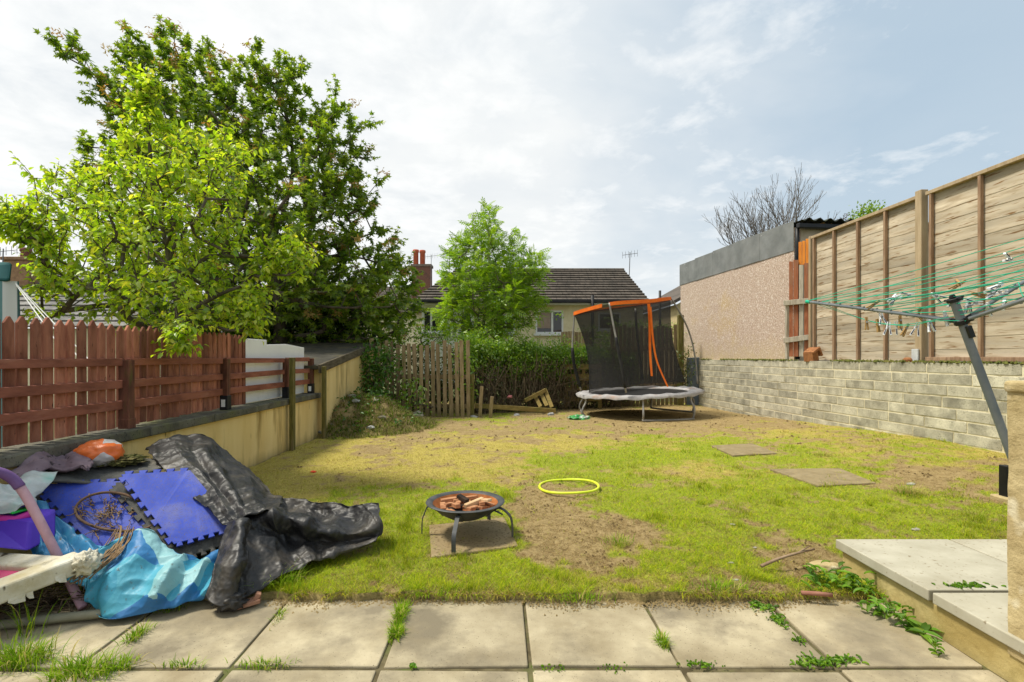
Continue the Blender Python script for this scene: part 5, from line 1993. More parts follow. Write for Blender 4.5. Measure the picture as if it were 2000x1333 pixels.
def _leaflet(x, y, dx_, dy_, z):
    b = len(ASH_V)
    L = math.hypot(dx_, dy_)
    nx_, ny_ = -dy_ / L * .062, dx_ / L * .062
    ASH_V.extend([(x, y, z), (x + dx_ * .45 + nx_, y + dy_ * .45 + ny_, z + .015), (x + dx_, y + dy_, z - .05), (x + dx_ * .45 - nx_, y + dy_ * .45 - ny_, z + .015)])
    ASH_F.extend([(b, b + 3, b + 2), (b, b + 2, b + 1)])


for k in range(5):
    yy = .22 + .17 * k
    for s_ in (-1, 1):
        _leaflet(0, yy, s_ * .26, .20, -.10 * (yy ** 2))
_leaflet(0, 1.0, 0, .32, -.12)
b_ = len(ASH_V)
ASH_V += [(-.008, 0, 0), (.008, 0, 0), (.004, 1, -.11), (-.004, 1, -.11)]
ASH_F += [(b_, b_ + 1, b_ + 2), (b_, b_ + 2, b_ + 3)]
KEY_V = [(0, 0, 0), (-.5, .1, 0), (-.9, .5, 0), (-.45, .45, 0), (.5, .1, 0), (.9, .5, 0), (.45, .45, 0)]
KEY_F = [(0, 3, 1), (1, 3, 2), (0, 4, 6), (4, 5, 6)]


def poly_targets(poly, Yc, depth, n, mind, seed, dens=None, inset=0):
    rg = np.random.default_rng(seed)
    poly = np.array(poly, float)
    lo, hi = poly.min(0), poly.max(0)
    out = []
    pl = [tuple(p) for p in poly]
    seg = [(poly[i], poly[(i + 1) % len(poly)]) for i in range(len(poly))]
    tries = 0
    while len(out) < n and tries < n * 60:
        tries += 1
        p = lo + rg.random(2) * (hi - lo)
        if not in_poly(np.array([p[0]]), np.array([p[1]]), pl)[0]:
            continue
        d = 1e9
        for a, b in seg:
            ab = b - a
            t_ = np.clip(np.dot(p - a, ab) / np.dot(ab, ab), 0, 1)
            d = min(d, np.linalg.norm(p - a - ab * t_))
        if d < inset * rg.uniform(.35, 1.1):
            continue
        dm = d / 1000 * Yc
        z = min(depth, 1.15 * dm + .10) * rg.uniform(-1, 1) if depth > 0 else 0
        q = P(p[0], p[1], Yc)
        q = np.array((q.x * (1 + z / Yc), Yc + z, H + (q.z - H) * (1 + z / Yc)))
        if dens is not None and rg.random() > dens(p[0], p[1]):
            continue
        if out:
            if np.min(np.linalg.norm(np.array(out) - q, axis=1)) < mind:
                continue
        out.append(q)
    return np.array(out)


def skeleton(starts, targets, step=.22, rtip=.004, power=.48, rmax=None, jit=.25, up=.15, seed=0, kd=.35):
    """starts: list of polylines (trunk and main limbs); every target is joined to the nearest wood"""
    rg = np.random.default_rng(seed)
    nodes, par = [], []
    for pl, attach in starts:
        pl = crom(pl, max(3, int(sum(np.linalg.norm(np.diff(np.array(pl), axis=0), axis=1)) / step) + 2))
        if attach and nodes:
            pi = int(np.argmin(np.linalg.norm(np.array(nodes) - pl[0], axis=1)))
            pl = pl[1:]
        else:
            pi = -1
        for p in pl:
            nodes.append(p)
            par.append(pi)
            pi = len(nodes) - 1
    base = nodes[0]
    order = np.argsort(np.linalg.norm(targets - base, axis=1))
    N = np.zeros((len(nodes) + 400 * len(targets) // 10 + 8000, 3))
    N[:len(nodes)] = nodes
    cnt = len(nodes)
    leaf = []
    for ti in order:
        tg = targets[ti]
        d = N[:cnt] - tg
        dist = np.linalg.norm(d, axis=1)
        cost = dist + kd * np.maximum(0, N[:cnt, 2] - tg[2]) * 2.0
        pi = int(np.argmin(cost))
        a = N[pi].copy()
        L = np.linalg.norm(tg - a)
        k = max(1, int(L / step))
        for j in range(1, k + 1):
            u = j / k
            q = a + (tg - a) * u
            q[2] += -up * L * u * (1 - u)
            if j < k:
                q += rg.normal(size=3) * jit * step * .35
            if cnt >= len(N):
                N = np.concatenate([N, np.zeros_like(N)])
            N[cnt] = q
            par.append(pi)
            pi = cnt
            cnt += 1
        leaf.append(pi)
    N = N[:cnt]
    par = np.array(par)
    w = np.zeros(cnt)
    w[leaf] = 1
    for i in range(cnt - 1, -1, -1):
        if par[i] >= 0:
            w[par[i]] += w[i]
    rad = rtip * np.maximum(w, 1) ** power
    if rmax:
        rad = np.minimum(rad, rmax)
    return N, par, rad, leaf


def wood_mesh(name, N, par, rad, mat, parent, n=6, rmin=0):
    i = np.where((par >= 0) & (rad >= rmin))[0]
    a, b = N[par[i]], N[i]
    ra, rb = np.minimum(rad[par[i]], rad[i] * 1.6), rad[i]
    d = norm(b - a)
    ref = np.where(np.abs(d[:, 2:3]) > .9, np.array([[1., 0, 0]]), np.array([[0, 0, 1.]]))
    u = norm(np.cross(d, ref))
    v = np.cross(d, u)
    V = np.zeros((len(i), 2 * n, 3))
    for k in range(n):
        c, s = math.cos(2 * math.pi * k / n), math.sin(2 * math.pi * k / n)
        V[:, k] = a + (u * c + v * s) * ra[:, None]
        V[:, n + k] = b + d * (rb * .3)[:, None] + (u * c + v * s) * rb[:, None]
    f = np.array([(k, (k + 1) % n, n + (k + 1) % n, n + k) for k in range(n)])
    F = f[None] + (np.arange(len(i)) * 2 * n)[:, None, None]
    return np_mesh(name, V.reshape(-1, 3), F.reshape(-1, 4), mat, parent, smooth=True)


def leaf_cloud(targets, center, per, rad, size, droop, rg, outw=.7, flat=.5, twig=.0, upw=0):
    n = len(targets)
    k = np.repeat(np.arange(n), per)
    m = len(k)
    od = norm(targets - center)
    tw = norm(od + rg.normal(size=(n, 3)) * .5 + np.array([0, 0, upw]))
    pos = targets[k] + rg.normal(size=(m, 3)) * rad * np.array([1, 1, .75]) + tw[k] * (rg.random(m) * twig)[:, None]
    ax = norm(od[k] * outw + rg.normal(size=(m, 3)) * .75 + np.array([0, 0, -droop]))
    nr = norm(np.array([0, 0, flat]) + rg.normal(size=(m, 3)) * .55 + od[k] * .35)
    s = size * (.65 + .6 * rg.random(m))
    return pos, ax, nr, s


def foliage(name, tv, tf, pos, ax, nr, s, mat, parent, tone=None):
    V, F = scatter(tv, tf, pos, ax, nr, s)
    if tone is None:
        tone = np.repeat((.75 + .5 * fbm(pos[:, 0] * 2.5, pos[:, 2] * 2.5 + pos[:, 1], 91))[:, None], 3, 1)
    return np_mesh(name, V, F, mat, parent, col=np.repeat(tone, len(tv), 0))


def shoots(targets, center, ns, L, per, size, droop, rg, up=.5, outw=.6, wob=.5, wr=.004, young=(1.25, 1.12, 1.0)):
    """leafy shoots growing from each target: leaves alternate along a curved twig; returns leaves, tones and the twigs"""
    T0 = np.repeat(targets, ns, 0)
    n = len(T0)
    d = norm(norm(T0 - center) * outw + np.array([0, 0, up]) + rg.normal(size=(n, 3)) * wob)
    l = L * rg.uniform(.5, 1.25, n)
    sag = np.array([0, 0, -1.]) * (droop * .22)
    at = lambda u: T0 + d * (l * u)[:, None] + sag * (l * u * u)[:, None]
    tone0 = rg.uniform(.68, 1.22, n)
    P_, A_, N_, S_, C_ = [], [], [], [], []
    side = norm(np.cross(d, np.array([.13, .2, 1.])))
    for k in range(per):
        u = (k + .6) / per
        sg = 1 if k % 2 else -1
        p = at(np.full(n, u)) + rg.normal(size=(n, 3)) * size * .12
        a = norm(d * .55 + side * sg * rg.uniform(.4, 1.1, n)[:, None] + rg.normal(size=(n, 3)) * .45 + np.array([0, 0, -droop]))
        P_.append(p)
        A_.append(a)
        N_.append(norm(np.array([0, 0, .9]) + rg.normal(size=(n, 3)) * .45))
        S_.append(size * (1.05 - .35 * u) * rg.uniform(.75, 1.2, n))
        yg = (1 + (np.array(young) - 1) * (u ** 2))[None]
        C_.append(tone0[:, None] * yg)
    tw = []
    for u0, u1, r0, r1 in ((0, .5, wr, wr * .75), (.5, 1., wr * .75, wr * .4)):
        tw.append((at(np.full(n, u0)), at(np.full(n, u1)), r0, r1))
    return np.concatenate(P_), np.concatenate(A_), np.concatenate(N_), np.concatenate(S_), np.concatenate(C_), tw


def add_twigs(N, par, rad, tw):
    for a, b, r0, r1 in tw:
        i0 = len(N)
        N = np.concatenate([N, a, b])
        par = np.concatenate([par, np.full(len(a), -1), i0 + np.arange(len(a))])
        rad = np.concatenate([rad, np.full(len(a), r0), np.full(len(a), r1)])
    return N, par, rad


M_BARK = pm('grey brown bark', (.07, .055, .04), (.14, .115, .085), 9, .95, .5, 40, c3=(.12, .12, .06), s3=4)
M_BARKG = pm('greenish ash bark', (.11, .10, .06), (.20, .185, .12), 9, .95, .4, 40)

# ---- pear tree by the red fence
M_PEARL = leaf_mat('pear leaf', [(.19, .35, .018), (.32, .49, .022), (.43, .57, .03), (.24, .40, .022), (.52, .61, .045), (.37, .53, .026), (.60, .57, .08)], .54, .05, 1.4)
rg = np.random.default_rng(3)
pear = thing('pear_tree', 'bright yellow green pear tree leaning over the red picket fence', 'tree', (-3.3, 5.0, 0))
poly = [(10, 418), (40, 352), (62, 300), (85, 288), (112, 300), (150, 330), (185, 320), (205, 268), (240, 232), (262, 180), (278, 118), (292, 110), (306, 175), (318, 225), (345, 246), (372, 250), (405, 262), (440, 238), (470, 246), (498, 280), (506, 305), (492, 345), (488, 400), (494, 455),
        (478, 500), (470, 560), (492, 600), (488, 640), (455, 655), (400, 668), (330, 672), (240, 650), (150, 640), (90, 640), (40, 600), (38, 545), (60, 520), (48, 470), (15, 455)]
tg = poly_targets(poly, 5.0, .7, 370, .122, 5, None, 30)
arm = poly_targets([(480, 500), (520, 485), (560, 470), (578, 480), (598, 520), (580, 535), (540, 548), (490, 545)], 4.9, .12, 34, .07, 6)
armL = poly_targets([(0, 405), (60, 415), (70, 440), (110, 470), (95, 500), (40, 475), (0, 455)], 4.7, .2, 40, .08, 7)
spire = poly_targets([(270, 162), (300, 162), (306, 250), (258, 250)], 5.0, .06, 26, .06, 10)
dip = poly_targets([(335, 640), (372, 648), (372, 678), (355, 690), (335, 676)], 4.30, .05, 13, .05, 8)
low = poly_targets([(470, 560), (498, 575), (500, 640), (470, 650)], 4.8, .2, 22, .07, 9)
T_ = np.concatenate([tg, arm, armL, dip, low, spire])
q = lambda *a: [tuple(P(*p)) for p in a]
starts = [([(-3.25, 5.05, -.1)] + q((352, 640, 5.05), (338, 540, 5.0), (333, 520, 5.0), (318, 450, 5.0), (300, 380, 5.0), (290, 250, 5.0), (284, 150, 5.0)), False),
          (q((333, 525, 5.0), (285, 500, 4.95), (235, 475, 4.9), (190, 450, 4.8), (120, 415, 4.75), (20, 410, 4.65)), True),
          (q((340, 560, 5.0), (400, 505, 5.0), (470, 502, 4.95), (540, 505, 4.9)), True),
          (q((330, 500, 5.0), (390, 400, 5.1), (440, 300, 5.1)), True),
          (q((235, 475, 4.9), (200, 400, 4.8), (120, 330, 4.8)), True),
          (q((350, 620, 5.0), (420, 580, 4.9), (470, 560, 4.85)), True),
          (q((345, 600, 5.0), (350, 630, 4.6), (355, 650, 4.32)), True)]
N, par, rad, lf = skeleton(starts, T_, .16, .0035, .46, .055, seed=2)
pos, ax, nr, s, tone, tw = shoots(T_, np.array(P(330, 560, 5.0)), 3, .22, 8, .080, .8, rg, .75, .5, .55, .0035)
N, par, rad = add_twigs(N, par, rad, tw)
wood_mesh('trunk', N, par, rad, M_BARK, pear, 5)
foliage('crown', PEAR_V, PEAR_F, pos, ax, nr, s, M_PEARL, pear, tone)

# ---- big sycamore behind the shed
M_SYCL = leaf_mat('sycamore leaf', [(.095, .195, .02), (.145, .255, .022), (.235, .35, .028), (.18, .295, .024), (.30, .41, .03), (.115, .22, .022)], .48, .06, 1.4)
M_KEYS = leaf_mat('sycamore keys', [(.38, .19, .06), (.46, .24, .075), (.34, .23, .06), (.42, .29, .08)], .4, .03, 1.2)
rg = np.random.default_rng(4)
syc = thing('sycamore_tree', 'tall dark green sycamore with reddish seed bunches behind the shed', 'tree', (-4.9, 11.3, 0))
poly = [(105, 95), (135, 80), (185, 118), (205, 165), (225, 130), (235, 60), (268, 62), (300, 95), (322, 45), (355, 62), (385, 95), (412, 68), (418, 110), (435, 120), (470, 128), (502, 88), (520, 130), (545, 108), (572, 130), (610, 150), (600, 195), (585, 220), (625, 205), (655, 180), (672, 205), (690, 235), (715, 222), (722, 250), (695, 270),
        (728, 285), (722, 310), (700, 318), (720, 345), (752, 335), (738, 362), (712, 372), (730, 395), (745, 410), (725, 430), (745, 455), (775, 475), (800, 510), (815, 545), (808, 580), (815, 610), (790, 640), (770, 655), (740, 668), (600, 680), (480, 690), (300, 690), (240, 640), (180, 500), (170, 420), (150, 290), (175, 265), (215, 275), (205, 220), (165, 200), (195, 190), (215, 200), (180, 160), (140, 125)]
tg = poly_targets(poly, 11.3, 2.0, 1180, .225, 15, lambda a, b: 1.0 if (a > 420 or b < 330) else .5, 3)
back = poly_targets([(440, 480), (790, 540), (800, 640), (740, 675), (470, 690), (300, 690), (300, 560)], 12.4, 1.3, 300, .3, 16)
T_ = np.concatenate([tg, back])
starts = [([(-4.9, 11.3, -.2)] + q((545, 600, 11.3), (530, 480, 11.3), (500, 380, 11.3), (440, 270, 11.3), (380, 170, 11.3), (340, 90, 11.3)), False),
          (q((530, 480, 11.3), (570, 350, 11.4), (560, 230, 11.3), (510, 130, 11.3)), True),
          (q((535, 500, 11.3), (620, 400, 11.0), (680, 280, 11.0)), True),
          (q((545, 560, 11.3), (650, 500, 11.0), (760, 520, 11.1)), True),
          (q((500, 390, 11.3), (350, 280, 11.5), (200, 160, 11.5), (130, 100, 11.5)), True),
          (q((515, 430, 11.3), (350, 350, 11.2), (200, 290, 11.2)), True),
          (q((545, 580, 11.3), (640, 600, 10.4), (760, 600, 10.6)), True)]
N, par, rad, lf = skeleton(starts, T_, .3, .007, .46, .20, seed=3)
pos, ax, nr, s, tone, tw = shoots(T_, np.array((-4.9, 11.3, 2.6)), 3, .38, 10, .125, .45, rg, .35, .9, .5, .006, (1.35, 1.15, 1.))
N, par, rad = add_twigs(N, par, rad, tw)
wood_mesh('trunk', N, par, rad, M_BARK, syc, 5)
foliage('crown', SYC_V, SYC_F, pos, ax, nr, s, M_SYCL, syc, tone)
kp = T_[rg.random(len(T_)) < .22]
kp = kp + norm(kp - np.array((-4.9, 11.9, 2.6))) * rg.uniform(.15, .42, (len(kp), 1)) + np.array([0, -.08, -.04])
pos, ax, nr, s = leaf_cloud(kp, np.array((-4.9, 11.3, 3.2)), 16, .06, .075, 1.2, rg, .3, .2)
foliage('seed_bunches', KEY_V, KEY_F, pos, ax, nr, s, M_KEYS, syc)

# dark shrubbery under the sycamore
rg = np.random.default_rng(14)
shr = thing('laurel_shrub', 'dark evergreen shrub filling the shade under the sycamore behind the white panel', 'shrub', (-5.5, 9.8 + 2.4, 0))
T_ = poly_targets([(440, 560), (560, 575), (700, 600), (735, 668), (640, 690), (440, 690)], 12.2, 1.0, 170, .2, 18)
N, par, rad, lf = skeleton([([(-5.5, 12.2, -.1), (-5.4, 12.2, .5), (-5.2, 12.2, 1.2)], False)], T_, .25, .006, .45, .06, seed=8)
wood_mesh('stems', N, par, rad, M_BARK, shr, 5)
pos, ax, nr, s = leaf_cloud(T_, np.array((-5.2, 12.4, .9)), 28, .2, .15, .3, rg)
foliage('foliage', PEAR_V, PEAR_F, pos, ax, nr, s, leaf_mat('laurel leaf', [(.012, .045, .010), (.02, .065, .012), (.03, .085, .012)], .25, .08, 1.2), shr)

# ---- young ash
M_ASHL = leaf_mat('ash leaf', [(.14, .28, .016), (.21, .37, .02), (.29, .45, .024), (.17, .32, .018), (.37, .50, .03)], .5, .05, 1.35)
rg = np.random.default_rng(5)
ash = thing('ash_tree', 'young bright green ash tree in front of the bungalow', 'tree', (-.45, 13.0, 0))
poly = [(892, 455), (915, 448), (925, 415), (955, 408), (985, 420), (990, 440), (1010, 455), (1012, 480), (1030, 482), (1042, 488), (1070, 495), (1072, 515), (1062, 540), (1070, 575), (1058, 590), (1060, 610), (1048, 640), (1010, 655), (975, 680), (930, 670), (895, 662), (850, 635), (835, 615), (862, 600), (872, 570), (858, 545), (862, 520), (858, 490), (876, 480)]
tg = poly_targets(poly, 13.0, 1.0, 260, .22, 25, None, 16)
starts = [([(-.55, 13.0, -.2), tuple(P(940, 680, 13)), tuple(P(948, 600, 13)), tuple(P(955, 520, 13)), tuple(P(955, 430, 13))], False),
          (q((944, 640, 13), (985, 610, 12.9), (1020, 560, 12.9), (1050, 510, 13)), True), (q((946, 620, 13), (910, 560, 13.1), (885, 490, 13)), True), (q((942, 660, 13), (975, 640, 13), (1010, 640, 12.9)), True), (q((942, 665, 13), (900, 630, 12.8), (850, 620, 12.8)), True)]
N, par, rad, lf = skeleton(starts, tg, .25, .006, .44, .085, seed=4)
pos, ax, nr, s, tone, tw = shoots(tg, np.array(P(950, 640, 13)), 2, .24, 5, .29, .22, rg, .6, .9, .6, .005)
N, par, rad = add_twigs(N, par, rad, tw)
wood_mesh('trunk', N, par, rad, M_BARKG, ash, 5)
foliage('crown', ASH_V, ASH_F, pos, ax, nr, s, M_ASHL, ash, tone)

# ---- leafless tree behind the garage
rg = np.random.default_rng(6)
bare = thing('bare_tree', 'leafless grey tree rising behind the garage roof', 'tree', (12.9, 25, 0))
poly = [(1392, 480), (1405, 440), (1425, 405), (1445, 365), (1470, 338), (1492, 330), (1518, 322), (1545, 318), (1575, 330), (1600, 340), (1612, 355), (1600, 385), (1618, 400), (1605, 425), (1640, 428), (1600, 450), (1560, 500), (1400, 500)]
bn_, bp_, br_ = [np.array((13.25, 25., -.2)), np.array((13.25, 25., 2.5)), np.array((13.2, 25., 4.7))], [-1, 0, 1], [.16, .15, .13]


def limb(p, pi, d, L, r, depth):
    k = 4
    dd = d.copy()
    for j in range(k):
        dd = norm(dd + rg.normal(size=3) * .07 + np.array([0, 0, .085]))
        p = p + dd * L / k
        bn_.append(p)
        bp_.append(pi)
        br_.append(max(.0062, r * (1 - .45 * (j + 1) / k)))
        pi = len(bn_) - 1
        if depth > 0 and j in (1, 2) and rg.random() < .85:
            sd_ = norm(np.cross(dd, rg.normal(size=3)))
            limb(p, pi, norm(dd + sd_ * rg.uniform(.45, .8)), L * rg.uniform(.5, .7), r * .5, depth - 1)
    if depth > 0:
        for _ in range(2):
            sd_ = norm(np.cross(dd, rg.normal(size=3)))
            limb(p, pi, norm(dd + sd_ * rg.uniform(.2, .45)), L * rg.uniform(.62, .8), r * .55, depth - 1)


for dx_, dy_, dz_, L_ in ((-.05, .1, 1, 2.1), (.25, -.2, 1, 2.0), (-.42, .2, .95, 2.0), (.55, .25, .9, 1.95), (-.95, -.2, .65, 1.95), (.95, -.15, .62, 1.75), (.05, .7, .9, 1.8), (-.2, -.7, .8, 1.8)):
    limb(np.array((13.2, 25., 4.7)) - np.array((0, 0, rg.uniform(0, .7))), 2, norm(np.array((dx_, dy_, dz_))), L_ * .98, .07, 4)
N, par, rad = np.array(bn_), np.array(bp_), np.array(br_)
wood_mesh('trunk', N, par, rad, pm('grey twigs', (.13, .115, .10), (.20, .18, .155), 9, .95, .2), bare, 5)

# ---- green tree top behind the fence
rg = np.random.default_rng(9)
tt_ = thing('garden_tree', 'green tree top just showing over the lap board fence', 'tree', (14.4, 20, 0))
T_ = poly_targets([(1676, 430), (1680, 416), (1692, 409), (1704, 406), (1709, 415), (1716, 440), (1690, 470), (1672, 460)], 20, .5, 46, .14, 45)
T_ = np.concatenate([T_, T_[:30] + np.array([0, 0, -.8])])
N, par, rad, lf = skeleton([([(14.2, 20, -.2), (14.2, 20, 3), (14.2, 20, 6.2)], False)], T_, .3, .008, .45, .1, seed=6)
wood_mesh('trunk', N, par, rad, M_BARK, tt_, 5)
pos, ax, nr, s = leaf_cloud(T_, np.array((14.2, 20, 5.5)), 30, .2, .16, .3, rg)
foliage('crown', PEAR_V, PEAR_F, pos, ax, nr, s * .8, M_SYCL, tt_)
T_ = poly_targets([(1632, 432), (1650, 414), (1672, 420), (1660, 440)], 22, .5, 40, .12, 46)
N, par, rad, lf = skeleton([([(14.9, 22, -.2), (14.9, 22, 4), (14.9, 22, 6.2)], False)], T_, .3, .007, .45, .1, seed=7)
tz_ = thing('bare_shrub', 'thin leafless twigs showing between the garage roof and the fence', 'tree', (14.9, 22, 0))
wood_mesh('trunk', N, par, rad, bpy.data.materials['grey twigs'], tz_, 5)

# ================================================================ hedge
M_PRIV = leaf_mat('privet leaf', [(.09, .20, .014), (.15, .29, .018), (.24, .39, .024), (.32, .45, .035), (.12, .24, .014)], .46, .06, 1.35)
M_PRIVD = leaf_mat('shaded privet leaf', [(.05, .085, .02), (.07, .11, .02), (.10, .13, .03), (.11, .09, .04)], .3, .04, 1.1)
M_TWIG = pm('hedge twigs', (.085, .062, .035), (.20, .155, .10), 12, .95, .3)
rg = np.random.default_rng(12)
hg = thing('privet_hedge', 'overgrown privet hedge, leafy on top with bare tangled stems below', 'hedge', (1.0, 12.6, 0))
nT = 1500
hx = rg.uniform(-.85, 3.4, nT)
hy = rg.uniform(0, 1, nT)
hyy = 11.25 + .42 * (hx + .85) + hy * 1.0
top = 1.46 + .26 * fbm(hx * 1.3, hyy * 1.3, 71, 3) - .10 * hx
hz = top - .75 * rg.random(nT) ** 1.3 + .28 * np.maximum(0, rg.normal(size=nT)) ** 2 * (rg.random(nT) < .25) - .22 * (fbm(hx * 3.1, hyy * 3.1, 73, 2) - .4)
T_ = np.stack([hx, hyy, hz], -1)
pos, ax, nr, s = leaf_cloud(T_, np.array((1., 13.4, .6)), 20, .09, .068, .1, rg, .6, .8, .08, .6)
foliage('foliage', PEAR_V, PEAR_F, pos, ax, nr, s, M_PRIV, hg)
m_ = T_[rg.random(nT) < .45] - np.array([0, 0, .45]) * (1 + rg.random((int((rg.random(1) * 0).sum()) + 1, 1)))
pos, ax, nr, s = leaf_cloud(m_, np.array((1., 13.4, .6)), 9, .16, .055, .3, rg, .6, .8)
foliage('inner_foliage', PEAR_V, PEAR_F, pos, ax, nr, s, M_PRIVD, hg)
mb = MB()
for k in range(900):
    x = rg.uniform(-.9, 3.3)
    yy = 11.15 + .42 * (x + .85) + rg.uniform(0, 1.0)
    a = np.array((x, yy, rg.uniform(-.05, .15)))
    b = a + np.array((rg.normal() * .25, rg.normal() * .15, rg.uniform(.5, 1.25)))
    c = (a + b) / 2 + rg.normal(size=3) * .08
    mb.tube([Vector(v) for v in crom([a, c, b], 6)], [float(rg.uniform(.004, .014))] * 6, 4, cap=False)
for k in range(700):
    x = rg.uniform(-.9, 3.2)
    yy = 11.05 + .42 * (x + .85) + rg.uniform(0, .7)
    a = np.array((x, yy, rg.uniform(.1, .95)))
    b = a + rg.normal(size=3) * np.array((.28, .15, .22))
    c = (a + b) / 2 + rg.normal(size=3) * .06
    mb.tube([Vector(v) for v in crom([a, c, b], 5)], [float(rg.uniform(.003, .006))] * 5, 4, cap=False)
mb.build('stems', M_TWIG, hg)


def leafy_mass(name, label, cat, base, targets, per, size, mat, wood=M_BARK, rad=.1, kind=None, group=None):
    t_ = thing(name, label, cat, base, group)
    cen = targets.mean(0)
    N, par, rd, lf = skeleton([([tuple(base), tuple(np.array(base) * .5 + cen * .5), tuple(cen)], False)], targets, .2, .004, .45, .03, seed=5)
    wood_mesh('stems', N, par, rd, wood, t_, 5)
    pos, ax, nr, s = leaf_cloud(targets, cen, per, rad, size, .2, rg, .8, .8)
    foliage('foliage', PEAR_V, PEAR_F, pos, ax, nr, s, mat, t_)
    return t_


leafy_mass('bramble', 'bramble climbing the left end of the old paling fence beside the ochre shed', 'bush', (-2.55, 10.1, 0),
           poly_targets([(706, 690), (735, 680), (768, 695), (770, 722), (745, 735), (752, 775), (700, 782), (696, 740)], 10.1, .3, 90, .1, 55), 16, .085, leaf_mat('bramble leaf', [(.04, .12, .012), (.07, .18, .014), (.11, .24, .018), (.06, .15, .012)], .4, .05, 1.3))
leafy_mass('ivy', 'leafy creeper over the top of the old paling fence', 'creeper', (-1.3, 10.75, .2),
           np.concatenate([poly_targets([(735, 655), (860, 640), (930, 660), (925, 690), (820, 690), (735, 685)], 11.0, .2, 80, .1, 56), poly_targets([(880, 690), (925, 690), (925, 770), (895, 740)], 10.7, .15, 18, .1, 57), poly_targets([(780, 740), (830, 750), (830, 800), (790, 790)], 10.35, .06, 14, .1, 58)]), 13, .08, M_PRIV)
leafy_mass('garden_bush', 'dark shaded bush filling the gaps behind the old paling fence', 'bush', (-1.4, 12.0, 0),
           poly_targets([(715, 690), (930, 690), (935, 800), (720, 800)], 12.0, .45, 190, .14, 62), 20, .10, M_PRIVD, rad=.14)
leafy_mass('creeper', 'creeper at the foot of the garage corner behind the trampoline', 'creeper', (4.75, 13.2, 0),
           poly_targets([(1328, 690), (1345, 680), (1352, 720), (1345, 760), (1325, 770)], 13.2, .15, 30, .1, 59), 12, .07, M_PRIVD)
leafy_mass('garden_bush', 'sunlit bush over the board fence behind the trampoline net', 'bush', (3.2, 14.6, 0),
           poly_targets([(1165, 660), (1200, 640), (1240, 628), (1290, 632), (1325, 640), (1330, 680), (1200, 690)], 14.4, .4, 110, .14, 60), 18, .08, M_PRIV)

# ================================================================ mound of garden waste by the shed
mc = (-2.1, 8.85)
nx_, ny_ = 90, 80
gx, gy = np.meshgrid(np.linspace(-2.74, -1.0, nx_), np.linspace(7.5, 10.25, ny_))
rr_ = np.sqrt(np.clip((gx + 2.55) / 1.25, -1, 9) ** 2 + ((gy - 9.0) / 1.25) ** 2)
hz = .50 * ss(1.15 - rr_) * (.75 + .5 * fbm(gx * 3, gy * 3, 81)) + .09 * (fbm(gx * 9, gy * 9, 82) - .5) * (rr_ < 1.15)
zz = G(gx, gy) - .02 + hz
idx = np.arange(nx_ * ny_).reshape(ny_, nx_)
F = np.stack([idx[:-1, :-1], idx[:-1, 1:], idx[1:, 1:], idx[1:, :-1]], -1).reshape(-1, 4)
mound = np_mesh('garden_waste', np.stack([gx, gy, zz], -1).reshape(-1, 3), F, M_EARTH, smooth=True)
tag(mound, 'mound of soil and cut weeds beside the ochre shed wall', 'garden waste', kind='stuff')


def mound_z(x, y):
    r = np.sqrt(np.clip((x + 2.55) / 1.25, -1, 9) ** 2 + ((y - 9.0) / 1.25) ** 2)
    return G(x, y) - .02 + .50 * ss(1.15 - r) * (.75 + .5 * fbm(x * 3, y * 3, 81))


n = 11000
x = rg.uniform(-2.72, -1.1, n)
y = rg.uniform(7.4, 10.2, n)
r_ = np.sqrt(((x + 2.55) / 1.35) ** 2 + ((y - 9.0) / 1.4) ** 2)
k = (r_ < 1.05) & (fbm(x * 4, y * 4, 83) > .36)
x, y = x[k], y[k]
n = len(x)
a = rg.uniform(0, 2 * math.pi, n)
base = np.stack([x, y, mound_z(x, y)], -1)
V, F = strips(base, np.stack([np.cos(a), np.sin(a)], -1), rg.uniform(.05, .17, n), rg.uniform(.006, .014, n), rg.uniform(.8, 2.2, n), 3)
cw = np.array([(.17, .23, .03), (.24, .27, .05), (.30, .25, .10), (.13, .18, .025), (.36, .28, .16)])[rg.integers(0, 5, n)] * rg.uniform(.7, 1.2, n)[:, None]
tag(np_mesh('cut_weeds', V, F, M_GRASS, col=np.repeat(cw, 8, 0)), 'cut weeds and dead grass strewn over the waste mound', 'weeds', kind='stuff')
n = 1100
x = rg.uniform(-2.72, -1.2, n)
y = rg.uniform(7.6, 10.1, n)
k = (np.sqrt(((x + 2.55) / 1.2) ** 2 + ((y - 9.0) / 1.25) ** 2) < 1.0) & (fbm(x * 2.6, y * 2.6, 84) > .5)
x, y = x[k], y[k]
pos = np.stack([x, y, mound_z(x, y) + rg.uniform(0, .16, len(x))], -1)
ax = norm(rg.normal(size=(len(x), 3)) * np.array([1, 1, .4]))
nr = norm(rg.normal(size=(len(x), 3)) * .5 + np.array([0, 0, 1.]))
V, F = scatter(PEAR_V, PEAR_F, pos, ax, nr, rg.uniform(.04, .085, len(x)))
tag(np_mesh('leafy_weeds', V, F, bpy.data.materials['bramble leaf'], col=np.ones((len(V), 3)) * .9), 'low leafy weeds sprouting over the waste mound', 'weeds', kind='stuff')
M_CONC = pm('broken concrete', (.22, .20, .15), (.36, .33, .26), 6, .95, .6, 30, c3=(.15, .15, .08), s3=4, bdist=.01)
M_LITT = pm('crumpled pale plastic', (.26, .26, .26), (.45, .45, .45), 12, .5, .4, 40, c3=(.25, .25, .24), s3=6)
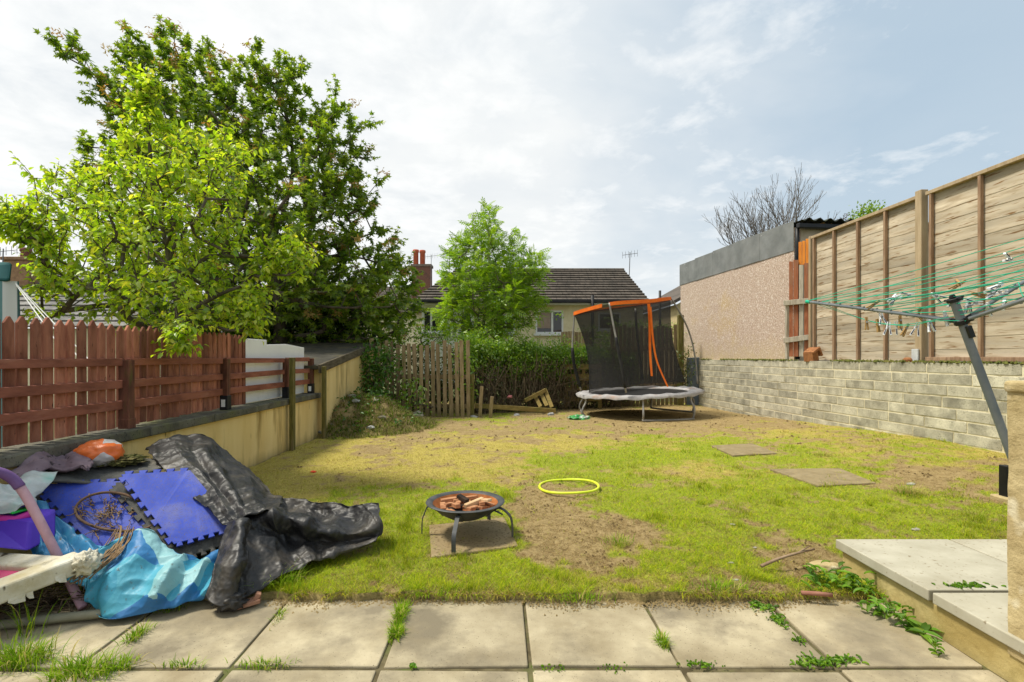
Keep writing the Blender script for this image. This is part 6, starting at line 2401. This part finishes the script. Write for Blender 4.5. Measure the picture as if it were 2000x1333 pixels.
for px, py, Y, r, m, nm, lb, ct in (
        (812, 813, 10.1, (.16, .12, .10), M_CONC, 'concrete_lump', 'angular concrete lump at the foot of the old palings', 'concrete lump'),
        (770, 798, 9.5, (.13, .10, .07), M_CONC, 'concrete_lump', 'concrete lump on the right slope of the waste mound', 'concrete lump'),
        (712, 808, 8.8, (.10, .07, .05), M_LITT, 'plastic_litter', 'crumpled grey white plastic halfway up the waste mound', 'plastic litter'),
        (756, 786, 9.6, (.12, .08, .07), M_LITT, 'plastic_litter', 'crumpled plastic sheet below the bramble', 'plastic litter'),
        (738, 830, 8.9, (.07, .05, .04), M_LITT, 'plastic_litter', 'small pale plastic scrap on the front of the waste mound', 'plastic litter'),
        (780, 829, 9.3, (.06, .05, .03), M_LITT, 'plastic_litter', 'small pale scrap at the right foot of the waste mound', 'plastic litter'),
        (722, 812, 8.75, (.045, .03, .03), pm('blue plastic', (.02, .05, .35), (.03, .08, .45), rough=.4), 'plastic_litter', 'bright blue plastic scrap on the waste mound', 'plastic litter'),
        (925, 815, 10.5, (.13, .06, .05), M_LITT, 'plastic_litter', 'torn grey plastic at the right foot of the paling fence', 'plastic litter'),
        (1009, 812, 10.9, (.08, .05, .05), M_LITT, 'plastic_litter', 'white plastic litter under the long rotten plank', 'plastic litter'),
        (1076, 810, 11.0, (.08, .05, .05), M_LITT, 'plastic_litter', 'white plastic litter near the broken pallet', 'plastic litter'),
        (996, 775, 11.3, (.06, .04, .04), pm('pink scrap', (.45, .12, .14), (.5, .2, .2), rough=.6), 'plastic_litter', 'pink scrap caught in the hedge stems', 'plastic litter')):
    c = P(px, py, Y)
    blob(nm, c, tuple(.85 * v for v in r), m, lb, ct, .55, 5, px * .13, 2, .6, flat=True)
mb = MB()
c = P(642, 845, 7.95)
mb.obox((c.x, c.y, c.z), (.11, .05, -.06), (-.02, .16, .02), Vector((.045, -.02, .07)).normalized() * .018)
mb.obox((c.x + .1, c.y + .25, c.z + .1), (.13, .05, -.03), (-.02, .12, .02), (.01, 0, .015))
tag(mb.build('broken_board', M_CONC, org=c, bevel=.006), 'broken boards stuck in the near edge of the waste mound', 'boards')

rg2 = np.random.default_rng(77)
for k, (lb, m) in enumerate((('small buff stone near the top of the waste mound', M_CONC), ('small buff stone in the middle of the waste mound', M_CONC), ('small grey stone low on the waste mound', M_CONC), ('torn pale plastic strip on the left of the waste mound', M_LITT),
                             ('torn pale plastic strip on the top of the waste mound', M_LITT), ('greyish stone beside the ochre shed wall', M_CONC), ('pale plastic crumb at the near foot of the waste mound', M_LITT), ('buff stone at the right foot of the waste mound', M_CONC))):
    x, y = ((-2.25, 9.3), (-2.15, 8.8), (-1.95, 8.35), (-2.45, 8.6), (-2.3, 9.6), (-2.6, 8.9), (-2.05, 8.0), (-1.55, 9.2))[k]
    blob('stone' if m is M_CONC else 'plastic_litter', (x, y, float(mound_z(np.array(x), np.array(y))) + .05), (rg2.uniform(.04, .08), rg2.uniform(.03, .06), rg2.uniform(.02, .04)), m, lb, 'stone' if m is M_CONC else 'plastic litter', .4, 4, k * 2.3, 2, .6, flat=True)
# ================================================================ weeds and tufts
M_WEED = leaf_mat('weed leaf', [(.075, .18, .014), (.12, .26, .018), (.18, .33, .022), (.25, .37, .035)], .4, .025, 1.3, .6)


def tuft(px, py, n, h, spread, label, z=None, wid=.004, dry=.15, name='grass_tuft', elong=(1, 1), droop=(.4, 1.6)):
    c = PZ(px, py, .0 if z is None else z)
    x = c.x + rg.normal(size=n) * spread * elong[0]
    y = c.y + rg.normal(size=n) * spread * elong[1]
    a = np.arctan2(y - c.y, x - c.x) + rg.normal(size=n) * .9
    base = np.stack([x, y, np.full(n, c.z - .008)], -1)
    V, F = strips(base, np.stack([np.cos(a), np.sin(a)], -1), h * rg.uniform(.45, 1.1, n), wid * rg.uniform(.7, 1.3, n), rg.uniform(*droop, n), 4)
    col = np.array([(.20, .38, .016), (.28, .45, .02), (.36, .48, .035), (.15, .28, .016)])[rg.integers(0, 4, n)] * rg.uniform(.75, 1.15, n)[:, None]
    d = rg.random(n) < dry
    col[d] = np.array((.50, .42, .14))
    o = np_mesh(name, V, F, M_GRASS, org=c, col=np.repeat(col, 10, 0))
    return tag(o, label, 'grass tuft', 'grass tufts growing through the paving')


tuft(42, 1292, 420, .115, .045, 'dense grass tuft in the paving at the far left edge of the patio', elong=(1.3, .8))
tuft(165, 1318, 420, .10, .045, 'spreading grass tuft at the bottom edge below the rubbish heap', elong=(1.4, .7))
tuft(240, 1300, 90, .06, .025, 'small grass tuft right of the spreading bottom tuft')
tuft(265, 1243, 130, .065, .018, 'small grass tuft in the slab joint below the turquoise sheet', elong=(.8, 1.6))
tuft(330, 1190, 90, .06, .025, 'grass blades at the front hem of the turquoise sheet', elong=(1.5, .7))
tuft(360, 1300, 70, .045, .03, 'low grass in the slab joint under the third slab from the left', elong=(1.3, .4))
tuft(520, 1300, 110, .045, .035, 'low line of grass along the front joint of the fourth slab', elong=(1.6, .4))
tuft(547, 1205, 110, .04, .016, 'mossy grass filling the joint left of the fourth slab', elong=(.6, 2.5), wid=.003)
tuft(782, 1200, 520, .055, .016, 'bright strip of grass growing down the joint beside the middle slab', elong=(.9, 3.4))
tuft(775, 1238, 300, .05, .014, 'lower end of grass in the joint beside the middle slab', elong=(.9, 1.8))
tuft(1293, 1255, 170, .055, .014, 'upright grass tuft in the joint right of the middle slab', elong=(.8, 1.6))
tuft(540, 1140, 260, .12, .05, 'long bright grass beside the trailing black sheet', z=.045, elong=(1.3, .8))
tuft(1130, 1168, 160, .06, .05, 'grass overhanging the patio edge behind the middle slab', z=.03, elong=(1.5, .5))
tuft(1400, 1150, 220, .07, .06, 'grass overhanging the patio edge left of the broad weeds', z=.04, elong=(1.5, .5))
tuft(1210, 1060, 130, .07, .03, 'pale yellow grass tuft in the bare soil patch', z=.06, dry=.5, elong=(1.5, 1))
tuft(1780, 962, 260, .08, .045, 'pale yellow ring of cut grass by the large lawn slab', z=.11, dry=.75, elong=(1.5, 1))
tuft(1603, 888, 130, .07, .04, 'pale yellow grass clump beside the far lawn slab', z=.12, dry=.6, elong=(1.8, 1))
tuft(840, 1160, 90, .05, .06, 'grass hanging over the patio edge left of the middle joint', z=.04, elong=(1.3, .4))
tuft(60, 1235, 26, .24, .03, 'tall thin grass stems in front of the padded panel', wid=.0045, droop=(.3, 1.1))


def weed(px, py, n, L, W, label, z=0., lift=.8, spread=.03, elong=(1, 1), droop=(.7, 1.7), stem=None):
    n = max(8, int(n * .8))
    L, W = L * .52, W * .5
    c = PZ(px, py, z)
    x = c.x + rg.normal(size=n) * spread * elong[0]
    y = c.y + rg.normal(size=n) * spread * elong[1]
    a = rg.uniform(0, 2 * math.pi, n)
    hz_ = np.zeros(n) if stem is None else rg.random(n) * stem
    base = np.stack([x, y, c.z + hz_], -1)
    segs = 6
    ll = L * rg.uniform(.55, 1.15, n)
    hd = np.stack([np.cos(a), np.sin(a), np.zeros(n)], -1)
    side = np.stack([-np.sin(a), np.cos(a), np.zeros(n)], -1)
    dr = rg.uniform(*droop, n)
    V = np.zeros((n, (segs + 1) * 3, 3))
    for i in range(segs + 1):
        u = i / segs
        ang = dr * u
        p = base + hd * (ll * u * np.sin(ang * .7 + .35))[:, None] + np.array([0, 0, 1.]) * (ll * u * np.cos(ang * .7 + .35) * lift)[:, None]
        w = W * math.sin(math.pi * min(1, (u * .92 + .06))) ** .8 * rg.uniform(.85, 1.15, n) * .5
        V[:, 3 * i] = p - side * w[:, None] + np.array([0, 0, .004])
        V[:, 3 * i + 1] = p - np.array([0, 0, .003])
        V[:, 3 * i + 2] = p + side * w[:, None] + np.array([0, 0, .004])
    f = []
    for i in range(segs):
        for k in (0, 1):
            f.append((3 * i + k, 3 * i + k + 1, 3 * i + 4 + k, 3 * i + 3 + k))
    F = np.array(f)[None] + (np.arange(n) * (segs + 1) * 3)[:, None, None]
    o = np_mesh('weed', V.reshape(-1, 3), F.reshape(-1, 4), M_WEED, org=c, smooth=True, col=np.repeat(rg.uniform(.6, 1.25, (n, 1)) * np.array([[1., 1., 1.]]), (segs + 1) * 3, 0))
    return tag(o, label, 'weed', 'broad leaved weeds in the paving')


weed(1483, 1185, 60, .055, .026, 'broad leaved weed at the top of the joint left of the last full slab', spread=.025)
weed(1520, 1212, 60, .05, .02, 'low weed halfway down the joint left of the last full slab', spread=.022, elong=(.8, 1.6))
weed(1600, 1298, 90, .05, .018, 'creeping weed where the joints cross near the step', spread=.03, elong=(1.5, .6))
weed(1650, 1292, 60, .05, .018, 'creeping weed along the cross joint towards the step', spread=.025, elong=(1.5, .6))
weed(1560, 1252, 30, .04, .014, 'tiny yellow green weed in the joint above the crossing', spread=.012)
weed(1620, 1145, 60, .13, .045, 'tall leafy weed in the soil between lawn and step', z=.03, spread=.07, stem=.08)
weed(1675, 1160, 70, .10, .035, 'leafy weed against the upper part of the step face', z=.02, spread=.05, stem=.06)
weed(1725, 1205, 70, .10, .04, 'weed at the foot of the step below the front edge of the upper slab', spread=.04, stem=.05)
weed(1790, 1232, 16, .17, .07, 'large dock plant with a long leaf across the paving beside the step', spread=.02, droop=(1.0, 1.6), lift=.55)
weed(1815, 1212, 26, .09, .04, 'dock leaves standing against the lower step face', spread=.02, stem=.06)
weed(1828, 1280, 24, .06, .018, 'small upright weed in the joint by the lower step', spread=.008, stem=.06)
weed(1890, 1146, 90, .045, .016, 'weed filling the gap between the two pale step slabs', z=.185, spread=.03, elong=(2, .4))
weed(805, 1304, 14, .035, .026, 'round leaved seedling in the front joint of the middle slab', spread=.008)
weed(1070, 1306, 30, .02, .009, 'tiny weed in the front joint right of the middle joint', spread=.03, elong=(1.2, .4))
weed(1200, 1305, 30, .02, .009, 'tiny weed in the front joint below the fifth slab', spread=.03, elong=(1.2, .4))
weed(1370, 1300, 60, .03, .012, 'low weed in the front joint below the sixth slab', spread=.03, elong=(1.2, .4))
weed(12, 1085, 26, .13, .035, 'green leafy weed at the left edge in front of the purple box', z=.10, spread=.03, stem=.16)
weed(1418, 788, 50, .12, .03, 'weed at the foot of the block wall near its far end', z=.05, spread=.08, stem=.15)
weed(1452, 792, 70, .10, .03, 'low weed patch beside the block wall', z=.07, spread=.12, stem=.05)
weed(1685, 845, 40, .07, .025, 'small weed at the foot of the block wall', z=.14, spread=.06, stem=.03)
# ================================================================ houses beyond
M_CREAM = pm('cream roughcast', (.70, .62, .41), (.80, .72, .51), 6, .95, .4, 30, c3=(.64, .54, .34), s3=1.2)
M_WHITER = pm('white roughcast', (.74, .74, .70), (.82, .82, .79), 6, .95, .4, 30)
M_UPVC = pm('white window frame', (.72, .73, .73), (.78, .79, .79), 3, .4, 0)
M_GUT = pm('black gutter', (.014, .014, .015), (.025, .025, .026), 4, .5, 0)


def roof_tile_mat(name, c1, c2, gap, w=.33):
    m, nt, out = new_mat(name)
    t = NT(nt)
    v = t.coord('Object')
    geo = t.n('ShaderNodeNewGeometry')
    sp = t.n('ShaderNodeSeparateXYZ')
    t.l(v, sp.inputs[0])
    xo = t.math('ADD', t.math('DIVIDE', sp.outputs[0], w), t.math('MULTIPLY', geo.outputs['Random Per Island'], 7.0))
    fr = t.math('FRACT', xo)
    gapm = t.math('LESS_THAN', t.math('ABSOLUTE', t.math('SUBTRACT', fr, .5)), .025)
    cell = t.math('FLOOR', xo)
    wn = t.n('ShaderNodeTexWhiteNoise', noise_dimensions='2D')
    cb = t.n('ShaderNodeCombineXYZ')
    t.l(cell, cb.inputs[0])
    t.l(geo.outputs['Random Per Island'], cb.inputs[1])
    t.l(cb.outputs[0], wn.inputs['Vector'])
    col = t.ramp(wn.outputs['Value'], [(0, c1), (1, c2)])
    col = t.mix(t.ramp(t.noise(v, 9, 5), [(.4, 0.), (.7, .6)]), col, tuple(x * .6 for x in c1))
    col = t.mix(t.ramp(t.noise(v, 30, 3), [(.62, 0.), (.7, .6)]), col, (.22, .19, .135))
    col = t.mix(gapm, col, gap)
    b = t.n('ShaderNodeBsdfPrincipled')
    b.inputs['Roughness'].default_value = .9
    t.l(col, b.inputs['Base Color'])
    t.l(b.outputs[0], out.inputs[0])
    return m


M_TILE = roof_tile_mat('brown concrete roof tile', (.062, .05, .038), (.125, .10, .078), (.012, .011, .009))
m, nt, out = new_mat('window glass')
t = NT(nt)
b = t.n('ShaderNodeBsdfPrincipled')
b.inputs['Base Color'].default_value = (.03, .032, .035, 1)
b.inputs['Roughness'].default_value = .05
b.inputs['Specular IOR Level'].default_value = .6
t.l(b.outputs[0], out.inputs[0])
M_GLASS = m
M_CURT = pm('net curtain', (.34, .26, .22), (.42, .33, .28), 6, .9, 0, c3=(.28, .20, .17), s3=3)


def tiled(corners, n, mat, parent, name='roof', lip=.055):
    """roof slope: corners eave-left, eave-right, ridge-right, ridge-left; overlapping courses"""
    el, er, rr, rl = map(Vector, corners)
    nrm = (er - el).cross(rl - el).normalized()
    if nrm.z < 0:
        nrm = -nrm
    mb = MB()
    for i in range(n):
        u0, u1 = i / n, (i + 1.12) / n
        a, b = el.lerp(rl, u0) + nrm * lip, er.lerp(rr, u0) + nrm * lip
        c, d = er.lerp(rr, min(u1, 1)), el.lerp(rl, min(u1, 1))
        a2, b2 = a - nrm * lip * .9, b - nrm * lip * .9
        mb.add([a, b, c, d, a2, b2], [(0, 1, 2, 3), (4, 5, 1, 0)])
    return mb.build(name, mat, parent)


def window(par, x0, x1, z0, z1, y, bars, curtain=False, sill=True):
    """window in a wall facing -Y at depth y"""
    mb = MB()
    f = .055
    d0, d1 = y - .03, y + .02
    mb.box(x0, x1, d0, d1, z1 - f, z1)
    mb.box(x0, x1, d0, d1, z0, z0 + f)
    mb.box(x0, x0 + f, d0, d1, z0 + f, z1 - f)
    mb.box(x1 - f, x1, d0, d1, z0 + f, z1 - f)
    for b_ in bars:
        xx = x0 + (x1 - x0) * b_
        mb.box(xx - f * .6, xx + f * .6, d0 - .004, d1, z0 + f, z1 - f)
    w = mb.build('window', M_UPVC, par)
    mb = MB()
    mb.box(x0 + f, x1 - f, y - .012, y - .004, z0 + f, z1 - f)
    mb.build('pane', M_GLASS, w)
    if curtain:
        mb = MB()
        xm = x0 + (x1 - x0) * (bars[0] if bars else .7)
        vs, fs = [], []
        for k in range(30):
            xx = x0 + f + (xm - x0 - 2 * f) * k / 29
            yy = y - .017 + .003 * math.sin(k * 1.3)
            vs += [(xx, yy, z0 + f + .12), (xx, yy, z1 - f)]
        mb.add(vs, [(2 * k, 2 * k + 2, 2 * k + 3, 2 * k + 1) for k in range(29)])
        mb.build('curtain', M_CURT, w)
    if sill:
        mb = MB()
        mb.box(x0 - .06, x1 + .06, y - .10, y, z0 - .07, z0 - .003)
        mb.build('sill', M_UPVC, w)
    return w


YE = 17.0
bx0, bx1 = P(818, 0, YE).x, P(1262, 0, YE).x
eave = P(0, 588, YE - .3).z
bg_ = thing('bungalow', 'cream rendered bungalow with brown tiled roof beyond the hedge', 'bungalow', (1, 20, .3))
xs_split = P(925, 0, YE).x
mb = MB()
mb.box(xs_split, bx1 - .1, YE, 22.8, -.2, eave - .02)
mb.build('wall', M_CREAM, bg_)
mb = MB()
mb.box(bx0 + .1, xs_split - .003, YE - .02, 22.7, -.2, eave - .02)
mb.build('white_wall', M_WHITER, bg_)
YR = 20.2
ridge = P(0, 528, YR).z
tiled([(bx0 - .15, YE - .35, eave), (bx1, YE - .35, eave), (bx1 + .02, YR, ridge), (P(890, 0, YR).x, YR, ridge)], 13, M_TILE, bg_)
mb = MB()
mb.add([(bx0 - .15, YE - .35, eave), (P(890, 0, YR).x, YR, ridge), (bx0 - .15, 23.2, eave), (bx1, 23.2, eave), (bx1 + .02, YR, ridge), (bx1, YE - .35, eave)], [(0, 2, 1), (1, 2, 3, 4), (3, 5, 4)])
mb.build('rear_roof', M_TILE, bg_)
mb = MB()
mb.tube([(P(888, 0, YR).x, YR, ridge + .0), (bx1 + .03, YR, ridge + .0)], .075, 8)
mb.build('ridge_tiles', M_TILE, bg_)
mb = MB()
mb.box(bx0 - .2, bx1 + .02, YE - .46, YE - .36, eave - .08, eave + .02)
mb.build('gutter', M_GUT, bg_, bevel=.01)
mb = MB()
mb.box(bx0 - .1, bx1, YE - .35, YE - .02, eave - .12, eave - .025)
mb.build('fascia', M_UPVC, bg_)
z_ = lambda py: P(0, py, YE).z
window(bg_, P(1046, 0, YE).x, P(1100, 0, YE).x, z_(652), z_(607), YE, [.60], True)
window(bg_, P(1168, 0, YE).x, P(1212, 0, YE).x, z_(645), z_(611), YE, [], False)
window(bg_, P(826, 0, YE).x, P(876, 0, YE).x, z_(650), z_(607), YE - .02, [.33], False)
window(bg_, P(898, 0, YE).x, P(922, 0, YE).x, z_(650), z_(607), YE - .02, [], False)
window(bg_, P(970, 0, YE).x, P(1006, 0, YE).x, z_(652), z_(615), YE, [.5], False)
mb = MB()
mb.tube([(P(1157, 0, YE - .4).x, YE - .42, -.1), (P(1157, 0, YE - .4).x, YE - .42, P(0, 577, YE - .4).z)], .055, 10)
mb.build('soil_pipe', M_GUT, bg_, smooth=True)


def aerial(px, pyt, pyb, Y, label):
    mb = MB()
    a, b = P(px, pyb, Y), P(px + 1.5, pyt, Y)
    mb.tube([a, b], .016, 6)
    d = Vector((.32, .1, .06))
    c = b - Vector((0, 0, .08))
    mb.tube([c - d, c + d], .010, 5)
    for k in range(6):
        q = c - d + d * (2 * k / 5)
        mb.tube([q - Vector((0, .0, .13)), q + Vector((0, .0, .13))], .007, 4)
    tag(mb.build('aerial', pm('grey aerial', (.16, .16, .165), (.22, .22, .225), rough=.5, bump=0), org=a), label, 'aerial')


aerial(1229, 493, 540, YR, 'television aerial at the right end of the bungalow ridge')
aerial(841, 498, 575, 29, 'television aerial beside the red chimney pots')
aerial(5, 486, 525, 15.5, 'television aerial at the far left above the striped gazebo')

# timber fence piece beside the bungalow window
mb = MB()
for k in range(9):
    x = P(1096, 0, 15.6).x + k * .105
    mb.box(x, x + .095, 15.6, 15.62, 0, P(0, 648, 15.6).z + random.uniform(-.02, .02))
tag(mb.build('boundary_fence', M_PALE_W, org=(P(1100, 0, 15.6).x, 15.6, 0)), 'grey board fence below the bungalow window behind the hedge', 'fence')

# house with brick chimney behind the sycamore
M_BRICK = pm('dark red brick', (.17, .075, .055), (.28, .13, .095), 30, .9, .4, 30, c3=(.12, .07, .06), s3=4)
hs = thing('house', 'house behind the sycamore with a brick chimney and red pots', 'house', (-7, 32, 0))
cx0, cx1 = P(804, 0, 30).x, P(841, 0, 30).x
mb = MB()
mb.box(-16, cx1 + .5, 29.0, 38, -.2, P(0, 610, 29).z)
mb.build('wall', M_CREAM, hs)
tiled([(-16.3, 28.6, P(0, 612, 29).z), (cx1 + .8, 28.6, P(0, 612, 29).z), (cx1 + .2, 32.5, P(0, 560, 32.5).z), (-16, 32.5, P(0, 560, 32.5).z)], 12, M_TILE, hs)
mb = MB()
mb.add([(-16.3, 36.6, P(0, 612, 29).z), (cx1 + .8, 36.6, P(0, 612, 29).z), (cx1 + .2, 32.5, P(0, 560, 32.5).z), (-16, 32.5, P(0, 560, 32.5).z), (cx1 + .8, 28.6, P(0, 612, 29).z)], [(0, 1, 2, 3), (1, 4, 2)])
mb.build('rear_roof', M_TILE, hs)
mb = MB()
zt = P(0, 521, 30).z
r = 0
zz = P(0, 600, 30).z
while zz < zt:
    off = .12 * (r % 2)
    x = cx0 - off
    while x < cx1:
        mb.box(max(x, cx0), min(x + .23, cx1), 30, 30.7, zz, min(zz + .065, zt))
        x += .24
    zz += .075
    r += 1
ch = mb.build('chimney', M_BRICK, hs)
mb = MB()
mb.box(cx0 + .01, cx1 - .01, 30.01, 30.69, P(0, 601, 30).z, zt - .01)
mb.box(cx0 - .06, cx1 + .06, 29.94, 30.76, zt, zt + .14)
mb.build('chimney_cap', pm('chimney mortar', (.18, .13, .105), (.26, .19, .15), 9), hs)
for px, pt in ((812, 488), (825, 489)):
    c = P(px, 0, 30.3)
    mb = MB()
    h_ = P(0, pt, 30.3).z - zt
    mb.lathe([(0.12, .12), (.155, .14), (.15, h_ - .18), (.185, h_ - .15), (.185, h_ - .03), (.16, h_), (.11, h_), (.11, .2)], (c.x, 30.35, zt), 16)
    mb.build('chimney_pot', pm('red clay pot', (.46, .10, .05), (.56, .15, .08), 9, .8, .2), hs, smooth=True)

# ochre house behind the garage
h2 = thing('house', 'pale ochre house corner with a grey roof left of the garage', 'house', (9, 22, 0))
x0 = P(1311, 0, 21).x
ze = P(0, 592, 21).z
mb = MB()
mb.box(x0 + .25, x0 + 7, 21, 29, -.2, ze - .05)
mb.build('wall', pm('pale ochre render', (.52, .42, .22), (.60, .50, .29), 5, .95, .3), h2)
mb = MB()
xr, zr = x0 + 3.6, ze + 2.0
mb.hexa([(x0, 20.7, ze - .08), (xr, 20.7, zr - .08), (xr, 29.3, zr - .08), (x0, 29.3, ze - .08), (x0, 20.7, ze + .06), (xr, 20.7, zr + .06), (xr, 29.3, zr + .06), (x0, 29.3, ze + .06)])
mb.hexa([(xr + .003, 20.7, zr - .08), (x0 + 7.2, 20.7, ze - .08), (x0 + 7.2, 29.3, ze - .08), (xr + .003, 29.3, zr - .08), (xr + .003, 20.7, zr + .06), (x0 + 7.2, 20.7, ze + .06), (x0 + 7.2, 29.3, ze + .06), (xr + .003, 29.3, zr + .06)])
mb.build('roof', M_TILE, h2)
mb = MB()
mb.add([(x0 + .25, 21, ze - .05), (x0 + 6.95, 21, ze - .05), (xr, 21, zr - .1)], [(0, 1, 2)])
mb.build('gable', bpy.data.materials['pale ochre render'], h2)
mb = MB()
mb.tube([(P(1289, 0, 20).x, 20, -.1), (P(1289, 0, 20).x, 20, P(0, 568, 20).z)], .05, 8)
tag(mb.build('flue_pipe', M_GUT, org=(P(1289, 0, 20).x, 20, 0), smooth=True), 'thin dark pipe standing in the gap right of the bungalow', 'pipe')

# house at the far left with tiled roof and chimney
h3 = thing('house', 'tiled house roof glimpsed through the pear tree at the left', 'house', (-14, 17, 0))
za, zb_ = P(0, 640, 13).z, P(0, 535, 17).z
tiled([(-16.5, 13, za), (-9.3, 13, za), (-11.6, 17, zb_), (-17, 17, zb_)], 12, roof_tile_mat('grey roof tile', (.15, .145, .135), (.25, .24, .22), (.03, .03, .03)), h3, lip=.05)
mb = MB()
mb.box(-16.5, -9.6, 13.3, 20.5, -.2, za - .01)
mb.build('wall', M_CREAM, h3)
mb = MB()
mb.add([(-16.5, 21, za), (-9.3, 21, za), (-11.6, 17, zb_), (-17, 17, zb_), (-9.3, 13, za)], [(0, 1, 2, 3), (1, 4, 2)])
mb.build('rear_roof', bpy.data.materials['grey roof tile'], h3)
mb = MB()
a, b = P(24, 0, 16).x, P(72, 0, 16).x
zc_ = P(0, 512, 16).z
mb.box(a, b, 15.7, 16.4, 2.5, zc_)
mb.box(a - .05, b + .05, 15.64, 16.46, zc_ + .002, zc_ + .10)
mb.build('chimney', pm('brown chimney brick', (.24, .14, .08), (.36, .22, .12), 12, .9, .4), h3, bevel=.01)
c = P(48, 0, 16).x
mb = MB()
mb.lathe([(.15, 0), (.13, .2), (.16, .24), (.15, .34), (.10, .34)], (c, 16.05, zc_ + .1), 14)
mb.build('chimney_pot', pm('brown clay pot', (.16, .06, .05), (.22, .10, .08), 9), h3, smooth=True)

# striped gazebo
M_TEAL = pm('dark teal canvas', (.012, .075, .08), (.022, .11, .115), 4, .8, .2, 60)
m, nt, out = new_mat('striped awning cloth')
t = NT(nt)
v = t.coord('Object')
sp = t.n('ShaderNodeSeparateXYZ')
t.l(v, sp.inputs[0])
s_ = t.math('FRACT', t.math('MULTIPLY', t.math('ADD', sp.outputs[0], sp.outputs[1]), 5.5))
col = t.ramp(s_, [(0, (.60, .62, .61)), (.55, (.60, .62, .61)), (.57, (.10, .22, .23)), (.80, (.17, .30, .31)), (.82, (.62, .64, .63))], 'CONSTANT')
b = t.n('ShaderNodeBsdfPrincipled')
b.inputs['Roughness'].default_value = .8
t.l(col, b.inputs['Base Color'])
t.l(b.outputs[0], out.inputs[0])
M_STRIPE = m
gz = thing('gazebo', 'teal roofed garden gazebo with striped white curtain behind the red fence', 'gazebo', (-5.0, 4.6, 0))
xr_ = P(30, 0, 4.6).x
zv, zt_ = P(0, 551, 4.6).z, P(0, 511, 4.6).z
mb = MB()
mb.hexa([(xr_ - 2.4, 4.55, zv), (xr_, 4.55, zv), (xr_ - 1.95, 6.6, zv), (xr_ - 4.0, 6.6, zv), (xr_ - 2.2, 4.8, zt_ + .10), (xr_ - .045, 4.62, zt_), (xr_ - 1.95, 6.5, zt_), (xr_ - 3.8, 6.4, zt_ + .10)])
mb.build('canopy', M_TEAL, gz, bevel=.03, seg=3)
vs, fs = [], []
nn = 120
for k in range(nn):
    u = k / (nn - 1)
    if u < .55:
        x, y = xr_ - 1.5 * (1 - u / .55), 4.6
    else:
        x, y = xr_ - .03 - 1.78 * (u - .55) / .45, 4.6 + 1.8 * (u - .55) / .45
    w = .035 * math.sin(k * .9)
    vs += [(x + w * .4, y + w, zv + .01), (x + w * 1.2 + .035, y + w * 1.4, .0)]
fs = [(2 * k, 2 * k + 2, 2 * k + 3, 2 * k + 1) for k in range(nn - 1)]
mb = MB()
mb.add(vs, fs)
mb.build('striped_curtain', M_STRIPE, gz, smooth=True)
mb = MB()
for a, b in (((30, 553, 4.6), (92, 626, 4.15)), ((32, 555, 4.6), (104, 630, 4.2)), ((31, 556, 4.6), (78, 622, 4.12))):
    mb.tube([P(*a), P(*b), P(*b) + (P(*b) - P(*a)) * .8], .0042, 5)
mb.build('guy_ropes', pm('white rope', (.65, .65, .63), (.75, .75, .73), rough=.8), gz)
